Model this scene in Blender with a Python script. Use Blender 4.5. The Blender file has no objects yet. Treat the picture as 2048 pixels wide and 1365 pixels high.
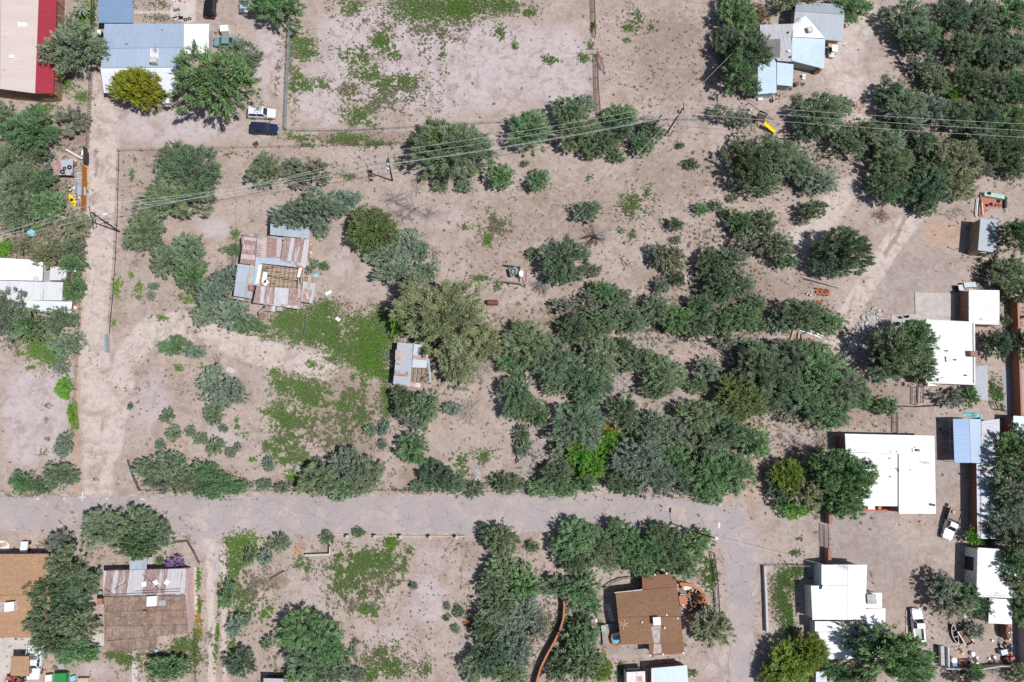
import bpy, math, random
import numpy as np
from mathutils import Vector, Matrix
R = math.radians
S = bpy.context.scene
COL = S.collection
random.seed(7)
RNG = np.random.default_rng(11)

# ---------------------------------------------------------------- camera (drone, 120 m up, tilted a little north)
H = 120.0
FPX = 2048 * 24 / 36.0
zc = Vector((0.0872, 0.1777, 1.0)).normalized()          # world up seen from the camera
xc = (Vector((1, 0, 0)) - zc * zc.x).normalized()
yc = zc.cross(xc)
cam = bpy.data.cameras.new('camera')
cam.lens = 24; cam.sensor_width = 36; cam.clip_start = 1.0; cam.clip_end = 6000
camo = bpy.data.objects.new('camera', cam); COL.objects.link(camo)
camo.matrix_world = Matrix(((xc.x, xc.y, xc.z, 0), (yc.x, yc.y, yc.z, 0), (zc.x, zc.y, zc.z, H), (0, 0, 0, 1)))
S.camera = camo

def P(px, py, h=0.0):
    """point of the photograph (2048 x 1365) at height h above the ground"""
    r = Vector(((px - 1024) / FPX, -(py - 682.5) / FPX, -1.0))
    t = (H - h) / -r.dot(zc)
    return Vector((t * r.dot(xc), t * r.dot(yc), h))
def MPP(px, py):
    r = Vector(((px - 1024) / FPX, -(py - 682.5) / FPX, -1.0))
    return H / -r.dot(zc) / FPX
def PIX(x, y):
    """numpy: ground point -> pixel"""
    dx, dy, dz = x, y, -H
    cx = xc.x * dx + yc.x * dy + zc.x * dz
    cy = xc.y * dx + yc.y * dy + zc.y * dz
    cz = xc.z * dx + yc.z * dy + zc.z * dz
    return 1024 + FPX * cx / -cz, 682.5 - FPX * cy / -cz

# ---------------------------------------------------------------- sky, sun, exposure
SUN_EL, SUN_AZ = R(63), R(110)
W = bpy.data.worlds.new('World'); S.world = W; W.use_nodes = True
wn = W.node_tree
bg = wn.nodes['Background']; bg.inputs['Strength'].default_value = 0.078
sky = wn.nodes.new('ShaderNodeTexSky'); sky.sky_type = 'NISHITA'; sky.sun_disc = False
sky.sun_elevation = SUN_EL; sky.sun_rotation = SUN_AZ
wn.links.new(sky.outputs[0], bg.inputs['Color'])
sl = bpy.data.lights.new('sun', 'SUN'); sl.energy = 4.35; sl.angle = R(0.5); sl.color = (1.0, 0.982, 0.975)
so = bpy.data.objects.new('sun', sl); COL.objects.link(so)
sd = Vector((math.sin(SUN_AZ) * math.cos(SUN_EL), math.cos(SUN_AZ) * math.cos(SUN_EL), math.sin(SUN_EL)))
so.rotation_euler = sd.to_track_quat('Z', 'Y').to_euler(); so.location = sd * 300
S.view_settings.view_transform = 'Standard'; S.view_settings.look = 'None'
S.view_settings.exposure = 0.08; S.view_settings.gamma = 1.0
S.render.engine = 'CYCLES'
S.cycles.max_bounces = 4; S.cycles.diffuse_bounces = 3; S.cycles.glossy_bounces = 2
S.cycles.transmission_bounces = 2; S.cycles.use_denoising = False

# ---------------------------------------------------------------- mesh builder and object helpers
ORG = {}
class MB:
    def __init__(s): s.v = []; s.f = []; s.uv = []
    def face(s, pts, uv=None):
        b = len(s.v); s.v += [tuple(p) for p in pts]; s.f.append(tuple(range(b, b + len(pts))))
        s.uv.append(uv if uv else [(0.0, 0.0)] * len(pts)); return s
    def prism(s, top, thick=None, zb=None, ud=None):
        """n-gon top (any slope) down by thick, or down to height zb; uv in metres along ud"""
        top = [Vector(p) for p in top]
        a = sum((top[i].x * top[(i + 1) % len(top)].y - top[(i + 1) % len(top)].x * top[i].y) for i in range(len(top)))
        if a < 0: top = top[::-1]
        u = Vector(ud) if ud is not None else Vector((1, 0, 0))
        u = Vector((u.x, u.y, 0)).normalized(); w = Vector((-u.y, u.x, 0)); o = top[0]
        s.face(top, [((p - o).dot(u), (p - o).dot(w)) for p in top])
        bot = [Vector((p.x, p.y, (p.z - thick) if zb is None else zb)) for p in top]
        s.face(bot[::-1]); n = len(top)
        for i in range(n):
            j = (i + 1) % n; L = (top[j] - top[i]).length
            s.face([bot[i], bot[j], top[j], top[i]], [(0, bot[i].z), (L, bot[j].z), (L, top[j].z), (0, top[i].z)])
        return s
    def box(s, c, sz, rz=0.0, tilt=None):
        hx, hy, hz = sz[0] / 2, sz[1] / 2, sz[2] / 2
        M = Matrix.Rotation(rz, 3, 'Z')
        if tilt: M = M @ Matrix.Rotation(tilt[0], 3, 'X') @ Matrix.Rotation(tilt[1], 3, 'Y')
        c = Vector(c); q = [c + M @ Vector((x, y, z)) for z in (-hz, hz) for x, y in ((-hx, -hy), (hx, -hy), (hx, hy), (-hx, hy))]
        for i in ((3, 2, 1, 0), (4, 5, 6, 7), (0, 1, 5, 4), (1, 2, 6, 5), (2, 3, 7, 6), (3, 0, 4, 7)):
            s.face([q[k] for k in i], [(0, 0), (1, 0), (1, 1), (0, 1)])
        return s
    def tube(s, p0, p1, r0, r1=None, n=8, cap=True):
        p0, p1 = Vector(p0), Vector(p1); r1 = r0 if r1 is None else r1
        d = (p1 - p0); L = d.length
        if L < 1e-6: return s
        d /= L; a = d.orthogonal().normalized(); b = d.cross(a)
        A = [p0 + (a * math.cos(2 * math.pi * k / n) + b * math.sin(2 * math.pi * k / n)) * r0 for k in range(n)]
        B = [p1 + (a * math.cos(2 * math.pi * k / n) + b * math.sin(2 * math.pi * k / n)) * r1 for k in range(n)]
        for k in range(n):
            j = (k + 1) % n
            s.face([A[k], A[j], B[j], B[k]], [(k / n, 0), ((k + 1) / n, 0), ((k + 1) / n, L), (k / n, L)])
        if cap: s.face(A[::-1]); s.face(B)
        return s
    def path(s, pts, r, n=6, taper=None):
        for i in range(len(pts) - 1):
            ra = r if taper is None else r + (taper - r) * i / (len(pts) - 1)
            rb = r if taper is None else r + (taper - r) * (i + 1) / (len(pts) - 1)
            s.tube(pts[i], pts[i + 1], ra, rb, n)
        return s
    def lathe(s, c, prof, n=16, sx=1.0, sy=1.0):
        c = Vector(c); rings = [[c + Vector((r * sx * math.cos(2 * math.pi * k / n), r * sy * math.sin(2 * math.pi * k / n), z)) for k in range(n)] for r, z in prof]
        for i in range(len(prof) - 1):
            for k in range(n):
                j = (k + 1) % n; s.face([rings[i][k], rings[i][j], rings[i + 1][j], rings[i + 1][k]])
        if prof[0][0] > 1e-4: s.face(rings[0][::-1])
        if prof[-1][0] > 1e-4: s.face(rings[-1])
        return s
    def torus(s, c, Rr, r, n=18, m=8, axis='Z', rz=0.0):
        c = Vector(c); Mz = Matrix.Rotation(rz, 3, 'Z')
        def pt(i, j):
            a, b = 2 * math.pi * i / n, 2 * math.pi * j / m
            v = Vector(((Rr + r * math.cos(b)) * math.cos(a), (Rr + r * math.cos(b)) * math.sin(a), r * math.sin(b)))
            if axis == 'Y': v = Vector((v.x, v.z, v.y))
            if axis == 'X': v = Vector((v.z, v.x, v.y))
            return c + Mz @ v
        for i in range(n):
            for j in range(m): s.face([pt(i, j), pt(i + 1, j), pt(i + 1, j + 1), pt(i, j + 1)])
        return s
    def blob(s, c, r, rough=0.25, rnd=None, sub=(8, 5)):
        """an uneven stone or bundle"""
        rnd = rnd or random; n, m = sub; c = Vector(c); g = []
        for j in range(1, m):
            t = math.pi * j / m; row = []
            for k in range(n):
                a = 2 * math.pi * k / n; q = 1 + rnd.uniform(-rough, rough)
                row.append(c + Vector((r[0] * q * math.sin(t) * math.cos(a), r[1] * q * math.sin(t) * math.sin(a), r[2] * q * math.cos(t))))
            g.append(row)
        tp, bt = c + Vector((0, 0, r[2])), c - Vector((0, 0, r[2]))
        for k in range(n):
            j = (k + 1) % n; s.face([tp, g[0][k], g[0][j]]); s.face([bt, g[-1][j], g[-1][k]])
            for i in range(m - 2): s.face([g[i][k], g[i + 1][k], g[i + 1][j], g[i][j]])
        return s
def mesh_of(mb, name, mat, off=(0, 0, 0), smooth=False):
    me = bpy.data.meshes.new(name); o = Vector(off)
    me.from_pydata([(v[0] - o.x, v[1] - o.y, v[2] - o.z) for v in mb.v], [], mb.f)
    ul = me.uv_layers.new(name='UVMap'); ul.data.foreach_set('uv', [c for u in mb.uv for p in u for c in p])
    if mat: me.materials.append(mat)
    if smooth: me.shade_smooth()
    me.update(); return me
def link(name, me, parent=None):
    o = bpy.data.objects.new(name, me); COL.objects.link(o)
    if parent: o.parent = parent
    return o
def tag(o, label, cat, group=None, kind=None):
    o['label'] = label; o['category'] = cat
    if group: o['group'] = group
    if kind: o['kind'] = kind
    return o
def T(name, label, cat, loc=(0, 0, 0), rz=0.0, group=None):
    o = bpy.data.objects.new(name, None); COL.objects.link(o); o.empty_display_size = 0.3
    o.location = loc; o.rotation_euler = (0, 0, rz); ORG[o.name] = Vector(loc)
    return tag(o, label, cat, group)
def part(name, mb, mat, parent, smooth=False, local=False):
    """a part; mb in world coordinates (or the thing's own with local)"""
    off = Vector((0, 0, 0)) if local else ORG[parent.name]
    o = link(name, mesh_of(mb, name, mat, off, smooth), parent); ORG[o.name] = off
    return o
def one(name, mb, mat, label, cat, loc=(0, 0, 0), rz=0.0, group=None, smooth=False):
    """a thing that is one mesh, built round its own origin"""
    o = link(name, mesh_of(mb, name, mat, (0, 0, 0), smooth)); o.location = loc; o.rotation_euler = (0, 0, rz)
    return tag(o, label, cat, group)
def one_w(name, mb, mat, label, cat, loc, group=None, smooth=False):
    o = link(name, mesh_of(mb, name, mat, loc, smooth)); o.location = loc
    return tag(o, label, cat, group)
def struct(name, mb, mat, kind='structure'):
    o = link(name, mesh_of(mb, name, mat)); o['kind'] = kind; return o
def dup(o, loc, rz=0.0, label=None, scale=None):
    r = o.copy(); COL.objects.link(r); r.location = loc; r.rotation_euler = (0, 0, rz)
    if label: r['label'] = label
    if scale: r.scale = scale
    for ch in list(o.children):
        c = ch.copy(); COL.objects.link(c); c.parent = r
        for g in ch.children:
            d = g.copy(); COL.objects.link(d); d.parent = c
    return r

# ---------------------------------------------------------------- materials
class NT:
    def __init__(s, name):
        s.m = bpy.data.materials.new(name); s.m.use_nodes = True; s.t = s.m.node_tree
        s.b = s.t.nodes['Principled BSDF']; s.b.inputs['Specular IOR Level'].default_value = 0.25
    def n(s, ty, **k):
        o = s.t.nodes.new('ShaderNode' + ty)
        for a, b in k.items(): setattr(o, a, b)
        return o
    def put(s, sock, v):
        if isinstance(v, bpy.types.NodeSocket): s.t.links.new(v, sock)
        else: sock.default_value = v
    def pos(s): return s.n('NewGeometry').outputs['Position']
    def obj(s): return s.n('TexCoord').outputs['Object']
    def uv(s): return s.n('TexCoord').outputs['UV']
    def attr(s, a): return s.n('Attribute', attribute_name=a).outputs
    def noise(s, vec, sc, det=4.0, rough=0.55, dist=0.0):
        o = s.n('TexNoise'); s.put(o.inputs['Vector'], vec); o.inputs['Scale'].default_value = sc
        o.inputs['Detail'].default_value = det; o.inputs['Roughness'].default_value = rough; o.inputs['Distortion'].default_value = dist
        return o.outputs['Fac']
    def mul(s, vec, v):
        o = s.n('VectorMath', operation='MULTIPLY'); s.put(o.inputs[0], vec); o.inputs[1].default_value = v; return o.outputs[0]
    def math(s, op, a, b=0.0, c=None):
        o = s.n('Math', operation=op); s.put(o.inputs[0], a); s.put(o.inputs[1], b)
        if c is not None: s.put(o.inputs[2], c)
        return o.outputs[0]
    def rng(s, v, a, b, lo=0.0, hi=1.0, smooth=True):
        o = s.n('MapRange'); o.interpolation_type = 'SMOOTHSTEP' if smooth else 'LINEAR'
        s.put(o.inputs[0], v); o.inputs[1].default_value = a; o.inputs[2].default_value = b; o.inputs[3].default_value = lo; o.inputs[4].default_value = hi
        return o.outputs[0]
    def mix(s, f, a, b, mode='MIX'):
        o = s.n('Mix', data_type='RGBA', blend_type=mode); s.put(o.inputs[0], f)
        s.put(o.inputs[6], a if isinstance(a, bpy.types.NodeSocket) else (*a, 1)[:4]); s.put(o.inputs[7], b if isinstance(b, bpy.types.NodeSocket) else (*b, 1)[:4])
        return o.outputs[2]
    def out(s, col, rough=0.8, metal=0.0, bump=None, bs=0.3, bd=0.05):
        s.put(s.b.inputs['Base Color'], col if isinstance(col, bpy.types.NodeSocket) else (*col, 1)[:4])
        s.put(s.b.inputs['Roughness'], rough); s.b.inputs['Metallic'].default_value = metal
        if bump is not None:
            o = s.n('Bump'); o.inputs['Strength'].default_value = bs; o.inputs['Distance'].default_value = bd
            s.put(o.inputs['Height'], bump); s.t.links.new(o.outputs[0], s.b.inputs['Normal'])
        return s.m
def plain(name, col, rough=0.75, var=0.25, sc=3.0, metal=0.0, dirt=None, spec=None):
    k = NT(name); f = k.noise(k.obj(), sc, 5)
    c = k.mix(k.rng(f, .3, .7), tuple(x * (1 - var) for x in col), tuple(min(1, x * (1 + var * .6)) for x in col))
    if dirt: c = k.mix(k.rng(k.noise(k.obj(), sc * .35, 6, .65), .5, .68, 0, .7), c, dirt)
    if spec is not None: k.b.inputs['Specular IOR Level'].default_value = spec
    return k.out(c, rough, metal, k.noise(k.obj(), sc * 8, 3), .15, .02)
def metal_roof(name, col, rib=0.3, rust=0.0, col2=None, panel=(0.85, 2.6), streak=0.35, rough=0.5, ribdark=.25, rustcol=(.30, .115, .05)):
    """sheet roof: ribs run along v; u and v in metres"""
    k = NT(name); uv = k.uv(); sx = k.n('SeparateXYZ'); k.put(sx.inputs[0], uv); u, v = sx.outputs[0], sx.outputs[1]
    pu = k.math('FLOOR', k.math('DIVIDE', u, panel[0])); pv = k.math('FLOOR', k.math('DIVIDE', v, panel[1]))
    cb = k.n('CombineXYZ'); k.put(cb.inputs[0], pu); k.put(cb.inputs[1], pv)
    wh = k.n('TexWhiteNoise', noise_dimensions='2D'); k.put(wh.inputs['Vector'], cb.outputs[0]); pr = wh.outputs['Value']
    st = k.noise(k.mul(uv, (2.6, .30, 1)), 1.6, 6, .68); big = k.noise(k.obj(), .45, 4, .6)
    c = k.mix(k.rng(st, .35, .68), col, col2 or tuple(x * .82 for x in col))
    c = k.mix(k.math('MULTIPLY', pr, .38), c, tuple(x * .8 for x in col))
    if rust > 0:
        a = k.math('ADD', k.math('MULTIPLY', pr, .55), k.math('MULTIPLY', st, .55)); a = k.math('ADD', a, k.math('MULTIPLY', big, .3))
        f = k.rng(a, 1.02 - rust * .62, 1.16 - rust * .62)
        rc = k.mix(k.rng(k.noise(k.obj(), 3.5, 5, .7), .35, .65), rustcol, tuple(min(1, x * 1.5 + .035) for x in rustcol))
        c = k.mix(k.math('MULTIPLY', f, k.rng(k.noise(k.mul(uv, (7, 1.1, 1)), 1.0, 5, .75), .34, .58, .25, .92)), c, rc)
    rb = k.math('ABSOLUTE', k.math('SUBTRACT', k.math('FRACT', k.math('DIVIDE', u, rib)), .5))
    rf = k.rng(rb, .36, .5)
    c = k.mix(k.math('MULTIPLY', rf, ribdark), c, tuple(x * .55 for x in col))
    se = k.math('ABSOLUTE', k.math('SUBTRACT', k.math('FRACT', k.math('DIVIDE', v, panel[1])), .5))
    c = k.mix(k.rng(se, .488, .496, 0, .3), c, tuple(x * .5 for x in col))
    return k.out(c, rough, 0.15, rb, .5, .04)
def shingle(name, c1, c2, c3, row=.28):
    k = NT(name); uv = k.uv(); br = k.n('TexBrick'); k.put(br.inputs['Vector'], uv)
    br.inputs['Scale'].default_value = 1; br.inputs['Brick Width'].default_value = .9; br.inputs['Row Height'].default_value = row
    br.inputs['Mortar Size'].default_value = .012; br.inputs['Color1'].default_value = (*c1, 1); br.inputs['Color2'].default_value = (*c2, 1); br.inputs['Mortar'].default_value = (*[x * .5 for x in c1], 1)
    sp = k.noise(k.mul(uv, (1.0, 1.7, 1)), 2.8, 5, .75)
    c = k.mix(k.rng(sp, .52, .66, 0, .85), br.outputs['Color'], c3)
    c = k.mix(k.rng(k.noise(k.obj(), .35, 4), .4, .7, 0, .35), c, tuple(x * .75 for x in c1))
    return k.out(c, .9, 0, br.outputs['Fac'], .3, .02)
def whiteroof(name, col=(.80, .80, .80), stain=(.55, .50, .44), amt=.35, seam=1.0):
    k = NT(name); f = k.noise(k.obj(), .55, 6, .65); g = k.noise(k.obj(), 3.2, 5, .7)
    c = k.mix(k.rng(f, .50, .72, 0, amt), col, stain); c = k.mix(k.rng(g, .58, .72, 0, amt * .7), c, stain)
    sx = k.n('SeparateXYZ'); k.put(sx.inputs[0], k.uv())
    se = k.math('ABSOLUTE', k.math('SUBTRACT', k.math('FRACT', k.math('DIVIDE', sx.outputs[0], seam)), .5))
    c = k.mix(k.rng(se, .475, .49, 0, .22), c, tuple(x * .7 for x in col))
    return k.out(c, .6, 0, g, .1, .03)
M = {}
def leafmat(name, dark=.30, light=1.62):
    k = NT(name); oi = k.n('ObjectInfo'); sh = k.attr('tone')['Fac']
    c = k.mix(1.0, oi.outputs['Color'], (1, 1, 1), 'MULTIPLY')
    hs = k.n('HueSaturation'); k.put(hs.inputs['Color'], c)
    k.put(hs.inputs['Value'], k.rng(sh, 0, 1, dark, light, False)); k.put(hs.inputs['Hue'], k.rng(k.attr('hue')['Fac'], 0, 1, .475, .52, False))
    k.put(hs.inputs['Saturation'], k.rng(k.attr('hue')['Fac'], 0, 1, .85, 1.12, False))
    k.out(hs.outputs[0], .65)
    tr = k.n('BsdfTranslucent'); k.t.links.new(hs.outputs[0], tr.inputs['Color'])
    mx = k.n('MixShader'); mx.inputs[0].default_value = .28
    k.t.links.new(k.b.outputs[0], mx.inputs[1]); k.t.links.new(tr.outputs[0], mx.inputs[2])
    k.t.links.new(mx.outputs[0], k.t.nodes['Material Output'].inputs['Surface']); return k.m
M['leaf'] = leafmat('leaf')
def weedmat(name, col, col2, mixc=(.16, .15, .09), mixv=.6):
    k = NT(name); sh = k.attr('tone')['Fac']
    c = k.mix(sh, tuple(x * .6 for x in col), col2); f = k.rng(k.noise(k.pos(), .35, 5, .7), .42, .62)
    c = k.mix(k.math('MULTIPLY', f, mixv), c, mixc); return k.out(c, .75)
M['weed_green'] = weedmat('weed green', (.085, .160, .034), (.165, .275, .066), (.150, .185, .080), .4)
M['weed_lime'] = weedmat('weed lime', (.082, .175, .018), (.160, .300, .030), (.080, .160, .038), .6)
M['weed_olive'] = weedmat('weed olive', (.135, .160, .070), (.250, .270, .130), (.20, .185, .11), .5)
M['weed_dry'] = weedmat('weed dry', (.085, .065, .052), (.26, .195, .145), (.10, .08, .065), .5)
M['weed_pale'] = weedmat('weed pale', (.36, .28, .20), (.52, .42, .31), (.40, .30, .22), .5)
M['weed_scrub'] = weedmat('weed scrub', (.100, .115, .066), (.215, .225, .140))
M['weed_flower'] = weedmat('weed flower', (.45, .26, .01), (.60, .34, .02), (.2, .2, .02), .3)
M['weed_orange'] = weedmat('weed orange', (.36, .12, .03), (.50, .20, .06))
M['bark'] = plain('bark', (.16, .125, .10), .9, .4, 6)
M['deadwood'] = plain('dead wood', (.30, .27, .25), .9, .35, 6)
M['deadpale'] = plain('bleached wood', (.42, .37, .32), .9, .3, 6)
M['wood'] = plain('weathered timber', (.30, .235, .18), .85, .4, 5)
M['newwood'] = plain('sawn timber', (.52, .37, .22), .8, .3, 5)
M['orangewood'] = plain('orange stained timber', (.42, .16, .035), .75, .3, 5)
M['polewood'] = plain('creosoted pole', (.085, .062, .05), .9, .3, 4)
M['steel'] = plain('galvanised steel', (.42, .45, .46), .45, .2, 4, .4)
M['tealsteel'] = plain('green grey steel pipe', (.23, .27, .26), .5, .25, 4, .2)
M['rustpipe'] = plain('rusty steel', (.20, .095, .06), .8, .4, 5, .1)
M['darksteel'] = plain('dark iron', (.05, .045, .045), .6, .3, 5, .2)
M['brick'] = plain('red brick masonry', (.33, .175, .125), .9, .3, 6)
M['adobe'] = plain('tan stucco', (.46, .36, .27), .9, .2, 2)
M['greywall'] = plain('grey stucco', (.42, .41, .40), .9, .2, 2)
M['whitewall'] = plain('white stucco', (.70, .69, .66), .85, .15, 2)
M['pinkwall'] = plain('pink stucco', (.62, .42, .41), .9, .15, 2)
M['redwall'] = plain('red brown block', (.24, .13, .095), .9, .25, 3)
M['brownwall'] = plain('brown stucco', (.26, .165, .115), .9, .25, 2)
M['orangewall'] = plain('terracotta stucco', (.36, .175, .105), .9, .25, 3)
M['purplefence'] = plain('dull purple sheet', (.17, .11, .16), .8, .3, 3)
M['block'] = plain('concrete block', (.50, .47, .44), .9, .25, 5)
M['glass'] = plain('window glass', (.025, .03, .035), .12, .2, 1, spec=.6)
M['rubber'] = plain('black rubber', (.022, .022, .024), .85, .3, 6)
M['white'] = plain('white paint', (.76, .76, .75), .5, .1, 2)
M['offwhite'] = plain('off white plastic', (.66, .63, .58), .6, .2, 3)
M['cooler'] = plain('beige cooler metal', (.58, .55, .50), .5, .2, 4, .1)
M['cloth_blue'] = plain('blue tarpaulin', (.03, .10, .36), .7, .4, 3)
M['cloth_teal'] = plain('turquoise tarpaulin', (.20, .52, .52), .6, .4, 3)
M['yellow'] = plain('yellow plastic', (.76, .55, .015), .45, .12, 3)
M['red'] = plain('faded red paint', (.40, .085, .06), .6, .3, 3)
M['orange'] = plain('orange plastic', (.60, .19, .04), .6, .25, 3)
M['greenbin'] = plain('green plastic', (.03, .24, .07), .5, .2, 3)
M['tealtop'] = plain('pale green tabletop', (.36, .55, .46), .6, .25, 2)
M['redslab'] = plain('red painted slab', (.46, .155, .11), .75, .25, 2)
M['blue'] = plain('blue plastic', (.06, .22, .45), .5, .25, 3)
M['paleblue'] = plain('pale blue plastic', (.24, .55, .68), .5, .15, 3)
M['black'] = plain('black plastic', (.025, .025, .028), .5, .3, 4)
M['tan'] = plain('tan cloth', (.50, .39, .28), .9, .3, 3)
M['propane'] = plain('dark red tank paint', (.17, .060, .065), .5, .3, 3)
M['clay'] = plain('fired clay', (.45, .19, .10), .85, .35, 6)
M['dust'] = plain('drifted dust', (.385, .325, .295), .95, .25, 1.2)
M['stone'] = plain('pale field stone', (.46, .43, .41), .9, .35, 3)
M['water'] = plain('blue water', (.15, .38, .50), .1, .1, 2)
M['wire'] = plain('aluminium wire', (.50, .53, .52), .5, .1, 2)
M['insul'] = plain('grey transformer paint', (.55, .57, .58), .4, .15, 3)
k = NT('timber deck'); c_ = k.mix(k.rng(k.noise(k.mul(k.uv(), (6.5, .4, 1)), 1.0, 4, .7), .35, .65), (.20, .18, .165), (.36, .33, .30)); M['deck'] = k.out(c_, .9)
k = NT('cobbled paving'); vo = k.n('TexVoronoi', feature='F1'); k.put(vo.inputs['Vector'], k.pos()); vo.inputs['Scale'].default_value = 3
M['pavers'] = k.out(k.mix(k.rng(vo.outputs['Distance'], 0, .5), (.40, .33, .29), (.20, .16, .14)), .9)
def concrete(name, col, joint=2.0):
    k = NT(name); f = k.noise(k.pos(), .7, 6, .65); g = k.noise(k.pos(), 6, 4, .7)
    c = k.mix(k.rng(f, .35, .7), col, tuple(x * .78 for x in col)); c = k.mix(k.rng(g, .55, .7, 0, .4), c, tuple(x * .7 for x in col))
    sx = k.n('SeparateXYZ'); k.put(sx.inputs[0], k.uv())
    for ax in (0, 1):
        se = k.math('ABSOLUTE', k.math('SUBTRACT', k.math('FRACT', k.math('DIVIDE', sx.outputs[ax], joint)), .5))
        c = k.mix(k.rng(se, .487, .495, 0, .4), c, tuple(x * .55 for x in col))
    return k.out(c, .9, 0, g, .1, .02)
M['concrete'] = concrete('concrete', (.47, .43, .395)); M['concrete_pale'] = concrete('pale concrete', (.53, .47, .42), 1.5)
# ================================================================ GROUND
def vnoise(x, y, s, seed=0):
    x = np.asarray(x) / s; y = np.asarray(y) / s
    xi = np.floor(x).astype(np.int64); yi = np.floor(y).astype(np.int64); fx = x - xi; fy = y - yi
    fx = fx * fx * (3 - 2 * fx); fy = fy * fy * (3 - 2 * fy)
    def h(a, b):
        n = (a * 374761393 + b * 668265263 + seed * 974711) & 0x7fffffff
        n = ((n ^ (n >> 13)) * 1274126177) & 0x7fffffff
        return ((n ^ (n >> 16)) & 0xffff) / 65535.0
    return (h(xi, yi) * (1 - fx) + h(xi + 1, yi) * fx) * (1 - fy) + (h(xi, yi + 1) * (1 - fx) + h(xi + 1, yi + 1) * fx) * fy
def sst(d): d = np.clip(d, 0, 1); return d * d * (3 - 2 * d)
def blobs(px, py, L):
    a = np.zeros_like(px)
    for x, y, rx, ry, v in L: a = np.maximum(a, v * sst(1.35 - np.hypot((px - x) / rx, (py - y) / ry)))
    return a
def lines(px, py, L):
    a = np.zeros_like(px)
    for pts, w, v in L:
        for (x0, y0), (x1, y1) in zip(pts[:-1], pts[1:]):
            dx, dy = x1 - x0, y1 - y0; t = np.clip(((px - x0) * dx + (py - y0) * dy) / (dx * dx + dy * dy), 0, 1)
            d = np.hypot(px - x0 - t * dx, py - y0 - t * dy)
            a = np.maximum(a, v * sst(1.5 - d / w))
    return a
def inpoly(px, py, poly):
    r = np.zeros(px.shape, bool); n = len(poly)
    for i in range(n):
        (x0, y0), (x1, y1) = poly[i], poly[(i + 1) % n]
        if y0 == y1: continue
        c = ((y0 > py) != (y1 > py)) & (px < (x1 - x0) * (py - y0) / (y1 - y0) + x0); r ^= c
    return r
def axis(lo, hi, st):
    a = list(np.arange(lo, hi + .01, st)); d = st
    while a[-1] < 2500: d *= 1.35; a.append(a[-1] + d); a.insert(0, a[0] - d)
    return np.array(a)
gx, gy = axis(-110, 135, .55), axis(-60, 118, .55)
GX, GY = np.meshgrid(gx, gy); gpx, gpy = PIX(GX, np.minimum(GY, 420))
far = (np.abs(GX) > 200) | (np.abs(GY) > 200)
PALE = [(900, 130, 330, 110, 1), (640, 200, 70, 60, .9), (1130, 150, 60, 120, .9), (760, 60, 160, 60, .9), (350, 250, 170, 50, .8), (540, 120, 40, 110, .8), (70, 820, 80, 110, .9), (90, 760, 70, 60, .8), (60, 900, 70, 40, .8),
        (300, 800, 60, 90, .6), (430, 460, 40, 30, .7), (440, 880, 70, 40, .6), (350, 660, 60, 14, .9), (600, 720, 60, 18, .9), (560, 690, 50, 14, .8), (680, 520, 30, 60, .6), (880, 430, 70, 30, .5),
        (640, 1200, 60, 60, .5), (860, 1200, 60, 60, .7), (880, 1120, 60, 40, .5), (770, 1270, 90, 40, .5), (1430, 1330, 40, 40, .6), (190, 1340, 40, 25, .6), (425, 1120, 16, 60, .9), (420, 1090, 26, 20, .9), (285, 1120, 20, 12, .4), (1210, 1320, 30, 30, .5)]
PALEL = [([(420, 1085), (421, 1200), (425, 1365)], 6, .9), ([(446, 1090), (447, 1200), (450, 1365)], 5, .8), ([(205, 180), (207, 330), (200, 520), (188, 700), (195, 880), (196, 985)], 30, .62), ([(215, 900), (238, 780), (262, 705), (300, 660), (360, 648), (420, 662), (480, 690), (560, 718), (650, 735)], 24, 1),
         ([(1840, 420), (1790, 480), (1740, 560), (1690, 640), (1655, 720)], 18, .9), ([(1655, 720), (1640, 760)], 14, .6), ([(1690, 380), (1640, 450), (1570, 500)], 25, .6), ([(1720, 20), (1680, 120), (1720, 220)], 40, .5)]
BROWN = [(1340, 120, 120, 130, .6), (1130, 430, 230, 90, .55), (1350, 360, 120, 80, .6), (1000, 500, 110, 100, .5), (720, 275, 160, 20, .8), (330, 310, 80, 14, .6), (680, 800, 110, 90, .7), (700, 880, 90, 60, .7), (840, 960, 60, 40, .7), (330, 770, 90, 70, .5),
         (930, 1110, 60, 50, .5), (545, 1165, 40, 14, 1), (640, 1110, 40, 25, .5), (1020, 1090, 60, 25, .6), (1750, 1150, 140, 90, .5), (1920, 1230, 90, 60, .6), (1700, 830, 200, 40, .6), (1790, 60, 120, 70, .3), (150, 275, 40, 20, 1), (60, 190, 60, 14, .8), (140, 300, 30, 20, .7), (1600, 560, 70, 30, .6), (1330, 560, 120, 40, .6),
         (1760, 790, 90, 50, .7), (560, 330, 90, 60, .5), (700, 345, 70, 35, .4), (1100, 660, 160, 80, .6), (250, 480, 20, 120, .4), (330, 600, 60, 30, .4), (1990, 180, 110, 190, .9), (1850, 300, 150, 80, .7), (1550, 330, 120, 60, .7), (1470, 600, 160, 120, .7), (70, 450, 90, 160, .7), (1300, 930, 150, 60, .7), (110, 1180, 60, 110, .5)]
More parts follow.
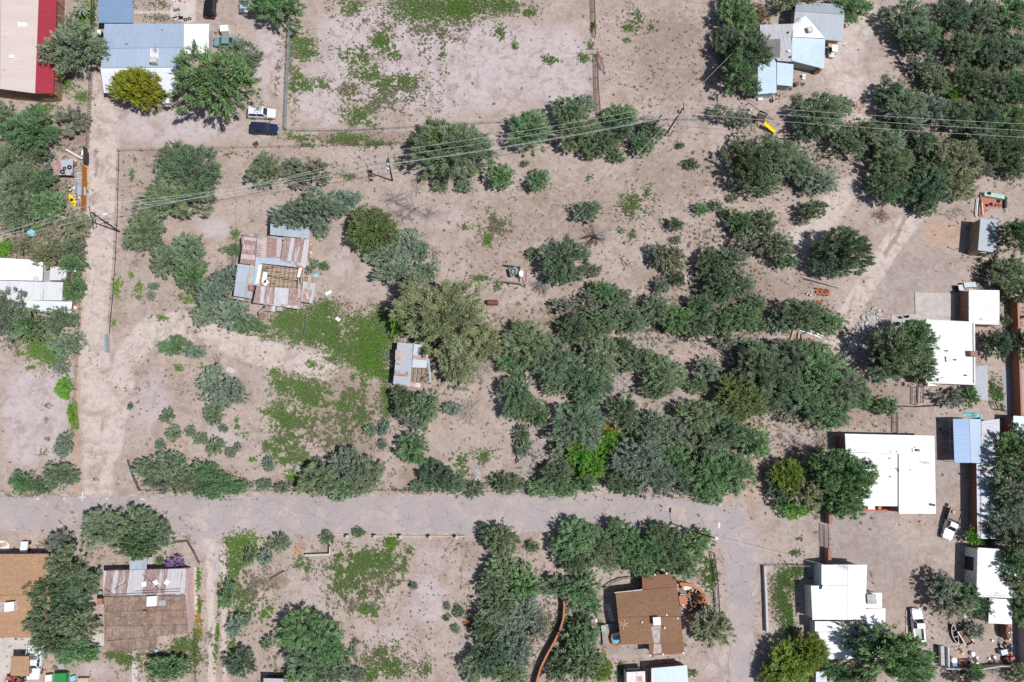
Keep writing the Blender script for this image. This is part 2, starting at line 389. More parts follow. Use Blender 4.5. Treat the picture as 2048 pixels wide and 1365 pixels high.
GRAV = [(1075, 930, 45, 65, 1), (1050, 870, 40, 50, .6), (1250, 760, 50, 80, .8), (1330, 800, 60, 30, .8), (1300, 690, 70, 20, .7), (1180, 800, 70, 40, .6), (1720, 670, 60, 60, .8), (1800, 560, 110, 90, .6), (1880, 540, 60, 60, .5), (1760, 440, 50, 40, .4), (1720, 1120, 150, 90, .7), (1720, 1040, 100, 60, .7), (1580, 1060, 80, 40, .5), (1890, 960, 40, 70, .7), (1700, 110, 70, 110, .6), (1600, 190, 60, 50, .5),
        (620, 1320, 50, 40, .4), (950, 1280, 40, 60, .6), (980, 1330, 50, 30, .6), (1250, 1300, 60, 14, .9), (1350, 1290, 50, 22, .6), (1520, 670, 40, 40, .5), (540, 1110, 30, 20, .4), (570, 1190, 30, 20, .6), (1550, 545, 40, 14, .5), (1420, 640, 40, 30, .4), (2035, 740, 30, 60, .8), (2040, 1260, 12, 60, .5), (660, 950, 20, 14, .4)]
GRAVL = [([(207, 340), (203, 500), (192, 700), (200, 800)], 12, .8), ([(200, 900), (205, 985)], 20, 1), ([(225, 700), (222, 780)], 5, .8), ([(700, 1010), (250, 1005)], 10, .0001), ([(1880, 80), (1876, 160), (1882, 240)], 3, .001)]
RED = [(160, 640, 10, 100, .8), (155, 960, 14, 40, .9), (172, 420, 8, 60, .8), (1260, 880, 1, 1, 0), (1400, 930, 110, 14, .6), (1490, 860, 60, 20, .9), (1510, 960, 30, 50, .9), (1890, 470, 45, 35, .9), (1870, 80, 12, 40, .6), (1880, 200, 8, 60, .9), (1730, 210, 40, 40, .4), (1155, 988, 60, 8, .8), (50, 1090, 70, 18, .5), (90, 1345, 50, 20, .8), (70, 1330, 60, 40, .5), (1010, 560, 6, 40, .4), (700, 960, 60, 20, .3), (1880, 590, 30, 20, .3), (800, 1060, 300, 10, .5), (1240, 700, 20, 60, .3)]
REDL = [([(235, 310), (230, 480), (222, 640)], 5, .8), ([(176, 300), (170, 500), (158, 700), (150, 970)], 7, .9), ([(182, 190), (182, 290)], 8, .6)]
DAMP = [(1340, 60, 100, 70, .5), (1960, 120, 120, 130, .8), (1540, 760, 130, 90, .7), (1390, 930, 110, 60, .7), (192, 330, 5, 22, .9), (190, 440, 4, 30, .6), (185, 560, 4, 30, .5), (180, 880, 3, 20, .3), (760, 440, 30, 25, .3), (1150, 640, 110, 70, .5), (1730, 720, 70, 50, .4), (1980, 960, 40, 110, .4), (1850, 1230, 60, 60, .3), (545, 1160, 40, 10, .8)]
DAMPL = [([(191, 300), (192, 350)], 4, .9), ([(190, 420), (189, 470)], 3, .7), ([(186, 520), (184, 610)], 3, .6), ([(212, 310), (208, 480), (198, 640)], 1.5, .5), ([(221, 310), (217, 480), (207, 640)], 1.5, .45), ([(205, 800), (203, 870)], 2, .7), ([(192, 870), (188, 950)], 2, .5), ([(425, 1110), (421, 1360)], 2, .25), ([(446, 1110), (450, 1360)], 2, .25), ([(1715, 560), (1690, 650), (1662, 720)], 4, .5), ([(1730, 560), (1706, 650), (1676, 720)], 4, .4), ([(1845, 385), (1815, 425), (1795, 470), (1770, 510)], 5, .9), ([(1880, 60), (1890, 120), (1880, 230)], 6, .6), ([(600, 262), (900, 268), (1180, 245)], 3, .5)]
def attrs(px, py):
    w = 8 * (vnoise(px, py, 30, 3) - .5) + 5 * (vnoise(px, py, 11, 4) - .5); qx = px + w * 1.6; qy = py + w
    return {'pale': blobs(qx, qy, PALE), 'track': lines(px + w * .4, py, PALEL), 'brown': blobs(qx, qy, BROWN), 'grav': np.maximum(blobs(qx, qy, GRAV), lines(px + w * .3, py, GRAVL)),
            'red': np.maximum(blobs(qx, qy, RED), lines(px + w * .3, py, REDL)), 'damp': np.maximum(blobs(qx, qy, DAMP), lines(px + w * .3, py, DAMPL))}
nx, ny = len(gx), len(gy)
gm = bpy.data.meshes.new('ground')
vv = np.zeros((nx * ny, 3), np.float32); vv[:, 0] = GX.ravel(); vv[:, 1] = GY.ravel()
ii = (np.arange(ny - 1)[:, None] * nx + np.arange(nx - 1)[None, :]).ravel()
ff = np.stack([ii, ii + 1, ii + nx + 1, ii + nx], 1).astype(np.int32)
gm.vertices.add(len(vv)); gm.vertices.foreach_set('co', vv.ravel()); gm.loops.add(ff.size); gm.loops.foreach_set('vertex_index', ff.ravel())
gm.polygons.add(len(ff)); gm.polygons.foreach_set('loop_start', np.arange(0, ff.size, 4, dtype=np.int32)); gm.polygons.foreach_set('loop_total', np.full(len(ff), 4, np.int32))
gm.update(calc_edges=True)
for nme, a in attrs(gpx, gpy).items():
    a = np.where(far, 0, a); at = gm.attributes.new(nme, 'FLOAT', 'POINT'); at.data.foreach_set('value', a.ravel().astype(np.float32))
k = NT('desert soil'); p = k.pos()
n1 = k.noise(p, .11, 6, .62); n2 = k.noise(p, .9, 6, .7, .4); n3 = k.noise(p, 4.5, 5, .75); n4 = k.noise(p, 13, 3, .7)
def brk(a, lo=.25, hi=.75):   # break a soft zone edge with noise
    return k.rng(k.math('ADD', a, k.math('MULTIPLY', k.math('SUBTRACT', n2, .5), .9)), lo, hi)
aP, aB, aG, aR, aD, aT = (k.attr(q)['Fac'] for q in ('pale', 'brown', 'grav', 'red', 'damp', 'track'))
c = k.mix(k.rng(n1, .35, .65), (0.374, 0.299, 0.259), (0.428, 0.348, 0.309))
c = k.mix(k.math('MULTIPLY', brk(aB), .88), c, (0.287, 0.217, 0.179))
c = k.mix(k.math('MULTIPLY', brk(aP), .85), c, (0.480, 0.407, 0.411))
c = k.mix(k.math('MULTIPLY', brk(aG), .78), c, (0.319, 0.275, 0.261))
c = k.mix(k.math('MULTIPLY', brk(aR), .62), c, (0.463, 0.300, 0.190))
c = k.mix(k.math('MULTIPLY', k.rng(k.math('ADD', aT, k.math('MULTIPLY', k.math('SUBTRACT', n2, .5), .18)), .12, .5), .93), c, (.535, .452, .405))
c = k.mix(k.math('MULTIPLY', brk(aD), .60), c, (0.199, 0.144, 0.109))
c = k.mix(k.rng(n2, .40, .72, .0, .42), c, (0.238, 0.176, 0.138))
n6 = k.noise(p, .30, 5, .7, .6); c = k.mix(k.rng(n6, .48, .64, 0, .55), c, (0.256, 0.189, 0.145)); c = k.mix(k.rng(n6, .30, .44, .30, 0), c, (0.521, 0.439, 0.387))
n5 = k.noise(p, 1.9, 4, .85); wk = k.math('SUBTRACT', .55, k.math('MULTIPLY', brk(aP), .46)); c = k.mix(k.math('MULTIPLY', k.rng(n5, .53, .62, 0, 1), k.math('MULTIPLY', wk, k.math('SUBTRACT', 1.0, k.math('MULTIPLY', aT, .75)))), c, (0.220, 0.161, 0.117)); c = k.mix(k.rng(n5, .34, .44, .22, 0), c, (0.547, 0.466, 0.408))
tw = k.n('TexWave'); tw.wave_type = 'BANDS'; k.put(tw.inputs['Vector'], p); tw.inputs['Scale'].default_value = .9; tw.inputs['Distortion'].default_value = 14; tw.inputs['Detail'].default_value = 4; tw.inputs['Detail Scale'].default_value = 1.6
c = k.mix(k.math('MULTIPLY', k.rng(tw.outputs['Fac'], .90, .99), k.math('MULTIPLY', k.rng(n2, .45, .6), .35)), c, (0.237, 0.171, 0.126))
# litter and small stones, thicker where the ground is brown or gravelly
lit = k.rng(k.math('ADD', n3, k.math('MULTIPLY', k.math('SUBTRACT', aB, aP), .05)), .56, .70, 0, .55)
c = k.mix(lit, c, (0.183, 0.130, 0.094))
vo = k.n('TexVoronoi', feature='F1'); k.put(vo.inputs['Vector'], p); vo.inputs['Scale'].default_value = 3.2
bri = k.math('MULTIPLY', k.rng(vo.outputs['Distance'], .10, .2, 1, 0), k.math('ADD', .12, k.math('MULTIPLY', brk(aG), .75)))
c = k.mix(k.math('MULTIPLY', bri, k.rng(n3, .45, .6)), c, (0.646, 0.582, 0.497))
c = k.mix(k.rng(n4, .60, .72, 0, .45), c, (0.226, 0.171, 0.132)); c = k.mix(k.rng(n4, .28, .40, .30, 0), c, (0.646, 0.519, 0.413))
hgt = k.math('ADD', k.math('MULTIPLY', n2, 1.2), k.math('ADD', n3, k.math('MULTIPLY', n4, .4)))
gm.materials.append(k.out(c, .95, 0, hgt, .55, .10))
go = bpy.data.objects.new('ground', gm); COL.objects.link(go); go['kind'] = 'structure'

# ---------------------------------------------------------------- asphalt lane
ROAD = [(-700, 988), (-100, 990), (400, 991), (800, 991), (1000, 990), (1130, 988), (1190, 985), (1260, 992), (1380, 1000), (1450, 1013), (1490, 1036), (1513, 1070), (1516, 1110), (1510, 1180), (1506, 1260), (1508, 1320), (1512, 1365), (1520, 1560),
        (1455, 1560), (1461, 1365), (1462, 1290), (1458, 1230), (1453, 1170), (1449, 1120), (1440, 1092), (1420, 1070), (1385, 1059), (1300, 1056), (1100, 1062), (1000, 1065), (800, 1068), (600, 1069), (480, 1068), (420, 1075), (340, 1066), (200, 1062), (0, 1060), (-700, 1056)]
def sub_edge(poly, jit, step, seed, sx=1):
    """a ragged edge: subdivide and jitter in metres"""
    r = random.Random(seed); q = [P(*a) for a in poly]; o = []
    for i in range(len(q)):
        a, b = q[i], q[(i + 1) % len(q)]; n = max(1, min(120, int((b - a).length / step)))
        for j in range(n):
            t = a.lerp(b, j / n); o.append(Vector((t.x + r.uniform(-jit, jit), t.y + r.uniform(-jit, jit), 0)))
    return o
from mathutils.geometry import tessellate_polygon
def sheet(name, pts, z, mat):
    mb = MB(); q = [Vector((p.x, p.y, z)) for p in pts]
    for t in tessellate_polygon([q]):
        tri = [q[i] for i in t]
        if (tri[1] - tri[0]).cross(tri[2] - tri[0]).z < 0: tri = tri[::-1]
        mb.face(tri, [(v.x, v.y) for v in tri])
    return struct(name, mb, mat)
k = NT('old cracked asphalt'); p = k.pos()
d1 = k.n('TexNoise'); k.put(d1.inputs['Vector'], p); d1.inputs['Scale'].default_value = .55; d1.inputs['Detail'].default_value = 4
wv = k.n('VectorMath', operation='ADD'); k.put(wv.inputs[0], k.mul(p, (.36, .50, 1))); k.put(wv.inputs[1], k.mul(d1.outputs['Color'], (.9, .9, 0)))
def crack(vec, sc, w0, w1):
    v = k.n('TexVoronoi', feature='DISTANCE_TO_EDGE', voronoi_dimensions='2D'); k.put(v.inputs['Vector'], vec); v.inputs['Scale'].default_value = sc
    return k.rng(v.outputs['Distance'], w0, w1, 1, 0)
c1 = k.math('MULTIPLY', crack(wv.outputs[0], 1.0, .004, .021), k.rng(k.noise(p, .7, 3), .40, .60, .12, 1)); c2 = crack(wv.outputs[0], 2.6, .008, .030)
m = k.rng(k.noise(p, .16, 4), .46, .56)
n1 = k.noise(p, .12, 5, .6); n2 = k.noise(p, 1.1, 6, .7); n3 = k.noise(p, 14, 3, .7)
c = k.mix(k.rng(n1, .3, .7), (0.329, 0.281, 0.277), (0.367, 0.315, 0.306)); c = k.mix(k.rng(n2, .5, .75, 0, .35), c, (0.306, 0.267, 0.248))
c = k.mix(k.rng(n3, .5, .7, 0, .3), c, (0.297, 0.260, 0.232)); c = k.mix(k.rng(k.noise(p, .28, 6, .72), .50, .68, 0, .75), c, (0.475, 0.385, 0.316))
c = k.mix(k.math('MULTIPLY', c1, .85), c, (.15, .12, .118)); c = k.mix(k.math('MULTIPLY', k.math('MULTIPLY', c2, m), .65), c, (.16, .13, .125))
c = k.mix(k.rng(k.noise(p, .22, 4, .6), .62, .72, 0, .35), c, (.29, .265, .275))
asph = k.out(c, .92, 0, k.math('SUBTRACT', n3, c1), .3, .03)
sheet('road', sub_edge(ROAD, .32, .55, 5), .016, asph)
rd = random.Random(21); ne = 0
for i in range(len(ROAD)):
    a, b = P(*ROAD[i]), P(*ROAD[(i + 1) % len(ROAD)]); n_ = int((b - a).length / 5.5)
    if abs(a.x) > 110 or abs(b.x) > 110 or abs(a.y) > 75 or abs(b.y) > 75: n_ = min(n_, 8)
    for j in range(n_):
        c0 = a.lerp(b, (j + rd.random()) / n_); L, w_, an = rd.uniform(.8, 2.8), rd.uniform(.15, .55), math.atan2(b.y - a.y, b.x - a.x); ne += 1
        sheet('dust_patch', [c0 + Matrix.Rotation(an, 3, 'Z') @ Vector((L * math.cos(t) * rd.uniform(.6, 1.1), w_ * math.sin(t) * rd.uniform(.5, 1.2), 0)) for t in [2 * math.pi * q / 22 for q in range(22)]], .022 + .0007 * (ne % 40), M['dust'])
mk = MB()
for x, y, a, b in ((165, 993, .12, 1.3), (165, 995, 1.0, .12), (75, 998, .55, .12), (129, 998, .5, .12), (214, 998, .3, .12), (285, 999, .7, .12)):
    q = P(x, y); mk.prism([q + Vector((sx * a / 2, sy * b / 2, .021)) for sx, sy in ((-1, -1), (1, -1), (1, 1), (-1, 1))], .003)
struct('road_marking', mk, M['white'])
k = NT('asphalt patch'); M['patch'] = k.out(k.mix(k.rng(k.noise(k.pos(), 3, 5, .7), .35, .65), (.27, .26, .275), (.38, .345, .35)), .95)
for i, (x, y, rx, ry) in enumerate(((543, 1032, 9, 3.5), (532, 1048, 16, 3), (417, 1041, 9, 6), (1476, 1020, 5, 12), (640, 1052, 8, 2.5))):
    rr = random.Random(i); c0 = P(x, y); mp = MPP(x, y)
    sheet('road_patch', [c0 + Vector((math.cos(a) * rx * mp * rr.uniform(.75, 1.1), math.sin(a) * ry * mp * rr.uniform(.75, 1.1), 0)) for a in [2 * math.pi * t / 14 for t in range(14)]], .020 + .002 * i, M['patch'])

# ---------------------------------------------------------------- slabs and walks
def slab(name, poly, mat, t=.06, z=None):
    mb = MB(); q = [P(*a, h=t) for a in poly]; mb.prism(q, t + .05, ud=q[1] - q[0]); return struct(name, mb, mat)
slab('walkway', [(112, -60), (123, -60), (120, 195), (109, 195)], M['concrete'])
slab('concrete_slab', [(341, -40), (392, -40), (391, 44), (372, 47), (340, 38)], M['concrete_pale'], .08)
slab('walkway', [(268, 23), (340, 23), (340, 28), (268, 28)], M['concrete_pale'], .05)
slab('concrete_slab', [(1830, 585), (1908, 588), (1909, 636), (1831, 630)], M['concrete'], .12)
slab('concrete_slab', [(1783, 630), (1829, 629), (1909, 637), (1909, 645), (1850, 645), (1850, 662), (1783, 660)], M['concrete'], .10)
slab('concrete_slab', [(1812, 1221), (1816, 1221), (1826, 1365), (1812, 1365)], M['concrete_pale'], .12)
slab('walkway', [(264, 1312), (275, 1312), (273, 1400), (263, 1400)], M['concrete_pale'], .05)
slab('walkway', [(388, 1135), (394, 1133), (399, 1260), (390, 1260)], M['concrete_pale'], .06)
slab('concrete_slab', [(186, 1263), (208, 1262), (208, 1292), (184, 1292)], M['concrete_pale'], .06)
slab('concrete_slab', [(-20, 1275), (66, 1275), (64, 1300), (30, 1345), (25, 1400), (-20, 1400)], M['concrete_pale'], .05)
slab('concrete_slab', [(0, 1082), (19, 1083), (18, 1101), (0, 1102)], M['whitewall'], .06)
slab('paving', [(1356, 1183), (1375, 1172), (1400, 1185), (1408, 1200), (1404, 1215), (1385, 1228), (1362, 1232)], M['pavers'], .07)
slab('walkway', [(1470, 1095), (1474, 1094), (1479, 1250), (1475, 1251)], M['concrete'], .001) if False else None
slab('asphalt_pad', [(2003, 740), (2055, 740), (2060, 830), (2010, 830)], M['patch'], .03)
slab('concrete_slab', [(2037, 1190), (2048, 1190), (2060, 1365), (2040, 1365)], M['concrete'], .03)

# ---------------------------------------------------------------- ground cover too small and many to count
LANES = [[(175, 190), (240, 190), (240, 300), (222, 690), (245, 990), (150, 990), (165, 640)], [(230, 200), (575, 190), (575, 292), (235, 300)], ROAD, [(398, 1072), (448, 1072), (440, 1365), (412, 1365)]]
def tufts(name, pts, mat, rad, k_, zr, rr, wide=.45, pw=1.3):
    """low plants: k_ leaf triangles round each point"""
    n = len(pts); pts = np.asarray(pts); k_ = int(k_)
    a = rr.uniform(0, 2 * np.pi, (n, k_)); r0 = rr.uniform(.0, .55, (n, k_)); L = rr.uniform(.5, 1, (n, k_))
    s = (rad[0] + (rad[1] - rad[0]) * rr.uniform(0, 1, n) ** pw)[:, None]; zt = rr.uniform(zr[0], zr[1], (n, k_)) * (s / rad[1])
    ox, oy = pts[:, 0:1] + s * r0 * np.cos(a), pts[:, 1:2] + s * r0 * np.sin(a)
    b = a + rr.uniform(-.8, .8, (n, k_)); tx, ty = ox + s * L * np.cos(b), oy + s * L * np.sin(b)
    wx, wy = -np.sin(b) * s * L * wide, np.cos(b) * s * L * wide
    V = np.stack([np.stack([ox - wx, oy - wy, zt * .35 + .012], -1), np.stack([ox + wx, oy + wy, zt * .6 + .012], -1), np.stack([tx, ty, zt + .012], -1)], 2).reshape(-1, 3)
    o = tri_obj(name, V, rr.uniform(0, 1, n).repeat(k_) * .6 + rr.uniform(0, .4, n * k_), M[mat]); o['kind'] = 'stuff'; return o
def tri_obj(name, V, tone, mat):
    me = tri_mesh(name, V, tone); me.materials.append(mat)
    o = bpy.data.objects.new(name, me); COL.objects.link(o); return o
def tri_mesh(name, V, tone, hue=None):
    me = bpy.data.meshes.new(name); V = V.astype(np.float32); n = len(V) // 3
    me.vertices.add(len(V)); me.vertices.foreach_set('co', V.ravel()); me.loops.add(len(V)); me.loops.foreach_set('vertex_index', np.arange(len(V), dtype=np.int32))
    me.polygons.add(n); me.polygons.foreach_set('loop_start', np.arange(0, len(V), 3, dtype=np.int32)); me.polygons.foreach_set('loop_total', np.full(n, 3, np.int32))
    me.update(calc_edges=True); at = me.attributes.new('tone', 'FLOAT', 'FACE'); at.data.foreach_set('value', tone.astype(np.float32))
    if hue is not None: at = me.attributes.new('hue', 'FLOAT', 'FACE'); at.data.foreach_set('value', hue.astype(np.float32))
    return me
def scatter(L, per, rr, patch=1.1, fine=.38):
    out = []
    for x, y, rx, ry, d in L:
        mp = MPP(x, y); n = int(per * math.pi * rx * ry * mp * mp * 1.7)
        u = rr.normal(0, .55, (n, 2)); qx, qy = x + u[:, 0] * rx, y + u[:, 1] * ry
        r = np.hypot(u[:, 0], u[:, 1]); t = P(x, y)
        wx = t.x + u[:, 0] * rx * mp; wy = t.y - u[:, 1] * ry * mp
        nz = .34 * vnoise(wx, wy, patch, 5) + .46 * vnoise(wx, wy, fine, 6) + .20 * vnoise(wx, wy, 3.5, 7)
        ok = rr.uniform(0, 1, n) < 1 / (1 + np.exp(-(nz - (.95 - .67 * d) + .16 * (1 - r)) / .042))
        out.append(np.stack([wx[ok], wy[ok]], 1))
    return np.concatenate(out)
GREEN = [(640, 668, 76, 30, .62), (705, 700, 56, 40, .66), (640, 800, 90, 56, .46), (700, 840, 60, 50, .40), (590, 850, 60, 60, .45), (850, 18, 85, 36, .95), (940, 16, 55, 28, .85), (700, 15, 40, 25, .5), (1010, 10, 50, 20, .65), (1060, 25, 28, 14, .5), (760, 80, 24, 20, .6), (605, 88, 26, 24, .85), (615, 110, 22, 16, .7), (592, 170, 12, 60, .55), (720, 115, 45, 22, .55), (700, 100, 40, 22, .4), (768, 88, 16, 18, .8), (785, 108, 24, 20, .55),
    (735, 150, 35, 26, .75), (770, 170, 25, 18, .55), (720, 232, 48, 22, .65), (815, 165, 26, 20, .65), (870, 150, 28, 18, .45), (645, 170, 20, 18, .6), (613, 172, 22, 22, .6), (730, 245, 40, 14, .5), (885, 110, 7, 7, .9), (1000, 66, 12, 16, .7), (1030, 92, 7, 10, .8), (1165, 115, 13, 12, .85), (1100, 120, 22, 11, .55), (1180, 92, 9, 13, .8),
    (1270, 40, 18, 22, .55), (1255, 57, 12, 9, .7), (1302, 56, 7, 9, .8), (1252, 80, 12, 8, .6), (1185, 55, 8, 12, .7), (600, 275, 35, 10, .7), (700, 277, 40, 13, .85), (750, 288, 30, 9, .5), (795, 325, 14, 14, .6), (620, 290, 18, 8, .5),
    (130, 170, 20, 18, .8), (165, 195, 20, 14, .75), (90, 215, 24, 12, .6), (590, 640, 40, 34, .95), (560, 645, 22, 25, .9), (640, 645, 28, 40, .9), (655, 618, 26, 22, .85), (660, 665, 28, 24, .8), (545, 672, 30, 10, .65), (625, 678, 60, 12, .65), (685, 690, 55, 18, .7), (690, 650, 18, 28, .4), (725, 660, 55, 36, .85), (770, 640, 36, 28, .85), (770, 748, 22, 20, .9),
    (600, 775, 45, 27, .95), (615, 795, 24, 22, .95), (560, 765, 20, 13, .9), (550, 745, 11, 14, .7), (560, 820, 26, 24, .75), (530, 825, 15, 13, .65), (570, 842, 20, 24, .65), (640, 770, 30, 28, .5), (690, 800, 18, 28, .75), (720, 760, 28, 28, .6), (580, 880, 40, 28, .5), (555, 900, 28, 24, .5), (600, 920, 38, 18, .7), (570, 922, 28, 14, .6), (770, 790, 14, 24, .9), (775, 820, 13, 20, .85), (770, 850, 9, 14, .7), (535, 890, 10, 18, .55), (625, 728, 9, 11, .75), (665, 720, 14, 11, .7), (795, 788, 24, 16, .8), (850, 858, 11, 9, .6),
    (920, 920, 22, 18, .6), (970, 915, 22, 16, .7), (930, 945, 18, 13, .55), (1270, 408, 26, 26, .75), (1292, 388, 15, 20, .5), (1265, 470, 9, 13, .7), (1240, 460, 8, 9, .6), (960, 557, 20, 8, .7), (996, 570, 9, 13, .7), (930, 455, 15, 8, .75), (1180, 357, 9, 8, .6), (700, 355, 16, 8, .6), (265, 352, 6, 14, .7), (470, 560, 14, 16, .5), (350, 735, 14, 10, .5), (490, 548, 16, 10, .5), (470, 470, 10, 16, .7), (450, 500, 14, 8, .7),
    (720, 1130, 56, 28, .7), (700, 1125, 36, 38, .55), (760, 1122, 34, 22, .8), (805, 1130, 18, 20, .7), (820, 1105, 10, 13, .6), (690, 1170, 28, 20, .75), (680, 1105, 28, 11, .5), (730, 1215, 26, 14, .8), (745, 1230, 12, 12, .8), (780, 1335, 38, 16, .9), (760, 1305, 18, 10, .7), (850, 1340, 12, 13, .7), (700, 1160, 44, 40, .4), (600, 1130, 12, 12, .8), (616, 1132, 9, 16, .8), (575, 1088, 10, 8, .6), (470, 1112, 20, 28, .85), (475, 1150, 20, 38, .7), (490, 1220, 22, 40, .75), (465, 1290, 12, 55, .5), (360, 1290, 28, 22, .75), (340, 1332, 46, 22, .85), (250, 1312, 36, 22, .55), (392, 1290, 10, 55, .85), (226, 1310, 10, 9, .8),
    (1410, 1140, 26, 36, .55), (1420, 1150, 16, 36, .65), (1425, 1215, 8, 30, .5), (1240, 1340, 12, 18, .6), (1385, 1345, 12, 10, .6), (1570, 1160, 26, 26, .85), (1562, 1200, 24, 46, .85), (1578, 1240, 16, 40, .7), (1595, 1142, 18, 12, .85), (1590, 1105, 16, 9, .6), (1562, 1122, 9, 4, .5), (1300, 800, 24, 14, .3), (1600, 1075, 12, 8, .3), (1350, 1145, 30, 16, .4), (1985, 780, 14, 30, .6), (1205, 1140, 60, 8, .3), (900, 1230, 8, 8, .5), (1125, 1310, 20, 60, .4), (2000, 790, 8, 40, .6)]
LIME = [(170, 40, 24, 48, .9), (150, 60, 18, 26, .7), (75, 457, 17, 11, .9), (85, 432, 9, 7, .8), (8, 500, 14, 16, .9), (95, 702, 36, 32, .95), (70, 690, 22, 22, .8), (113, 716, 16, 20, .9), (36, 708, 10, 7, .7), (62, 736, 10, 5, .6), (236, 575, 10, 20, .75), (279, 574, 8, 15, .75), (276, 595, 8, 6, .7), (263, 551, 6, 7, .7), (228, 646, 5, 7, .8), (325, 636, 12, 8, .75), (402, 562, 18, 18, .7), (745, 690, 42, 46, 1.0), (742, 722, 28, 32, .95), (590, 950, 22, 22, .75), (475, 852, 10, 22, .6), (490, 866, 12, 14, .5), (505, 920, 7, 5, .7), (355, 735, 13, 9, .75), (405, 735, 12, 9, .5), (990, 960, 9, 13, .9), (975, 480, 9, 17, .85), (485, 1083, 33, 17, .95), (740, 1352, 28, 12, .9), (780, 1082, 20, 9, .95), (776, 1100, 12, 22, .9), (530, 1232, 22, 22, .6), (398, 1155, 5, 26, .9), (399, 1210, 5, 14, .85), (437, 1240, 4, 110, .7), (437, 1170, 3, 20, .4), (915, 16, 22, 26, .85), (1190, 900, 44, 48, .95), (1170, 930, 40, 30, .9), (1160, 960, 30, 16, .6), (1230, 870, 26, 16, .8), (1905, 185, 14, 14, .9), (240, 560, 14, 18, .3), (390, 600, 30, 18, .45), (150, 640, 6, 20, .5), (1670, 1312, 20, 10, .9), (1290, 706, 10, 7, .6), (1675, 1010, 50, 16, .5)]
OLIVE = [(700, 850, 90, 70, .5), (590, 860, 60, 70, .5), (850, 60, 200, 60, .35), (780, 190, 120, 60, .4), (500, 1180, 50, 80, .5), (730, 1150, 100, 60, .45), (780, 1320, 90, 40, .5), (330, 1310, 90, 50, .6), (980, 460, 60, 60, .3), (1270, 410, 60, 60, .35), (740, 290, 180, 18, .4), (120, 710, 70, 40, .5), (582, 120, 8, 80, .65), (556, 150, 8, 60, .5), (565, 90, 8, 40, .4), (700, 182, 40, 34, .6), (740, 205, 55, 36, .5), (660, 284, 60, 12, .55), (320, 10, 24, 11, .95), (317, 37, 32, 9, .95), (300, 330, 18, 10, .4), (460, 310, 40, 10, .4), (375, 592, 36, 12, .55), (700, 565, 14, 24, .35), (705, 830, 28, 22, .45), (620, 872, 38, 26, .5), (640, 888, 22, 18, .5), (662, 900, 28, 18, .4), (735, 890, 40, 18, .4), (95, 812, 16, 13, .5), (92, 840, 7, 8, .6), (96, 878, 7, 7, .6), (89, 905, 10, 9, .8), (995, 450, 24, 24, .45), (1252, 420, 38, 28, .35), (1250, 527, 18, 14, .5), (1250, 487, 20, 9, .4), (1040, 387, 20, 13, .3), (1270, 787, 24, 10, .5), (600, 1113, 18, 10, .55), (305, 760, 18, 12, .25), (260, 590, 10, 12, .4), (1260, 30, 26, 38, .35), (800, 1180, 40, 30, .25), (1085, 365, 20, 20, .3), (60, 990, 60, 6, .6), (440, 1000, 120, 3, .2), (800, 980, 200, 8, .3), (420, 1270, 10, 50, .3), (1220, 1000, 30, 5, .3), (560, 725, 20, 10, .2), (720, 1200, 120, 60, .22), (600, 330, 90, 30, .25), (270, 320, 24, 14, .3), (860, 110, 90, 60, .2), (140, 275, 20, 12, .3)]
for nm, L, mt, per, rad, kk in (('green_weeds', GREEN, 'weed_green', 34, (.06, .21), 6), ('bright_weeds', LIME, 'weed_lime', 34, (.07, .23), 6), ('olive_weeds', OLIVE, 'weed_olive', 24, (.05, .18), 6)):
    tufts(nm, scatter(L, per, RNG), mt, rad, kk, (.04, .38), RNG)
def field(n, rr, fn):
    px = rr.uniform(-30, 2080, n); py = rr.uniform(-30, 1395, n); keep = rr.uniform(0, 1, n) < fn(px, py)
    for l in LANES: keep &= ~inpoly(px, py, l)
    return np.array([P(a, b)[:2] for a, b in zip(px[keep], py[keep])])
def dry_d(px, py):
    a = attrs(px, py); d = .20 + .95 * a['brown'] + .1 * a['grav'] - .15 * a['pale']; d *= (.25 + 1.5 * sst((vnoise(px, py, 34, 9) - .3) / .5))
    d = np.maximum(d, blobs(px, py, [(1300, 150, 110, 110, 1), (1250, 60, 80, 60, .8), (1060, 450, 260, 110, .6), (830, 1210, 120, 80, .5), (700, 830, 90, 90, .5), (720, 60, 80, 50, .35), (800, 200, 120, 60, .25), (860, 60, 80, 40, .3)]))
    for yd in ([(1600, 10), (1760, 10), (1800, 120), (1740, 260), (1680, 200), (1600, 150)], [(1460, 980), (1560, 960), (1660, 1030), (1660, 1110), (1520, 1100)], [(1700, 560), (1900, 460), (1940, 590), (1830, 640), (1700, 660)], [(1870, 860), (1960, 930), (1950, 1060), (1870, 1040)], [(340, -20), (580, -20), (570, 190), (520, 200), (520, 60), (340, 60)], [(0, 690), (150, 690), (140, 920), (0, 920)], [(210, 300), (240, 300), (225, 700), (250, 985), (150, 985), (170, 640)]): d = np.where(inpoly(px, py, yd), d * .12, d)
    return np.where(inpoly(px, py, [(1650, 1050), (1870, 1050), (1900, 1100), (1800, 1240), (1770, 1240), (1735, 1120), (1650, 1110)]), .04, d)
tufts('dry_weeds', field(46000, RNG, dry_d), 'weed_dry', (.06, .34), 6, (.03, .20), RNG, .5, 2.6)
tufts('small_herbs', field(11000, RNG, lambda px, py: .75 * dry_d(px, py) * sst((vnoise(px, py, 22, 12) - .42) / .3)), 'weed_olive', (.07, .34), 6, (.04, .25), RNG, .45, 2.4)
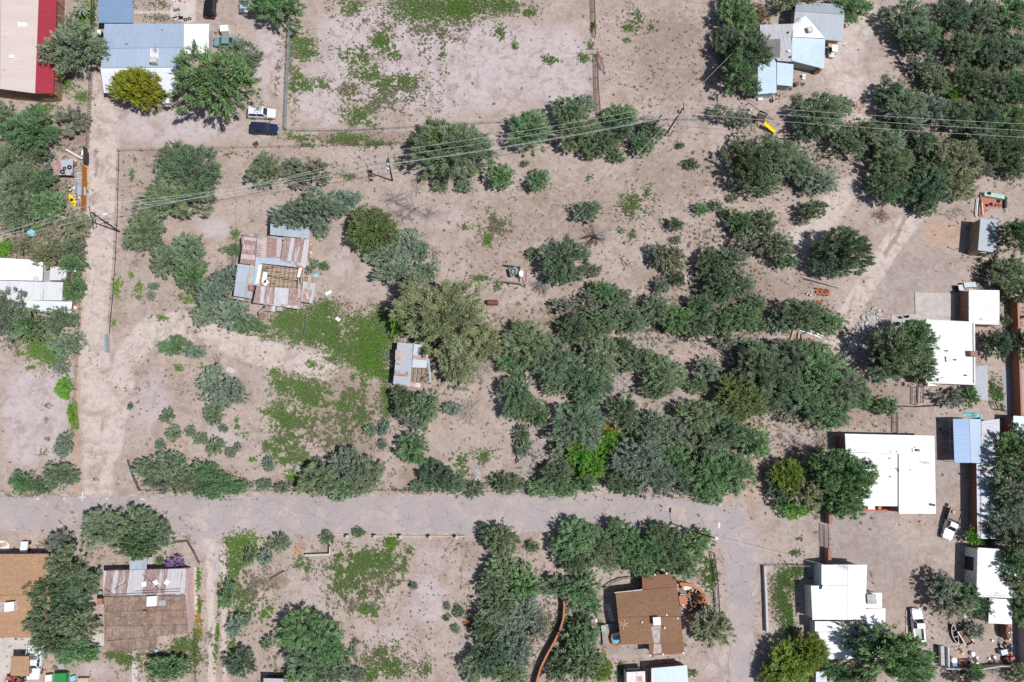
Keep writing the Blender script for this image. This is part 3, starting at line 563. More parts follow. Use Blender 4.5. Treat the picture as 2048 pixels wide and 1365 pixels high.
def gras_d(px, py): return blobs(px, py, [(1300, 130, 110, 120, .5), (1300, 400, 150, 90, .4), (720, 275, 150, 16, .5), (330, 760, 100, 60, .5), (700, 830, 80, 80, .5), (860, 950, 60, 30, .9), (1100, 400, 160, 70, .35), (930, 1110, 60, 40, .6), (330, 740, 60, 30, .7), (380, 720, 60, 24, .8), (600, 640, 140, 60, .25), (1600, 590, 60, 30, .6), (1830, 60, 80, 60, .2), (560, 300, 300, 14, .35), (1000, 470, 100, 60, .3)])
tufts('dry_grass', field(40000, RNG, gras_d), 'weed_pale', (.10, .32), 5, (.02, .14), RNG, .18)
tufts('yellow_flowers', scatter([(397, 1235, 5, 26, .95), (400, 1262, 5, 10, .9)], 26, RNG), 'weed_flower', (.08, .2), 5, (.1, .35), RNG)
tufts('orange_flowers', scatter([(1215, 853, 9, 10, .9), (1208, 862, 6, 6, .9)], 26, RNG), 'weed_flower', (.10, .22), 5, (.4, .7), RNG)
tufts('rust_brush', scatter([(938, 1248, 9, 8, 1), (912, 1232, 4, 3, .8)], 40, RNG), 'weed_orange', (.12, .3), 6, (.05, .3), RNG)
# loose stones of the wash and of the dumped rock bank
def stones(name, L, mat, per, r0, r1, seed):
    rr = np.random.default_rng(seed); mb = MB(); rd = random.Random(seed)
    for x, y in scatter(L, per, rr):
        r = rd.uniform(r0, r1); mb.blob((x, y, r * .35), (r * rd.uniform(.7, 1.2), r, r * .6), .25, rd, (6, 4))
    return struct(name, mb, M[mat], 'stuff')
stones('rock_bank', [(1745, 640, 18, 16, 1), (1730, 660, 18, 16, 1), (1712, 682, 16, 16, 1), (1697, 705, 12, 14, 1), (1758, 625, 14, 10, .8)], 'stone', 7, .13, .40, 3)
stones('wash_stones', [(1250, 770, 40, 60, .6), (1075, 930, 36, 50, .5), (1330, 800, 50, 24, .6), (1300, 690, 60, 14, .6), (1205, 795, 12, 14, .8), (1520, 670, 30, 30, .6), (1420, 650, 30, 20, .5), (1035, 860, 10, 16, .9), (570, 1190, 26, 18, .4), (980, 1320, 40, 40, .5), (1260, 1290, 50, 12, .6), (1550, 545, 40, 14, .5), (1620, 195, 50, 16, .4), (1870, 540, 60, 40, .25), (1570, 60, 1, 1, .1), (890, 560, 100, 60, .12), (1060, 470, 100, 60, .1)], 'stone', 2.2, .05, .15, 4)

# low scrub and litter between the trees of the thickets
SCRUB = [(1180, 640, 90, 60, .8), (1330, 640, 110, 50, .8), (1450, 600, 80, 90, .7), (1480, 480, 90, 50, .6), (1560, 330, 120, 60, .8), (1800, 300, 110, 60, .8), (1980, 170, 100, 170, .9), (1850, 180, 60, 80, .6), (1560, 760, 150, 90, .9), (1400, 900, 140, 70, .9), (1160, 740, 80, 60, .8), (1130, 930, 90, 50, .7), (70, 430, 80, 140, .8), (60, 290, 70, 60, .7), (60, 670, 80, 40, .7), (1020, 1240, 70, 110, .8), (1140, 1260, 60, 100, .7), (110, 1190, 60, 110, .7), (1220, 270, 110, 40, .7), (360, 370, 70, 60, .5), (430, 600, 60, 60, .6), (370, 960, 100, 24, .8), (690, 960, 80, 30, .7), (920, 970, 80, 22, .7), (800, 510, 60, 60, .4), (890, 680, 110, 90, .7), (1610, 970, 80, 50, .7), (620, 1310, 80, 50, .6), (1240, 1100, 130, 40, .7), (1300, 740, 80, 50, .4), (1990, 560, 50, 100, .6), (2010, 1010, 40, 120, .6), (1640, 640, 90, 40, .5), (1470, 100, 40, 100, .7), (250, 1060, 90, 40, .5), (900, 310, 80, 60, .5), (600, 345, 70, 30, .6)]
tufts('undergrowth', scatter(SCRUB, 4.6, RNG, 1.6, .5), 'weed_scrub', (.12, .42), 7, (.06, .5), RNG, .28)
tufts('leaf_litter', scatter(SCRUB, 3.0, RNG, 2.2, .6), 'weed_dry', (.10, .34), 6, (.01, .06), RNG, .3)
# ================================================================ BUILDINGS
M['metal_blue'] = metal_roof('blue grey sheet roof', (.40, .48, .585), .32, 0, (.34, .42, .52), (.95, 3.2), ribdark=.30)
M['metal_carport'] = metal_roof('blue carport sheet', (.235, .33, .48), .30, 0, (.20, .28, .42), (3.2, 4.2), ribdark=.22)
M['metal_white'] = metal_roof('white sheet roof', (.75, .77, .79), .34, 0, (.68, .71, .74), (1.0, 3.5), ribdark=.25)
M['metal_grey'] = metal_roof('grey sheet roof', (.40, .43, .46), .30, .05, (.34, .37, .40), (1.0, 2.8), ribdark=.3)
M['metal_sky'] = metal_roof('pale sky blue sheet roof', (.50, .60, .665), .5, 0, (.45, .56, .64), (1.2, 3.0), ribdark=.18)
M['metal_cream'] = metal_roof('cream sheet roof', (.66, .555, .495), .34, .03, (.60, .49, .43), (1.0, 6.0), ribdark=.30)
M['metal_red'] = metal_roof('red sheet roof', (.36, .038, .058), .34, 0, (.30, .030, .045), (1.0, 8.0), ribdark=.3)
M['metal_oldwhite'] = metal_roof('old white sheet roof with rust', (.40, .42, .45), .42, .28, (.31, .33, .37), (.9, 2.6), ribdark=.3, rustcol=(.26, .12, .07))
M['rust_cols'] = metal_roof('striped rusty sheet roof', (.60, .57, .57), .22, .60, (.45, .42, .43), (.58, 9.0), ribdark=.3, rustcol=(.18, .080, .050))
M['rust_rows'] = metal_roof('rusty pink sheet roof', (.58, .48, .46), .20, .68, (.48, .38, .36), (9.0, .85), ribdark=.42, rustcol=(.20, .090, .055))
M['rust_pale'] = metal_roof('weathered grey sheet roof', (.48, .50, .54), .22, .40, (.40, .42, .45), (.7, 2.4), ribdark=.22, rustcol=(.27, .10, .06))
M['bluegrey_old'] = metal_roof('old smooth blue grey sheet', (.40, .45, .51), 1.1, .10, (.47, .52, .57), (1.5, 2.5), ribdark=.2)
M['metal_whiterust'] = metal_roof('white sheet roof with rust stains', (.72, .72, .72), .30, .10, (.62, .62, .63), (1.1, 3.4), ribdark=.18, rustcol=(.24, .13, .06))
k = NT('bare ceiling boards'); c_ = k.mix(k.rng(k.noise(k.mul(k.uv(), (4.0, .5, 1)), 1.0, 5, .7), .35, .65), (.30, .225, .165), (.47, .37, .285)); M['ceiling'] = k.out(c_, .9)
k = NT('mottled old roll roofing'); n1_ = k.noise(k.obj(), .55, 6, .7); n2_ = k.noise(k.obj(), 2.6, 5, .75); sx = k.n('SeparateXYZ'); k.put(sx.inputs[0], k.uv())
c_ = k.mix(k.rng(n1_, .36, .64), (.175, .112, .080), (.285, .200, .150)); c_ = k.mix(k.rng(n2_, .50, .68, 0, .75), c_, (.40, .335, .29)); c_ = k.mix(k.rng(n2_, .30, .44, .6, 0), c_, (.11, .085, .075)); c_ = k.mix(k.rng(k.noise(k.obj(), 1.1, 5, .7), .58, .70, 0, .6), c_, (.30, .145, .075))
for ax_, st_ in ((0, 1.05), (1, 2.2)): se_ = k.math('ABSOLUTE', k.math('SUBTRACT', k.math('FRACT', k.math('DIVIDE', sx.outputs[ax_], st_)), .5)); c_ = k.mix(k.rng(se_, .44, .48, 0, .5), c_, (.09, .07, .065))
M['rolled'] = k.out(c_, .9, 0, n2_, .2, .03)
M['rolled_grey'] = metal_roof('worn grey rolled roofing', (.42, .42, .43), .9, .0, (.52, .52, .52), (1.0, 1.4), ribdark=.4, rough=.9)
M['blackpatch'] = metal_roof('bare dark roof patch', (.16, .145, .14), .3, .05, (.27, .25, .24), (.6, .5), ribdark=.4, rough=.9)
M['shingle_brown'] = shingle('brown shingles', (.235, .130, .075), (.20, .108, .062), (.36, .225, .135))
M['shingle_smooth'] = shingle('brown roll shingles', (.225, .115, .070), (.21, .107, .064), (.25, .14, .09))
M['shingle_tan'] = shingle('tan shingles', (.40, .24, .14), (.35, .20, .115), (.55, .38, .25))
M['roof_white'] = whiteroof('white coated flat roof', (.735, .735, .735), (.48, .44, .39), .5); M['roof_dirty'] = whiteroof('dirty white flat roof', (.76, .76, .77), (.36, .30, .20), .8, 1.2)
M['roof_greyweather'] = whiteroof('weathered grey panel roof', (.36, .38, .39), (.20, .21, .22), .9, 1.0)
M['runoff'] = plain('mineral runoff on shingles', (.40, .34, .31), .95, .25, 1.5)
def bld(name, label, cat, px, py, group=None):
    p = P(px, py); return T(name, label, cat, p, 0, group)
def roof(o, pts, mat, th=.12, u=(0, 1), name='roof', lift=0):
    q = [P(*a) + Vector((0, 0, lift)) for a in pts]; mb = MB(); mb.prism(q, th, ud=q[u[1]] - q[u[0]]); return part(name, mb, M[mat], o)
def walls(o, pts, mat, inset=.25, name='wall', drop=.14, zb=-.05):
    """walls under a roof outline given as (px, py, h)"""
    q = [P(*a) for a in pts]
    ar = sum(q[i].x * q[(i + 1) % len(q)].y - q[(i + 1) % len(q)].x * q[i].y for i in range(len(q)))
    if ar < 0: q = q[::-1]
    n = len(q); r = []
    for i in range(n):
        a, b, c_ = q[i - 1], q[i], q[(i + 1) % n]; e1 = (b - a); e2 = (c_ - b); e1.z = e2.z = 0; e1.normalize(); e2.normalize()
        n1, n2 = Vector((-e1.y, e1.x, 0)), Vector((-e2.y, e2.x, 0)); bi = n1 + n2; bi = bi / max(.3, bi.dot(n1)); r.append(Vector((b.x, b.y, b.z - drop)) + bi * inset)
    mb = MB(); mb.prism(r, zb=zb); part(name, mb, M[mat], o); return r
def opening(o, foot, i, t, w, z0, h, name='window', mat='glass', frame='white'):
    a, b = foot[i].copy(), foot[(i + 1) % len(foot)].copy(); a.z = b.z = 0; d = (b - a).normalized(); nrm = Vector((d.y, -d.x, 0)); c_ = a.lerp(b, t) + Vector((0, 0, z0 + h / 2)); rz = math.atan2(d.y, d.x)
    mb = MB(); mb.box(c_ + nrm * .02, (w, .05, h), rz); f = part(name, mb, M[mat], o)
    fm = MB(); z = Vector((0, 0, h / 2 + .03)); fm.box(c_ + nrm * .03 + z, (w + .14, .08, .06), rz).box(c_ + nrm * .03 - z, (w + .14, .08, .06), rz)
    for s in (-1, 1): fm.box(c_ + nrm * .03 + d * s * (w / 2 + .035), (.07, .08, h), rz)
    part('frame', fm, M[frame], f)
    if name == 'door': hb = MB(); hb.box(c_ + nrm * .07 + d * w * .38, (.05, .08, .14), rz); part('handle', hb, M['steel'], f)
def boxat(o, px, py, h, sz, mat, name, rz=0, z=None):
    p = P(px, py, h); mb = MB(); mb.box((p.x, p.y, (h if z is None else z) + sz[2] / 2), sz, rz); return part(name, mb, M[mat], o)
def cooler(o, px, py, h, s=1.1, rz=0, mat='cooler', hh=.95):
    p = P(px, py, h + hh); mb = MB(); c_ = Vector((p.x, p.y, h + hh / 2 - .05)); mb.box(c_, (s, s, hh - .06), rz); mb.box(c_ + Vector((0, 0, hh / 2)), (s + .08, s + .08, .07), rz); a = part('roof_cooler', mb, M[mat], o)
    lv = MB(); R_ = Matrix.Rotation(rz, 3, 'Z')
    for d in ((1, 0), (-1, 0), (0, 1), (0, -1)):
        for k_ in range(5): v = R_ @ Vector((d[0] * (s / 2 + .01), d[1] * (s / 2 + .01), 0)); lv.box(c_ + v + Vector((0, 0, -.28 + k_ * .14)), (.03 if d[0] else s * .8, .03 if d[1] else s * .8, .07), rz)
    part('louvre', lv, M['greywall'], a)
def vent(o, px, py, h, r=.12, l=.45, mat='steel'):
    p = P(px, py, h + l); mb = MB(); mb.tube((p.x, p.y, h - .1), (p.x, p.y, h + l), r, n=10); mb.lathe((p.x, p.y, h + l), [(r * 1.6, 0), (r * 1.5, .07), (.001, .16)], 10); part('vent_pipe', mb, M[mat], o)
def antenna(o, a, b, h):
    p, q = P(*a, h), P(*b, h); mb = MB(); mb.tube((p.x, p.y, h - .3), (p.x, p.y, h + .9), .025, n=6); z = Vector((0, 0, h + .9)); p0 = Vector((p.x, p.y, 0)) + z; d = Vector((q.x - p.x, q.y - p.y, 0)); mb.tube(p0 - d * .4, p0 + d * .6, .025, n=5); s = Vector((-d.y, d.x, 0)).normalized()
    for t in range(6): c_ = p0 + d * (-.35 + .18 * t); L = .55 - .05 * t; mb.tube(c_ - s * L, c_ + s * L, .015, n=4)
    part('antenna', mb, M['darksteel'], o)
def rail(o, a, b, h, w, mat, name='fascia', th=.08): p, q = P(*a, h), P(*b, h); d = q - p; mb = MB(); mb.box((p + q) / 2, (d.length, w, th), math.atan2(d.y, d.x)); part(name, mb, M[mat], o)
def parapet(o, pts, mat, t=.28, up=.18, name='parapet'):
    for i in range(len(pts)):
        a, b = P(*pts[i]), P(*pts[(i + 1) % len(pts)]); d = (b - a); L = d.length; c_ = (a + b) / 2; n = Vector((d.y, -d.x, 0)).normalized(); mb = MB(); mb.box(c_ + Vector((0, 0, up / 2 - .10 + (i % 2) * .003)), (L - (t if i % 2 else -t * .0), t, up + .2), math.atan2(d.y, d.x)); part(name, mb, M[mat], o)
def posts(o, pts, h, r=.06, mat='steel', name='post'):
    for x, y in pts:
        p = P(x, y, h); mb = MB(); mb.tube((p.x, p.y, -.05), (p.x, p.y, h - .05), r, n=8); part(name, mb, M[mat], o)

# --- long building with cream and red roof, top left
o = bld('industrial_building', 'long building with cream sheet roof and broad red eave strip', 'building', 55, 100)
roof(o, [(3, -80, 4.7), (80, -80, 4.1), (70, 187, 4.1), (0, 178, 4.7)], 'metal_cream', u=(0, 3)); roof(o, [(80.4, -80, 4.05), (116, -80, 3.4), (107, 187.5, 3.4), (70.4, 187.5, 4.05)], 'metal_red', u=(0, 3), name='red_roof')
roof(o, [(-90, -80, 3.8), (2.5, -80, 4.66), (-.5, 178, 4.66), (-100, 165, 3.8)], 'metal_cream', u=(0, 3), name='rear_roof')
f = walls(o, [(-88, -80, 3.8), (3, -80, 4.6), (80, -80, 4.0), (114, -80, 3.4), (106, 186, 3.4), (70, 185, 4.0), (0, 176, 4.6), (-98, 163, 3.8)], 'brownwall', .3)
for x, y in ((109, 157), (107.5, 187), (98, 188.5), (117, 31), (121, 2)):
    p = P(x, y, 3.0); mb = MB(); mb.tube(p + Vector((-1.2, .0, 0)), p + Vector((.55, -.1, 0)), .10, n=8); part('roof_beam', mb, M['orangewood'], o)
boxat(o, 45, 50, 4.37, (1.5, .75, .10), 'white', 'skylight'); boxat(o, 25, 115, 4.52, (.8, .65, .3), 'white', 'vent_box'); vent(o, 8, 140, 4.6, .08, .2); vent(o, 11, 75, 4.6, .06, .15)

# --- blue carport
o = bld('carport', 'blue sheet metal carport roof above the blue metal house', 'carport', 230, 10)
roof(o, [(196, -60, 2.7), (266, -60, 2.7), (265, 46, 2.5), (196.5, 46, 2.5)], 'metal_carport', u=(0, 3)); posts(o, [(199, 43), (262, 43), (199, 0), (262, 0)], 2.5, .06, 'rustpipe')
# --- blue metal house
o = bld('house', 'blue grey metal roofed house with white porch and white side roof', 'house', 290, 110)
roof(o, [(209, 48, 3.0), (367, 48, 3.0), (366, 95.5, 3.7), (206, 97, 3.7)], 'metal_blue'); roof(o, [(206, 97.6, 3.69), (366, 96.1, 3.69), (364, 134.5, 3.05), (201, 136, 3.05)], 'metal_blue')
roof(o, [(201, 137, 2.86), (357, 134.6, 2.86), (355, 186, 2.35), (207.5, 186, 2.35)], 'metal_white', name='porch_roof'); roof(o, [(368, 48, 2.95), (418, 48, 2.95), (417, 108, 2.85), (366.6, 108, 2.85)], 'roof_white', .18, name='side_roof')
f = walls(o, [(209, 48, 3.0), (366, 48, 3.0), (364, 134, 3.0), (201, 135, 3.0)], 'greywall', .35); walls(o, [(370, 49, 2.9), (417, 49, 2.9), (416, 107, 2.8), (369, 107, 2.8)], 'greywall', .25)
opening(o, f, 0, .3, 1.4, 1.0, 1.1); opening(o, f, 0, .7, 1.4, 1.0, 1.1); opening(o, f, 0, .5, .95, .02, 2.05, 'door', 'wood')
posts(o, [(212, 183), (280, 183), (330, 183), (352, 183)], 2.35, .07, 'whitewall'); cooler(o, 306, 119, 3.35, 1.0); antenna(o, (314, 104), (317, 112), 3.6); vent(o, 253, 86, 3.6); vent(o, 325, 58, 3.1)
mb = MB(); p = [P(300, 96.5, 3.72), P(317, 96.5, 3.72), P(317, 118, 3.40), P(300, 118, 3.40)]; mb.prism(p, .03); part('roof_patch', mb, M['metal_white'], o)

# --- white tin roofed house, left edge
o = bld('house', 'rust edged white tin house at the left edge beside the lane', 'house', 60, 570)
roof(o, [(-60, 513, 3.1), (86, 521, 3.1), (84, 562, 3.1), (-60, 559, 3.1)], 'roof_white', .2); roof(o, [(-60, 560, 2.95), (126, 565, 2.95), (124, 601.5, 2.75), (-60, 599, 2.75)], 'metal_whiterust'); roof(o, [(28, 600, 2.6), (144, 604, 2.6), (142, 628, 2.4), (28, 622, 2.4)], 'metal_white', name='porch_roof')
roof(o, [(101, 533, 2.5), (134, 535, 2.5), (131, 561, 2.4), (99, 561, 2.4)], 'metal_whiterust', name='shed_roof'); roof(o, [(135.5, 537, 2.35), (152, 537, 2.35), (152, 544, 2.35), (135, 544, 2.35)], 'roof_white', name='awning')
walls(o, [(-60, 515, 3.0), (85, 522, 3.0), (83, 562, 2.9), (-60, 560, 2.9)], 'whitewall'); walls(o, [(-60, 563, 2.8), (124, 566, 2.8), (123, 600, 2.6), (-60, 598, 2.6)], 'whitewall'); walls(o, [(101, 534, 2.4), (133, 536, 2.4), (130, 558, 2.3), (100, 558, 2.3)], 'redwall')
posts(o, [(60, 620), (100, 623), (140, 626)], 2.4, .05, 'white')
p = P(71, 557, 3.5); mb = MB(); mb.lathe((0, 0, 0), [(.02, 0), (.25, .03), (.42, .12), (.44, .13)], 14); ds = one('satellite_dish', mb, M['steel'], 'small round satellite dish on the white tin roof', 'satellite dish', (p.x, p.y, 3.35)); ds.rotation_euler = (R(25), 0, R(40)); mb = MB(); mb.tube((0, 0, -.4), (0, 0, .02), .03, n=6); e = link('mast', mesh_of(mb, 'mast', M['steel']), ds)
# --- tan shingled house, bottom left
o = bld('house', 'tan shingle roofed house at the lower left edge', 'house', 40, 1190)
roof(o, [(-80, 1109, 2.9), (97, 1108, 2.9), (99, 1190, 3.6), (-80, 1191, 3.6)], 'shingle_tan', .15); roof(o, [(-80, 1191.5, 3.6), (99, 1190.5, 3.6), (97, 1276, 2.9), (-80, 1275, 2.9)], 'shingle_tan', .15)
f = walls(o, [(-80, 1112, 2.8), (96, 1111, 2.8), (96, 1272, 2.8), (-80, 1272, 2.8)], 'adobe', .35); opening(o, f, 3 if False else 0, .7, 1.2, 1.0, 1.0)
cooler(o, 18, 1214, 3.4, 1.25, .1, 'white'); mb = MB(); p = [P(-20, 1203, 3.52), P(9, 1205, 3.50), P(9, 1224, 3.34), P(-20, 1226, 3.34)]; mb.prism(p, .02); part('runoff_stain', mb, M['runoff'], o); boxat(o, 92, 1201, 2.9, (1.4, 1.0, .45), 'white', 'vent_box'); rail(o, (100, 1138), (100, 1250), 2.75, .12, 'steel', 'gutter', .1)
o = bld('shed', 'small tan shingled shed behind the white utility pickup', 'shed', 42, 1330); roof(o, [(22, 1313, 2.5), (58, 1313, 2.5), (58, 1353, 2.3), (21, 1352, 2.3)], 'shingle_tan', .12); f = walls(o, [(22, 1313, 2.4), (58, 1313, 2.4), (58, 1353, 2.2), (21, 1352, 2.2)], 'brownwall', .2); opening(o, f, 2, .5, .9, .02, 1.9, 'door', 'wood')
# --- rusty tin house with pink end wall
o = bld('house', 'rusty tin and brown rolled roof house with pink end wall', 'house', 290, 1210)
roof(o, [(207, 1142, 2.75), (372, 1137.5, 2.75), (371, 1190, 3.25), (206, 1192, 3.25)], 'rust_cols'); roof(o, [(207.5, 1192.6, 3.22), (371, 1190.6, 3.22), (376, 1267, 2.8), (209, 1282, 2.8)], 'rolled'); roof(o, [(214, 1282.5, 2.6), (313, 1273, 2.6), (311, 1301, 2.4), (214, 1304, 2.4)], 'rolled', name='lean_to_roof')
roof(o, [(259, 1111, 2.35), (294, 1114, 2.35), (293, 1140.5, 2.6), (259, 1141.5, 2.6)], 'bluegrey_old', .06, name='porch_roof'); roof(o, [(295.5, 1114, 2.3), (306, 1115, 2.3), (305, 1129, 2.3), (295, 1129, 2.3)], 'concrete', .06, name='awning')
f = walls(o, [(208, 1143, 2.7), (371.5, 1139, 2.7), (375.5, 1265, 2.7), (210, 1280, 2.7)], 'pinkwall', .04); walls(o, [(216, 1283.5, 2.5), (311, 1274, 2.5), (309, 1299, 2.3), (216, 1302, 2.3)], 'pinkwall', .15); posts(o, [(262, 1113), (291, 1115)], 2.3, .05, 'wood')
for t in (.2, .45, .7): opening(o, f, 2 if f[2].x > f[0].x and False else 2, t, .5, 1.2, .7)
cooler(o, 303, 1203, 3.0, 1.4, .05, 'white', .9); boxat(o, 326, 1206, 3.05, (1.0, .8, .25), 'steel', 'vent_box'); boxat(o, 293, 1225, 2.95, (.5, .7, .8), 'brick', 'chimney'); boxat(o, 203, 1202, 2.0, (.8, .9, .7), 'orangewall', 'chimney')
for i, (x, y) in enumerate(((288, 1169), (311, 1166), (334, 1165))): boxat(o, x, y, 3.05, (.75, .75, .05), 'white', 'roof_patch', .2 + .4 * i)
for a, b in (((228, 1180), (252, 1166)), ((210, 1178), (228, 1190)), ((285, 1150), (318, 1178)), ((206, 1195), (232, 1192)), ((270, 1183), (360, 1178)), ((209, 1190), (360, 1183))):
    p, q = P(*a, 3.35), P(*b, 3.35); mb = MB(); mb.tube(p, q, .025, n=5); part('roof_cable', mb, M['black'], o)
for i, (x, y, L, a) in enumerate(((235, 1236, 2.2, .1), (268, 1246, 1.4, 2.4), (244, 1248, 1.5, 1.2), (225, 1228, 1.0, .4), (275, 1252, 1.0, 1.0))):
    p = P(x, y, 3.05); mb = MB(); rd = random.Random(i)
    for t in range(14): b_ = Vector((rd.uniform(-.5, .5) * L, rd.uniform(-.3, .3), rd.uniform(0, .1))); an = a + rd.uniform(-.9, .9); mb.tube(p + b_, p + b_ + Vector((math.cos(an), math.sin(an), .05)) * rd.uniform(.3, 1.0), .03, .012, 4)
    one_w('dead_branch', mb, M['deadpale' if i == 1 else 'wood'], 'dry fallen twigs lying on the rusty tin house brown roof', 'dead branches', p, 'dry twigs fallen on the brown roof')

# --- collapsed ruin
o = bld('ruined_house', 'collapsed adobe ruin with patchwork of rusty roof sheets and an open hole', 'ruin', 550, 540)
roof(o, [(487, 473, 2.7), (513, 476, 2.75), (510, 530, 2.75), (480, 527, 2.7)], 'rust_rows', .05, (0, 1)); roof(o, [(488, 466, 2.5), (519, 469, 2.5), (518, 475, 2.62), (487, 472, 2.62)], 'rust_rows', .05, (0, 3)); roof(o, [(514, 474, 2.85), (564, 478, 2.85), (560, 516, 2.85), (512, 514, 2.85)], 'rust_rows', .05, (0, 3))
roof(o, [(520, 470, 2.9), (570, 476, 2.9), (569, 479.5, 2.9), (519, 474, 2.9)], 'metal_oldwhite', .08, name='fascia'); roof(o, [(568, 474, 2.95), (619, 480, 2.95), (612, 535, 2.95), (561, 521, 2.95)], 'rust_cols', .05); roof(o, [(541, 440, 2.45), (621, 452, 2.45), (619, 478, 2.7), (540, 470, 2.7)], 'bluegrey_old', .05, (0, 1), 'porch_roof')
roof(o, [(475, 528, 2.5), (510, 532, 2.6), (503, 598, 2.55), (467, 592, 2.4)], 'bluegrey_old', .05); roof(o, [(512, 514.5, 2.8), (560, 516.5, 2.8), (612, 526, 2.8), (611, 537, 2.75), (522, 527, 2.75), (514, 572, 2.75), (504.5, 570, 2.75)], 'bluegrey_old', .05)
roof(o, [(513, 573, 2.7), (604, 579, 2.7), (600, 619, 2.4), (506, 606, 2.4)], 'rust_cols', .05); roof(o, [(606, 562, 2.6), (631, 567, 2.6), (625, 607, 2.4), (602, 604, 2.4)], 'rust_pale', .05); roof(o, [(606, 555, 2.5), (629, 558, 2.5), (628, 565, 2.55), (606, 561, 2.55)], 'rust_rows', .05)
roof(o, [(531, 611, 2.2), (553, 613, 2.2), (551, 624, 2.1), (529, 622, 2.1)], 'rust_cols', .04); roof(o, [(554, 614, 2.1), (565, 615, 2.1), (565, 622, 2.0), (553, 622, 2.0)], 'metal_grey', .04); roof(o, [(517, 624, 1.3), (529, 616, 1.9), (530, 640, 1.3), (517, 640, .9)], 'rust_rows', .04); roof(o, [(468, 594, 2.35), (503, 600, 2.5), (502, 605, 2.4), (466, 598, 2.2)], 'rust_rows', .05, (0, 3))
for pp in ([(480, 470, 2.4), (514, 474, 2.4), (509, 528, 2.4), (482, 525, 2.4)], [(476, 530, 2.2), (510, 533, 2.2), (503, 596, 2.2), (469, 591, 2.2)], [(516, 476, 2.6), (562, 480, 2.6), (616, 484, 2.6), (610, 522, 2.6), (513, 512, 2.6)], [(513, 576, 2.2), (602, 582, 2.2), (598, 616, 2.2), (508, 604, 2.2)], [(605, 566, 2.2), (627, 569, 2.2), (622, 604, 2.2), (603, 602, 2.2)]): walls(o, pp, 'adobe', .2)
for a, b, w_ in (((611, 486), (622, 540), .45), ((607, 540), (604, 604), .4), ((626, 560), (620, 607), .5), ((514, 528), (505, 575), .4), ((605, 530), (608, 575), .4)):
    p, q = P(*a), P(*b); d = q - p; mb = MB(); mb.box((p + q) / 2 + Vector((0, 0, 1.35)), (d.length, w_, 2.7), math.atan2(d.y, d.x)); part('wall', mb, M['adobe'], o)
mb = MB(); mb.prism([P(519, 528, 2.2), P(609, 540, 2.2), P(606, 580, 2.2), P(514, 573, 2.2)], .05, ud=(0, 1, 0)); part('ceiling', mb, M['ceiling'], o)
rd = random.Random(9)
for x, y, w_ in ((531, 536, 1.1), (540, 537, 1.4), (527, 541, .8), (538, 552, .9), (548, 556, 1.0), (560, 557, 1.1), (572, 559, 1.2), (584, 561, 1.0), (595, 562, 1.3), (534, 567, .8), (545, 568, 1.0), (555, 545, .6)):
    p = P(x, y, 2.27); mb = MB(); mb.box(p, (w_, rd.uniform(.18, .34), .03), .1); part('painted_gap', mb, M['black'], o)  # black strips on the unbroken ceiling paint the darkness of missing boards
for t in range(11):      # exposed rafters and battens of the hole
    f0 = t / 10; p, q = P(520 + f0 * 86, 529 + f0 * 9, 2.55), P(514 + f0 * 88, 572 + f0 * 6, 2.5); mb = MB(); d = q - p; mb.box((p + q) / 2, (d.length, .05, .14), math.atan2(d.y, d.x)); part('rafter', mb, M['rustpipe' if t % 3 == 0 else 'wood'], o)
rd = random.Random(4)
for t in range(13):
    f0 = (t + .5) / 13; p, q = P(521 - 6 * f0, 530 + f0 * 42, 2.66), P(606 - 2 * f0, 539 + f0 * 38, 2.66); a_ = rd.choice((0, 0, .12, .35)); b_ = rd.choice((1, 1, .86, .6)); p, q = p.lerp(q, a_), p.lerp(q, b_); d = q - p; mb = MB(); mb.box((p + q) / 2, (d.length, .07, .05), math.atan2(d.y, d.x)); part('batten', mb, M['newwood' if t % 3 else 'wood'], o)
for t in range(9): p = P(rd.uniform(528, 600), rd.uniform(538, 570), 1.9); mb = MB(); mb.box(p, (rd.uniform(.8, 1.8), .22, .04), rd.choice((0, 0, 1.57)) + .1); part('ceiling_board', mb, M['wood'], o)
for a, b, w_, m_ in (((521, 530), (514, 568), .55, 'white'), ((531, 545), (527, 566), .75, 'white'), ((528, 563), (535, 569), 1.0, 'white'), ((601, 536), (597, 555), .5, 'white'), ((606, 580), (620, 600), .08, 'white')):
    p, q = P(*a, 2.78), P(*b, 2.74); d = q - p; mb = MB(); mb.box((p + q) / 2, (d.length, w_, .05), math.atan2(d.y, d.x)); part('loose_sheet', mb, M[m_], o)
boxat(o, 504, 577, 2.5, (.8, .95, .6), 'brick', 'chimney', .1); boxat(o, 599, 532, 2.8, (.9, .8, .05), 'clay', 'loose_sheet', .6); boxat(o, 603, 540, 2.7, (.7, .5, .05), 'redslab', 'loose_sheet', .2)
# --- tin shed beside the giant olive tree
o = bld('shed', 'narrow tin shed with rust patches and a hole showing rafters, beside the giant olive tree', 'shed', 822, 730)
roof(o, [(795, 686, 2.5), (827, 688, 2.75), (820, 774, 2.75), (786, 768, 2.4)], 'rust_pale', .05, (0, 3)); roof(o, [(828, 688, 2.75), (859, 692, 2.5), (853, 736, 2.5), (824, 735, 2.75)], 'rust_pale', .05, (0, 3)); roof(o, [(821, 764, 2.7), (846, 768, 2.5), (842, 776, 2.5), (820, 773, 2.7)], 'rust_rows', .05, (0, 3))
for pp in ([(791, 700, 2.72), (812, 702, 2.80), (806, 722, 2.82), (790, 720, 2.72)], [(790, 726, 2.66), (804, 728, 2.74), (804, 731, 2.74), (790, 729, 2.66)], [(791, 741, 2.66), (816, 744, 2.83), (815, 749, 2.83), (790, 747, 2.66)]): roof(o, pp, 'rust_rows', .03, (0, 3), 'rust_sheet')
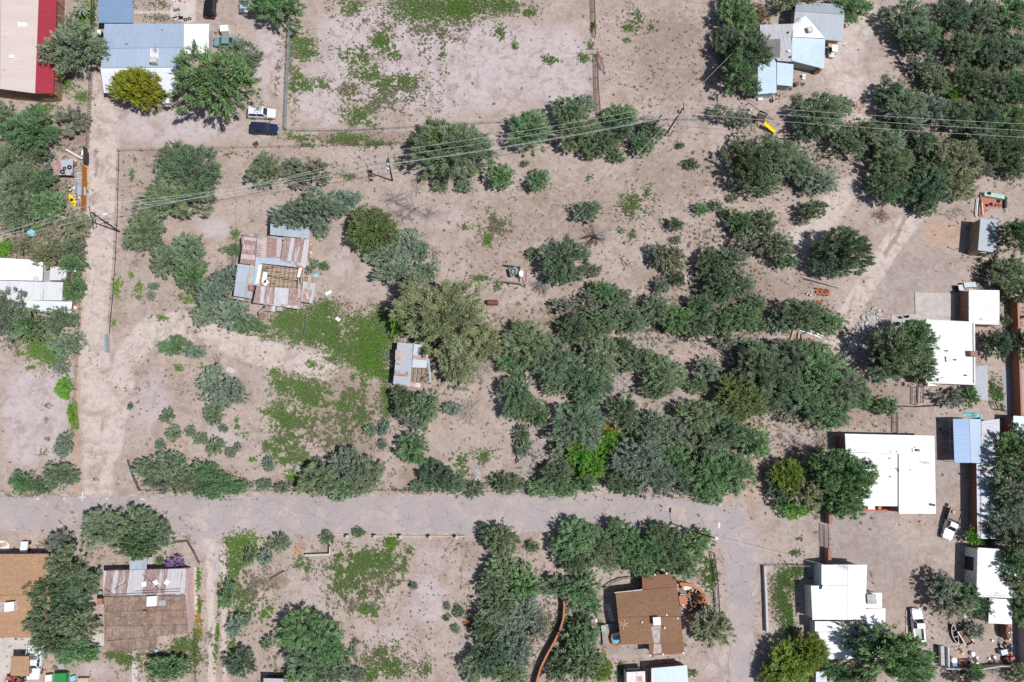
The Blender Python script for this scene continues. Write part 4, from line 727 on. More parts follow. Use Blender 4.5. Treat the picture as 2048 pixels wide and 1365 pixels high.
walls(o, [(796, 688, 2.4), (857, 693, 2.4), (846, 772, 2.4), (788, 767, 2.3)], 'wood', .1, drop=.9)
for t in range(6): f0 = t / 5; p, q = P(824 - f0 * 3, 738 + f0 * 25, 2.62), P(853 - f0 * 5, 738 + f0 * 28, 2.45); mb = MB(); d = q - p; mb.box((p + q) / 2, (d.length, .06, .1), math.atan2(d.y, d.x)); part('rafter', mb, M['deadwood'], o)
for t in range(4): f0 = t / 3; p, q = P(826 + f0 * 24, 737, 2.7), P(822 + f0 * 25, 766, 2.68); mb = MB(); d = q - p; mb.box((p + q) / 2, (d.length, .08, .06), math.atan2(d.y, d.x)); part('batten', mb, M['newwood' if t == 1 else 'wood'], o)
mb = MB(); mb.box(P(859, 742, 2.5), (.3, 4.2, .08), .1); part('loose_sheet', mb, M['metal_grey'], o); mb = MB(); mb.box(P(850, 755, 2.1), (1.6, .4, .05), .8, (0, .3)); part('loose_sheet', mb, M['rustpipe'], o)

# --- brown shingled house
o = bld('house', 'brown shingled house with round walled patio and timber deck', 'house', 1300, 1230)
roof(o, [(1231, 1186, 2.9), (1354, 1174, 2.9), (1361, 1233, 3.5), (1236, 1235, 3.5)], 'shingle_brown', .18); roof(o, [(1236, 1235.6, 3.5), (1361, 1233.6, 3.5), (1367, 1286, 2.9), (1242, 1290, 2.9)], 'shingle_brown', .18)
roof(o, [(1284, 1152, 2.7), (1340, 1148, 2.7), (1353, 1156, 2.7), (1354, 1173.5, 2.8), (1285, 1180, 2.8)], 'shingle_smooth', .18); roof(o, [(1298, 1288, 2.75), (1367.4, 1286.5, 2.75), (1368.5, 1307, 2.55), (1299, 1312, 2.55)], 'shingle_smooth', .18)
f = walls(o, [(1232, 1187, 2.75), (1354, 1175, 2.75), (1366, 1285, 2.75), (1243, 1289, 2.75)], 'orangewall', .35); walls(o, [(1285, 1153, 2.6), (1340, 1149, 2.6), (1352, 1157, 2.6), (1353, 1176, 2.6), (1286, 1183, 2.6)], 'orangewall', .3); walls(o, [(1299, 1286, 2.5), (1366, 1284, 2.5), (1367, 1305, 2.4), (1300, 1310, 2.4)], 'orangewall', .25)
opening(o, f, 3, .3, 1.2, .9, 1.2); opening(o, f, 1, .5, .95, .02, 2.0, 'door', 'wood'); opening(o, f, 3, .7, .9, .02, 2.0, 'door', 'wood')
cooler(o, 1314, 1243, 3.35, 1.15, .06, 'white'); mb = MB(); p = [P(1302, 1254, 3.32), P(1321, 1252, 3.32), P(1320, 1286, 2.93), P(1308, 1287, 2.93)]; mb.prism(p, .012); part('runoff_stain', mb, M['runoff'], o); mb = MB(); p = [P(1308, 1288, 2.785), P(1322, 1288, 2.785), P(1324, 1307, 2.59), P(1306, 1308, 2.59)]; mb.prism(p, .012); part('runoff_stain', mb, M['runoff'], o)
for x, y in ((1284, 1245), (1329, 1256), (1333, 1230), (1355, 1237)): vent(o, x, y, 3.3, .1, .25, 'white')
for x, y in ((1285, 1151), (1310, 1149.5), (1333, 1147), (1300, 1311), (1326, 1309), (1366, 1306), (1280, 1287), (1235, 1185), (1258, 1183), (1283, 1180)): boxat(o, x, y, 2.62, (.25, .25, .12), 'white', 'gutter_bracket')
rail(o, (1229, 1186), (1284, 1180), 2.82, .14, 'offwhite', 'fascia', .14)
mb = MB(); p = P(1248, 1249, 3.42)
for a in (.3, 1.35, 2.6): mb.box(p, (1.5, .10, .05), a)
part('antenna', mb, M['tan'], o)
d_ = bld('deck', 'grey timber deck on the left side of the brown house', 'deck', 1220, 1268); q = [P(1203, 1250, .5), P(1235, 1247, .5), P(1239, 1288, .5), P(1206, 1290, .5)]; mb = MB(); mb.prism(q, .12, ud=q[1] - q[0]); part('deck_boards', mb, M['deck'], d_)
for x, y in ((1205, 1252), (1233, 1250), (1208, 1287), (1236, 1285)): p = P(x, y); mb = MB(); mb.box((p.x, p.y, .17), (.14, .14, .44)); part('deck_post', mb, M['wood'], d_)
p = P(1232, 1277, .9); ht = T('hot_tub', 'octagonal hot tub with orange timber side on the deck', 'hot tub', (p.x, p.y, .5)); mb = MB(); mb.lathe((0, 0, 0), [(1.02, 0), (1.05, .72), (.85, .75), (.78, .5)], 8, .9, 1.25); part('surround', mb, M['orangewood'], ht, local=True); mb = MB(); mb.lathe((0, 0, 0), [(.78, .5), (.001, .51)], 8, .9, 1.25); part('water', mb, M['water'], ht, local=True); mb = MB(); mb.box((.1, .75, .78), (.9, .45, .06), .2); part('step', mb, M['white'], ht, local=True)
for i in range(12):
    f0 = i / 11; p = P(1217 + 9 * f0, 1210 + 33 * f0, .45); mb = MB(); mb.box((0, 0, 0), (.75, .26, .07), -.12); one('stepping_slab', mb, M['offwhite'], 'pale stepping slab in the ladder like row beside the brown house', 'paving slab', (p.x, p.y, .06), group='pale stepping slabs beside the brown house')
# --- white gabled house
o = bld('house', 'white metal gabled house with lower white wings beside the driveway gate', 'house', 1690, 1220)
roof(o, [(1643, 1130, 3.2), (1695, 1130, 4.2), (1695, 1171.5, 4.2), (1643, 1171.5, 3.2)], 'metal_white', .14, (1, 2)); roof(o, [(1622, 1172, 3.0), (1643, 1172, 3.2), (1695, 1172, 4.2), (1695, 1240, 4.2), (1625, 1240, 3.0)], 'metal_white', .14, (2, 3)); roof(o, [(1695.5, 1130, 4.2), (1734, 1130, 3.4), (1731, 1240, 3.4), (1695.5, 1240, 4.2)], 'roof_white', .14)
roof(o, [(1733, 1186, 2.9), (1764, 1186, 2.8), (1764, 1216, 2.8), (1732, 1216.5, 2.9)], 'roof_white', .2, name='side_roof'); roof(o, [(1630, 1243, 2.85), (1731, 1243, 2.95), (1731, 1264, 2.8), (1630, 1263, 2.7)], 'roof_white', .14, name='lower_roof'); roof(o, [(1732, 1218, 2.85), (1771, 1217, 2.75), (1770, 1318, 2.6), (1732, 1318, 2.6)], 'roof_white', .14, name='lower_roof'); roof(o, [(1637, 1265, 2.55), (1731, 1265, 2.65), (1731, 1318, 2.5), (1635, 1319, 2.4)], 'roof_white', .14, name='lower_roof')
f = walls(o, [(1644, 1131, 3.1), (1733, 1131, 3.3), (1730, 1240, 3.3), (1626, 1240, 2.9), (1623, 1173, 2.9), (1644, 1173, 3.1)], 'whitewall', .2); walls(o, [(1734, 1187, 2.8), (1763, 1187, 2.7), (1763, 1215, 2.7), (1734, 1215, 2.8)], 'whitewall', .12); g = walls(o, [(1632, 1246, 2.6), (1769, 1246, 2.6), (1768, 1316, 2.3), (1637, 1317, 2.3)], 'whitewall', .15)
opening(o, f, 2, .5, 1.3, .9, 1.1); opening(o, f, 0, .3, 1.2, .9, 1.1); opening(o, g, 3 if len(g) == 4 else 0, .5, .9, .9, 1.0)
cooler(o, 1744, 1199, 2.85, 1.5, .02, 'greywall'); boxat(o, 1653, 1179, 3.66, (1.55, .85, .12), 'glass', 'skylight', -.42); boxat(o, 1714, 1226, 3.7, (1.1, .5, .08), 'offwhite', 'skylight'); antenna(o, (1686, 1134), (1695, 1138), 3.9)
# --- big flat white roof
o = bld('house', 'low house with large flat white roof, biggest roof at the right', 'house', 1780, 950)
TOP = [(1690, 868, 3.3), (1869, 872, 3.3), (1872, 1028, 3.3), (1798, 1028, 3.3), (1798, 908, 3.3), (1692, 904, 3.3)]; LOW = [(1694, 905, 3.05), (1797.4, 908.5, 3.05), (1797.4, 1013, 3.05), (1713, 1012, 3.05)]
roof(o, TOP, 'roof_white', .25); roof(o, LOW, 'roof_white', .2, name='lower_roof'); f = walls(o, TOP, 'brick', .3, drop=.24); g = walls(o, [(1696, 906, 2.9), (1797, 909, 2.9), (1797, 1001, 2.9), (1714, 1000, 2.9)], 'brick', .1); opening(o, g, 3 if False else 0, .5, 1.0, .9, 1.1)
for i in range(len(g)): pass
posts(o, [(1716, 1009), (1756, 1010), (1794, 1010)], 3.0, .08, 'whitewall'); boxat(o, 1752, 948, 3.1, (1.0, 1.0, .15), 'tan', 'roof_hatch'); boxat(o, 1834, 901, 3.33, (.65, .38, .25), 'rustpipe', 'vent_box'); boxat(o, 1826, 901, 3.33, (.3, .6, .15), 'steel', 'vent_box'); boxat(o, 1864, 1010, 3.33, (1.0, .4, .12), 'black', 'vent_box', -.2)
for x, y in ((1709, 900), (1780, 903), (1793, 904), (1780, 917), (1738, 918), (1794, 938), (1797, 942), (1781, 954), (1820, 940), (1829, 895)): vent(o, x, y, 3.1, .07, .18, 'darksteel')
antenna(o, (1846, 926), (1856, 929), 3.2); boxat(o, 1738, 1014, .9, (1.3, .8, .7), 'cooler', 'wall_air_conditioner'); mb = MB(); p = P(1762, 1017, .7); mb.lathe((p.x, p.y, 0), [(.45, 0), (.5, .6), (.4, .62), (.4, .5)], 12); one_w('planter', mb, M['clay'], 'round clay planter on the porch of the flat white roof', 'planter', Vector((p.x, p.y, 0)))
mb = MB(); mb.prism([P(1715, 1013, .1), P(1797, 1014, .1), P(1797, 1024, .1), P(1718, 1023, .1)], .14); part('porch_floor', mb, M['redslab'], o)
# --- upper white house with small white roof and grey lean-to
o = bld('house', 'upper white flat roofed house with square skylight and brick chimney', 'house', 1900, 705)
PT = [(1850, 641, 3.2), (1947, 646, 3.2), (1948, 769, 3.2), (1852, 765, 3.2)]; roof(o, PT, 'roof_white', .2); f = walls(o, PT, 'brick', .15, drop=.19); parapet(o, PT, 'whitewall'); opening(o, f, 3 if False else 0, .4, 1.2, .9, 1.1); boxat(o, 1896, 719, 3.25, (1.0, 1.0, .22), 'cooler', 'skylight'); boxat(o, 1941, 709, 3.2, (1.3, 1.0, .9), 'brick', 'chimney')
for x, y in ((1911, 720), (1894, 702), (1932, 751)): vent(o, x, y, 3.2, .1, .3, 'darksteel')
boxat(o, 1884, 756, 3.22, (.6, .12, .06), 'red', 'roof_patch'); roof(o, [(1949, 732, 2.3), (1975, 731, 2.2), (1976, 800, 2.2), (1950, 800, 2.3)], 'roof_greyweather', .08, name='lean_to_roof'); posts(o, [(1973, 734), (1974, 797), (1952, 797)], 2.2, .05, 'wood'); boxat(o, 1857, 771, .0, (1.6, .5, .9), 'white', 'step_rail')
o = bld('outbuilding', 'small square white roofed outbuilding casting shade on a slab', 'outbuilding', 1968, 615); KP = [(1938, 580, 3.0), (1999, 581, 3.0), (1999, 650, 3.0), (1938, 648, 3.0)]; roof(o, KP, 'roof_dirty', .2); f = walls(o, KP, 'brick', .15, drop=.19); opening(o, f, 3 if False else 2, .5, .9, .02, 2.0, 'door', 'wood')
# --- grey shed
o = bld('shed', 'grey metal roofed timber shed casting a dark shadow', 'shed', 1976, 470); LP = [(1961, 437, 3.1), (1997, 441, 2.9), (1992, 506, 2.9), (1956, 501, 3.1)]; roof(o, LP, 'metal_grey', .1, (1, 2)); f = walls(o, LP, 'wood', .1, drop=.1); opening(o, f, 3 if False else 0, .5, 1.0, .02, 2.0, 'door', 'darksteel')
# --- carport and long shed at right
o = bld('carport', 'blue grey gabled carport right of the large flat white roof', 'carport', 1932, 882)
roof(o, [(1906, 838, 2.7), (1938.5, 838, 3.1), (1941.5, 926, 3.1), (1909, 926, 2.7)], 'metal_carport', .08, (0, 3)); roof(o, [(1939, 838, 3.1), (1962, 839, 2.8), (1962, 927, 2.8), (1942, 926, 3.1)], 'metal_blue', .08, (0, 3)); posts(o, [(1909, 841), (1912, 923), (1910, 882), (1959, 842), (1959, 923)], 2.7)
o = bld('long_shed', 'long narrow rust stained white tin shed under trees', 'shed', 1978, 960); SP = [(1961.5, 843, 2.7), (1999, 838, 2.9), (2004, 1078, 2.9), (1957, 1078, 2.7)]
roof(o, [(1963, 843, 2.72), (1999, 838, 2.95), (2004, 1078, 2.95), (1962, 1078, 2.72)], 'metal_oldwhite', .08, (0, 3)); roof(o, [(1953, 928, 2.5), (1962, 928, 2.65), (1961, 1076, 2.65), (1955, 1076, 2.5)], 'rust_pale', .06, (0, 3), 'eave_strip'); walls(o, SP, 'redwall', .2, drop=.12); boxat(o, 1950, 1000, 1.2, (.5, 1.0, .06), 'newwood', 'shelf')
# --- patchwork roofed house at the top right
o = bld('house', 'patchwork roofed house with grey, white and pale blue sheets at the top', 'house', 1600, 90)
roof(o, [(1593, 4, 2.9), (1686, 9, 2.9), (1689, 30, 3.5), (1590, 22, 3.5)], 'metal_grey'); roof(o, [(1590, 22.6, 3.5), (1689, 30.6, 3.5), (1685, 83, 2.8), (1651, 80, 2.85), (1611, 31, 3.4), (1588, 46, 3.25)], 'metal_grey', u=(0, 1)); roof(o, [(1586, 48, 3.0), (1611, 31, 3.35), (1650, 77, 3.1), (1585, 74, 3.3)], 'roof_white', .1, u=(0, 3)); roof(o, [(1584.5, 75, 3.3), (1650.5, 78.5, 3.1), (1648, 138, 2.6), (1584, 122, 2.7)], 'metal_sky')
roof(o, [(1520, 50, 3.0), (1586, 48, 3.1), (1583, 123.5, 3.0), (1555, 122, 3.0), (1553, 117, 3.0), (1520, 117, 2.9)], 'rolled_grey', .12, name='flat_roof'); roof(o, [(1521, 80, 3.0), (1561, 78, 3.06), (1560, 116, 3.02), (1521, 115, 2.95)], 'blackpatch', .05, name='roof_patch'); roof(o, [(1516, 118.5, 2.6), (1552.5, 118.5, 2.6), (1553, 186, 2.3), (1515, 189, 2.3)], 'metal_sky', .1, (0, 3), 'rear_roof'); roof(o, [(1554, 125, 2.7), (1587, 129, 2.6), (1585, 173, 2.3), (1554, 170, 2.4)], 'metal_sky', .1, (0, 3), 'rear_roof')
for pp, m_ in (([(1521, 51, 2.9), (1585, 49, 2.9), (1582, 122, 2.8), (1522, 116, 2.8)], 'greywall'), ([(1586, 50, 2.8), (1649, 79, 2.8), (1647, 132, 2.5), (1586, 121, 2.5)], 'greywall'), ([(1592, 8, 2.8), (1685, 13, 2.8), (1672, 74, 2.7), (1652, 72, 2.7), (1612, 34, 2.7), (1592, 44, 2.7)], 'adobe'), ([(1517, 119, 2.5), (1552, 119, 2.5), (1552, 185, 2.2), (1516, 188, 2.2)], 'greywall'), ([(1555, 127, 2.5), (1586, 130, 2.5), (1584, 172, 2.2), (1555, 169, 2.2)], 'greywall')): f = walls(o, pp, m_, .12)
for x, y in ((1659, 85), (1668, 86)): boxat(o, x, y, .0, (.9, .5, 1.6), 'orangewall', 'porch_pillar')
for x, y in ((1628, 148), (1633, 147)): boxat(o, x, y, .0, (.5, .5, 1.7), 'brick', 'porch_pillar')
cooler(o, 1621, 58, 3.0, 1.0, .3, 'cooler'); boxat(o, 1577, 104, 3.05, (.6, .4, .3), 'white', 'vent_box'); vent(o, 1577, 65, 3.05, .12, .3, 'darksteel'); vent(o, 1581, 114, 3.0, .12, .3, 'darksteel'); antenna(o, (1592, 46), (1599, 42), 3.3)
# --- patched white roofs at the lower right
o = bld('house', 'patched dirty white roofed house under trees at the right edge', 'house', 1998, 1145); OP = [(1955, 1097, 3.1), (2062, 1104, 3.1), (2062, 1196, 3.1), (1953, 1192, 3.1)]; roof(o, OP, 'roof_dirty', .2); f = walls(o, OP, 'whitewall', .1, drop=.18); parapet(o, OP, 'whitewall'); opening(o, f, 3, .35, 2.4, .02, 2.2, 'door', 'darksteel')
o = bld('annex', 'lower plain white roofed annex left of the patched white roof', 'annex', 2000, 1222); PP = [(1979, 1197, 2.7), (2025, 1199, 2.7), (2024, 1249, 2.6), (1977, 1247, 2.6)]; roof(o, PP, 'roof_white', .15); f = walls(o, PP, 'greywall', .12); opening(o, f, 2, .5, .9, .02, 1.9, 'door', 'wood')
o = bld('house', 'pale blue sheet roofed house at the right edge beyond the brick wall', 'house', 2060, 870); QP = [(2027, 832, 2.8), (2100, 836, 2.8), (2100, 915, 2.6), (2026, 907, 2.6)]; roof(o, QP, 'metal_sky', .1); walls(o, QP, 'redwall', .15)
# --- lower middle: metal shed and camper
o = bld('shed', 'blue corrugated roofed shed with red wall at the bottom below the brown house', 'shed', 1340, 1350); FP = [(1303, 1337, 2.6), (1374, 1331, 2.6), (1380, 1420, 2.7), (1302, 1420, 2.7)]; roof(o, FP, 'metal_blue', .1); f = walls(o, FP, 'redwall', .2); opening(o, f, 2 if False else 0, .5, 2.0, .02, 2.1, 'door', 'white')
o = bld('camper_trailer', 'old white camper trailer with rust patch beside the blue roofed shed', 'camper', 1270, 1365); CP = [(1253, 1345, 2.3), (1290, 1343, 2.3), (1293, 1430, 2.3), (1255, 1430, 2.3)]; q = [P(*a) for a in CP]; mb = MB(); mb.prism(q, zb=.45); part('body', mb, M['offwhite'], o); roof(o, [(1272, 1347, 2.36), (1284, 1347, 2.36), (1285, 1364, 2.36), (1273, 1364, 2.36)], 'rust_rows', .05, name='roof_patch'); mb = MB(); mb.prism([P(1254, 1340, 2.0), P(1289, 1338, 2.0), P(1290, 1342.6, 2.25), P(1253, 1344.6, 2.25)], .9); part('front_window', mb, M['glass'], o)
for x, y in ((1256, 1380), (1288, 1380)): p = P(x, y, .5); mb = MB(); mb.tube((p.x - .1, p.y, .36), (p.x + .1, p.y, .36), .36, n=16); part('wheel', mb, M['rubber'], o)
o = bld('shed', 'dark low shed at the bottom edge beneath the big clump of trees', 'shed', 565, 1365); roof(o, [(527, 1357, 2.2), (608, 1359, 2.2), (610, 1420, 2.3), (526, 1420, 2.3)], 'rolled_grey', .1); walls(o, [(527, 1357, 2.1), (608, 1359, 2.1), (610, 1420, 2.2), (526, 1420, 2.2)], 'black', .15)
o = bld('shed', 'low rusted tin roof carrying three tyres beside the lane', 'shed', 127, 335); TP = [(109, 323, 2.0), (146, 318, 2.0), (145, 351, 1.9), (107, 350, 1.9)]; roof(o, TP, 'rust_pale', .06); posts(o, [(111, 325), (144, 321), (143, 348), (109, 348)], 1.95, .05, 'wood'); walls(o, [(109, 323, 1.9), (146, 319, 1.9), (145, 326, 1.9), (109, 330, 1.9)], 'wood', .05)
o = bld('outhouse_roof', 'grey corrugated lean-to behind the white gabled house at the bottom', 'shed', 1642, 1355); roof(o, [(1632, 1344, 2.0), (1653, 1344, 2.0), (1655, 1390, 2.0), (1632, 1390, 2.0)], 'metal_grey', .06); walls(o, [(1632, 1344, 1.9), (1653, 1344, 1.9), (1655, 1390, 1.9), (1632, 1390, 1.9)], 'wood', .1); o.name = 'lean_to'
o = bld('shed', 'white roofed shed at the bottom under the yellow green trees', 'shed', 1588, 1360); roof(o, [(1571, 1354, 2.2), (1605, 1355, 2.2), (1606, 1400, 2.2), (1570, 1400, 2.2)], 'roof_white', .08); walls(o, [(1571, 1354, 2.1), (1605, 1355, 2.1), (1606, 1400, 2.1), (1570, 1400, 2.1)], 'whitewall', .1)
# ================================================================ VEHICLES
def paint(name, col): return plain('car paint ' + name, col, .28, .06, 1.0, .1, spec=.5)
CP = {'white': paint('white', (.74, .75, .76)), 'black': paint('black', (.012, .014, .016)), 'navy': paint('navy', (.016, .026, .060)), 'silver': paint('silver', (.42, .46, .50)), 'sage': paint('sage', (.17, .29, .30))}
M['chrome'] = plain('dull rim metal', (.40, .40, .41), .35, .15, 5, .6); M['lamp_red'] = plain('red lens', (.40, .02, .02), .3, .1, 3); M['lamp_clear'] = plain('clear lens', (.60, .62, .64), .2, .1, 3)
def car(label, px, py, ang, col, style='suv', L=4.9, Wd=1.9, name=None, wheel_out=0.0, cat=None):
    p = P(px, py, .9); o = T(name or {'suv': 'suv', 'sedan': 'car', 'pickup': 'pickup_truck', 'flatbed': 'flatbed_truck', 'utility': 'pickup_truck'}[style], label, cat or {'suv': 'suv', 'sedan': 'car'}.get(style, 'pickup truck'), (p.x, p.y, 0), R(ang))
    h = L / 2; w = Wd / 2; up = 1.0 if style == 'sedan' else 1.12; mt = CP[col]
    if style == 'suv': st = [(-h, .80, .7), (-h + .12, .96, up - .1), (-h + .5, 1, up), (.85, 1, up), (1.15, .99, up - .04), (h - .35, .95, up - .12), (h - .08, .84, up - .22), (h, .68, .72)]; cab = (-h + .12, 1.15, -h + .38, .45, 1.80)
    elif style == 'sedan': st = [(-h, .80, .7), (-h + .15, .95, .92), (-1.3, 1, up - .03), (.9, 1, up - .05), (1.2, .98, up - .1), (h - .35, .94, .86), (h - .08, .82, .76), (h, .66, .62)]; cab = (-1.45, 1.0, -.95, .30, 1.42)
    else: st = [(-.62, 1, up - .08), (-.5, 1, up), (.95, 1, up), (1.25, .99, up - .02), (h - .35, .95, up - .10), (h - .08, .86, up - .2), (h, .70, .75)]; cab = (-.58, 1.05, -.42, .38, 1.78)
    mb = MB(); rings = []
    for x, f, zt in st: hw = w * f; rings.append([Vector((x, -hw * .92, .32)), Vector((x, -hw, .55)), Vector((x, -hw * .985, zt - .14)), Vector((x, -hw * .88, zt)), Vector((x, 0, zt + .025)), Vector((x, hw * .88, zt)), Vector((x, hw * .985, zt - .14)), Vector((x, hw, .55)), Vector((x, hw * .92, .32))])
    for a, b in zip(rings[:-1], rings[1:]):
        for k_ in range(9): j = (k_ + 1) % 9; mb.face([a[j], a[k_], b[k_], b[j]])
    mb.face(rings[0]); mb.face(rings[-1][::-1]); part('body', mb, mt, o, local=True)
    xb, xf, tb, tf, zt = cab; zb = up - .03; wb, wt = w * .93, w * .74
    B = [Vector((xb, -wb, zb)), Vector((xf, -wb, zb)), Vector((xf, wb, zb)), Vector((xb, wb, zb))]; Tt = [Vector((tb, -wt, zt)), Vector((tf, -wt, zt)), Vector((tf, wt, zt)), Vector((tb, wt, zt))]
    mb = MB(); mid = [v + Vector((0, 0, .035)) for v in [Vector((tb + .15, -wt * .8, zt)), Vector((tf - .15, -wt * .8, zt)), Vector((tf - .15, wt * .8, zt)), Vector((tb + .15, wt * .8, zt))]]; mb.face(mid)
    for i in range(4): j = (i + 1) % 4; mb.face([B[i], B[j], Tt[j], Tt[i]]); mb.face([Tt[i], Tt[j], mid[j], mid[i]])
    part('cabin', mb, mt, o, local=True)
    def glass(nm, i, a0, a1, b0=.12, b1=.90):
        j = (i + 1) % 4; lo = lambda t, s: (B[i].lerp(B[j], t)).lerp(Tt[i].lerp(Tt[j], t), s); q = [lo(a0, b0), lo(a1, b0), lo(a1, b1), lo(a0, b1)]; n = (q[1] - q[0]).cross(q[3] - q[0]).normalized() * .012
        m2 = MB(); m2.face([v + n for v in q]); part(nm, m2, M['glass'], o, local=True)
    glass('windshield', 1, .06, .94); glass('rear_window', 3, .1, .9)
    for i in (0, 2): glass('side_window', i, .05, .48, .15, .88); glass('side_window', i, .53, .93, .15, .88)
    for sx, sy in ((1, 1), (1, -1), (-1, 1), (-1, -1)):
        c_ = Vector((sx * h * .61, sy * (w - .10 + wheel_out), .37)); m2 = MB(); m2.tube(c_ + Vector((0, -.12, 0)), c_ + Vector((0, .12, 0)), .37, n=20); wl = part('wheel', m2, M['rubber'], o, local=True); m2 = MB(); m2.tube(c_ + Vector((0, sy * .115, 0)), c_ + Vector((0, sy * .132, 0)), .23, .2, 14); part('rim', m2, M['chrome'], wl, local=True)
        m2 = MB(); m2.box((sx * (h - .04 if sx > 0 or style in ('suv', 'sedan') else h - .02), sy * w * .62, .80), (.14, .34, .14)); part('headlight' if sx > 0 else 'tail_light', m2, M['lamp_clear' if sx > 0 else 'lamp_red'], o, local=True)
    for sy in (1, -1): m2 = MB(); m2.box((xf - .15, sy * (w + .10), up + .08), (.14, .22, .16)); part('side_mirror', m2, mt if col != 'white' else M['black'], o, local=True)
    m2 = MB(); m2.box((h - .02, 0, .52), (.14, Wd * .9, .16)); part('bumper', m2, M['steel'], o, local=True)
    m2 = MB(); m2.box((0, 0, .34), (L * .86, Wd * .78, .16)); part('chassis', m2, M['black'], o, local=True)
    if style in ('pickup', 'utility'):
        m2 = MB(); x0, x1 = -h, -.66; cx_, ln = (x0 + x1) / 2, x1 - x0; m2.box((cx_, 0, .62), (ln, Wd * .84, .06)); part('bed_floor', m2, M['greywall'] if style == 'pickup' else mt, o, local=True)
        for sy in (1, -1): m2 = MB(); m2.box((cx_, sy * (w - .07), .80), (ln, .13, .62)); part('bed_side', m2, mt, o, local=True)
        m2 = MB(); m2.box((x0 + .03, 0, .84), (.07, Wd * .82, .5)); part('tailgate', m2, mt, o, local=True)
        if style == 'utility':
            for sy in (1, -1): m2 = MB(); m2.box((cx_, sy * (w - .25), 1.2), (ln, .42, .10)); part('toolbox', m2, mt, o, local=True); m2 = MB(); m2.tube((x0 + .1, sy * (w - .12), 1.75), (xf - .6, sy * (w - .12), 1.95), .035, n=6); m2.tube((x0 + .1, sy * (w - .12), 1.1), (x0 + .1, sy * (w - .12), 1.75), .035, n=6); part('rack_bar', m2, M['white'], o, local=True)
            m2 = MB()
            for t in range(5): m2.tube((x0 + .15 + t * .5, -w + .12, 1.78), (x0 + .15 + t * .5, w - .12, 1.78), .03, n=6)
            part('ladder_rack', m2, M['white'], o, local=True)
    if style == 'flatbed':
        m2 = MB(); m2.box((-h * .62, 0, .92), (h * .95, Wd * 1.12, .10)); part('flat_bed', m2, M['wood'], o, local=True); m2 = MB(); m2.box((-.78, 0, 1.35), (.07, Wd * 1.0, .8)); part('headboard', m2, M['darksteel'], o, local=True)
        for sy in (1, -1): m2 = MB(); m2.box((-h * .62, sy * Wd * .57, 1.02), (h * .95, .06, .16)); part('side_rail', m2, M['darksteel'], o, local=True)
    return o
car('black suv parked on dirt above the white boxy chest at the top', 421, 10, 90, 'black', L=5.0, Wd=1.95)
car('silver car half under the big green tree at the top edge', 489, 1, -90, 'silver', 'sedan', 4.7, 1.8)
car('faded sage sedan parked under the big green tree of the blue house', 455, 84, 0, 'sage', 'sedan', 5.0, 1.85)
s_ = car('white suv parked beside the navy one near the pipe fence', 523, 226, 0, 'white', L=5.0, Wd=1.9, wheel_out=.02)
for x in (-.9, .1): m2 = MB(); m2.tube((x, -.6, 1.88), (x, .6, 1.88), .03, n=6); part('roof_bar', m2, M['black'], s_, local=True)
car('navy blue suv parked below the white one near the pipe fence', 528, 257, 0, 'navy', L=5.0, Wd=1.95)
car('white pickup parked nose up beside a concrete kerb by the sparse trees', 1836, 1250, 90, 'white', 'pickup', 5.3, 2.0)
car('white flatbed truck with brown wooden bed parked aslant in the yard', 1902, 1050, -114, 'white', 'flatbed', 5.4, 1.95)
car('white utility pickup with ladder rack beside the tan shingled shed', 69, 1323, -90, 'white', 'utility', 5.4, 2.0)
p = P(1665, 102, 1.0); o = T('golf_cart', 'white roofed golf cart beside the patchwork roofed house', 'golf cart', (p.x, p.y, 0), R(-95))
mb = MB(); mb.box((0, 0, 1.85), (1.5, 1.15, .07)); part('canopy', mb, M['white'], o, local=True)
mb = MB(); mb.box((0, 0, .42), (2.3, 1.15, .22)).box((.95, 0, .62), (.5, 1.1, .3)).box((-.85, 0, .66), (.55, 1.1, .35)); part('body', mb, M['offwhite'], o, local=True)
mb = MB(); mb.box((-.25, 0, .72), (.55, 1.0, .14)).box((-.52, 0, 1.0), (.12, 1.0, .5)); part('seat', mb, M['black'], o, local=True)
for x, y in ((.7, .5), (.7, -.5), (-.65, .5), (-.65, -.5)):
    mb = MB(); mb.tube((x, y, .5), (x * .95, y, 1.83), .025, n=6); part('canopy_post', mb, M['darksteel'], o, local=True); mb = MB(); mb.tube((x * 1.1, y * 1.02 - .09, .23), (x * 1.1, y * 1.02 + .09, .23), .23, n=14); part('wheel', mb, M['rubber'], o, local=True)
mb = MB(); mb.torus((.42, -.25, 1.02), .16, .02, 14, 6); part('steering_wheel', mb, M['black'], o, local=True)

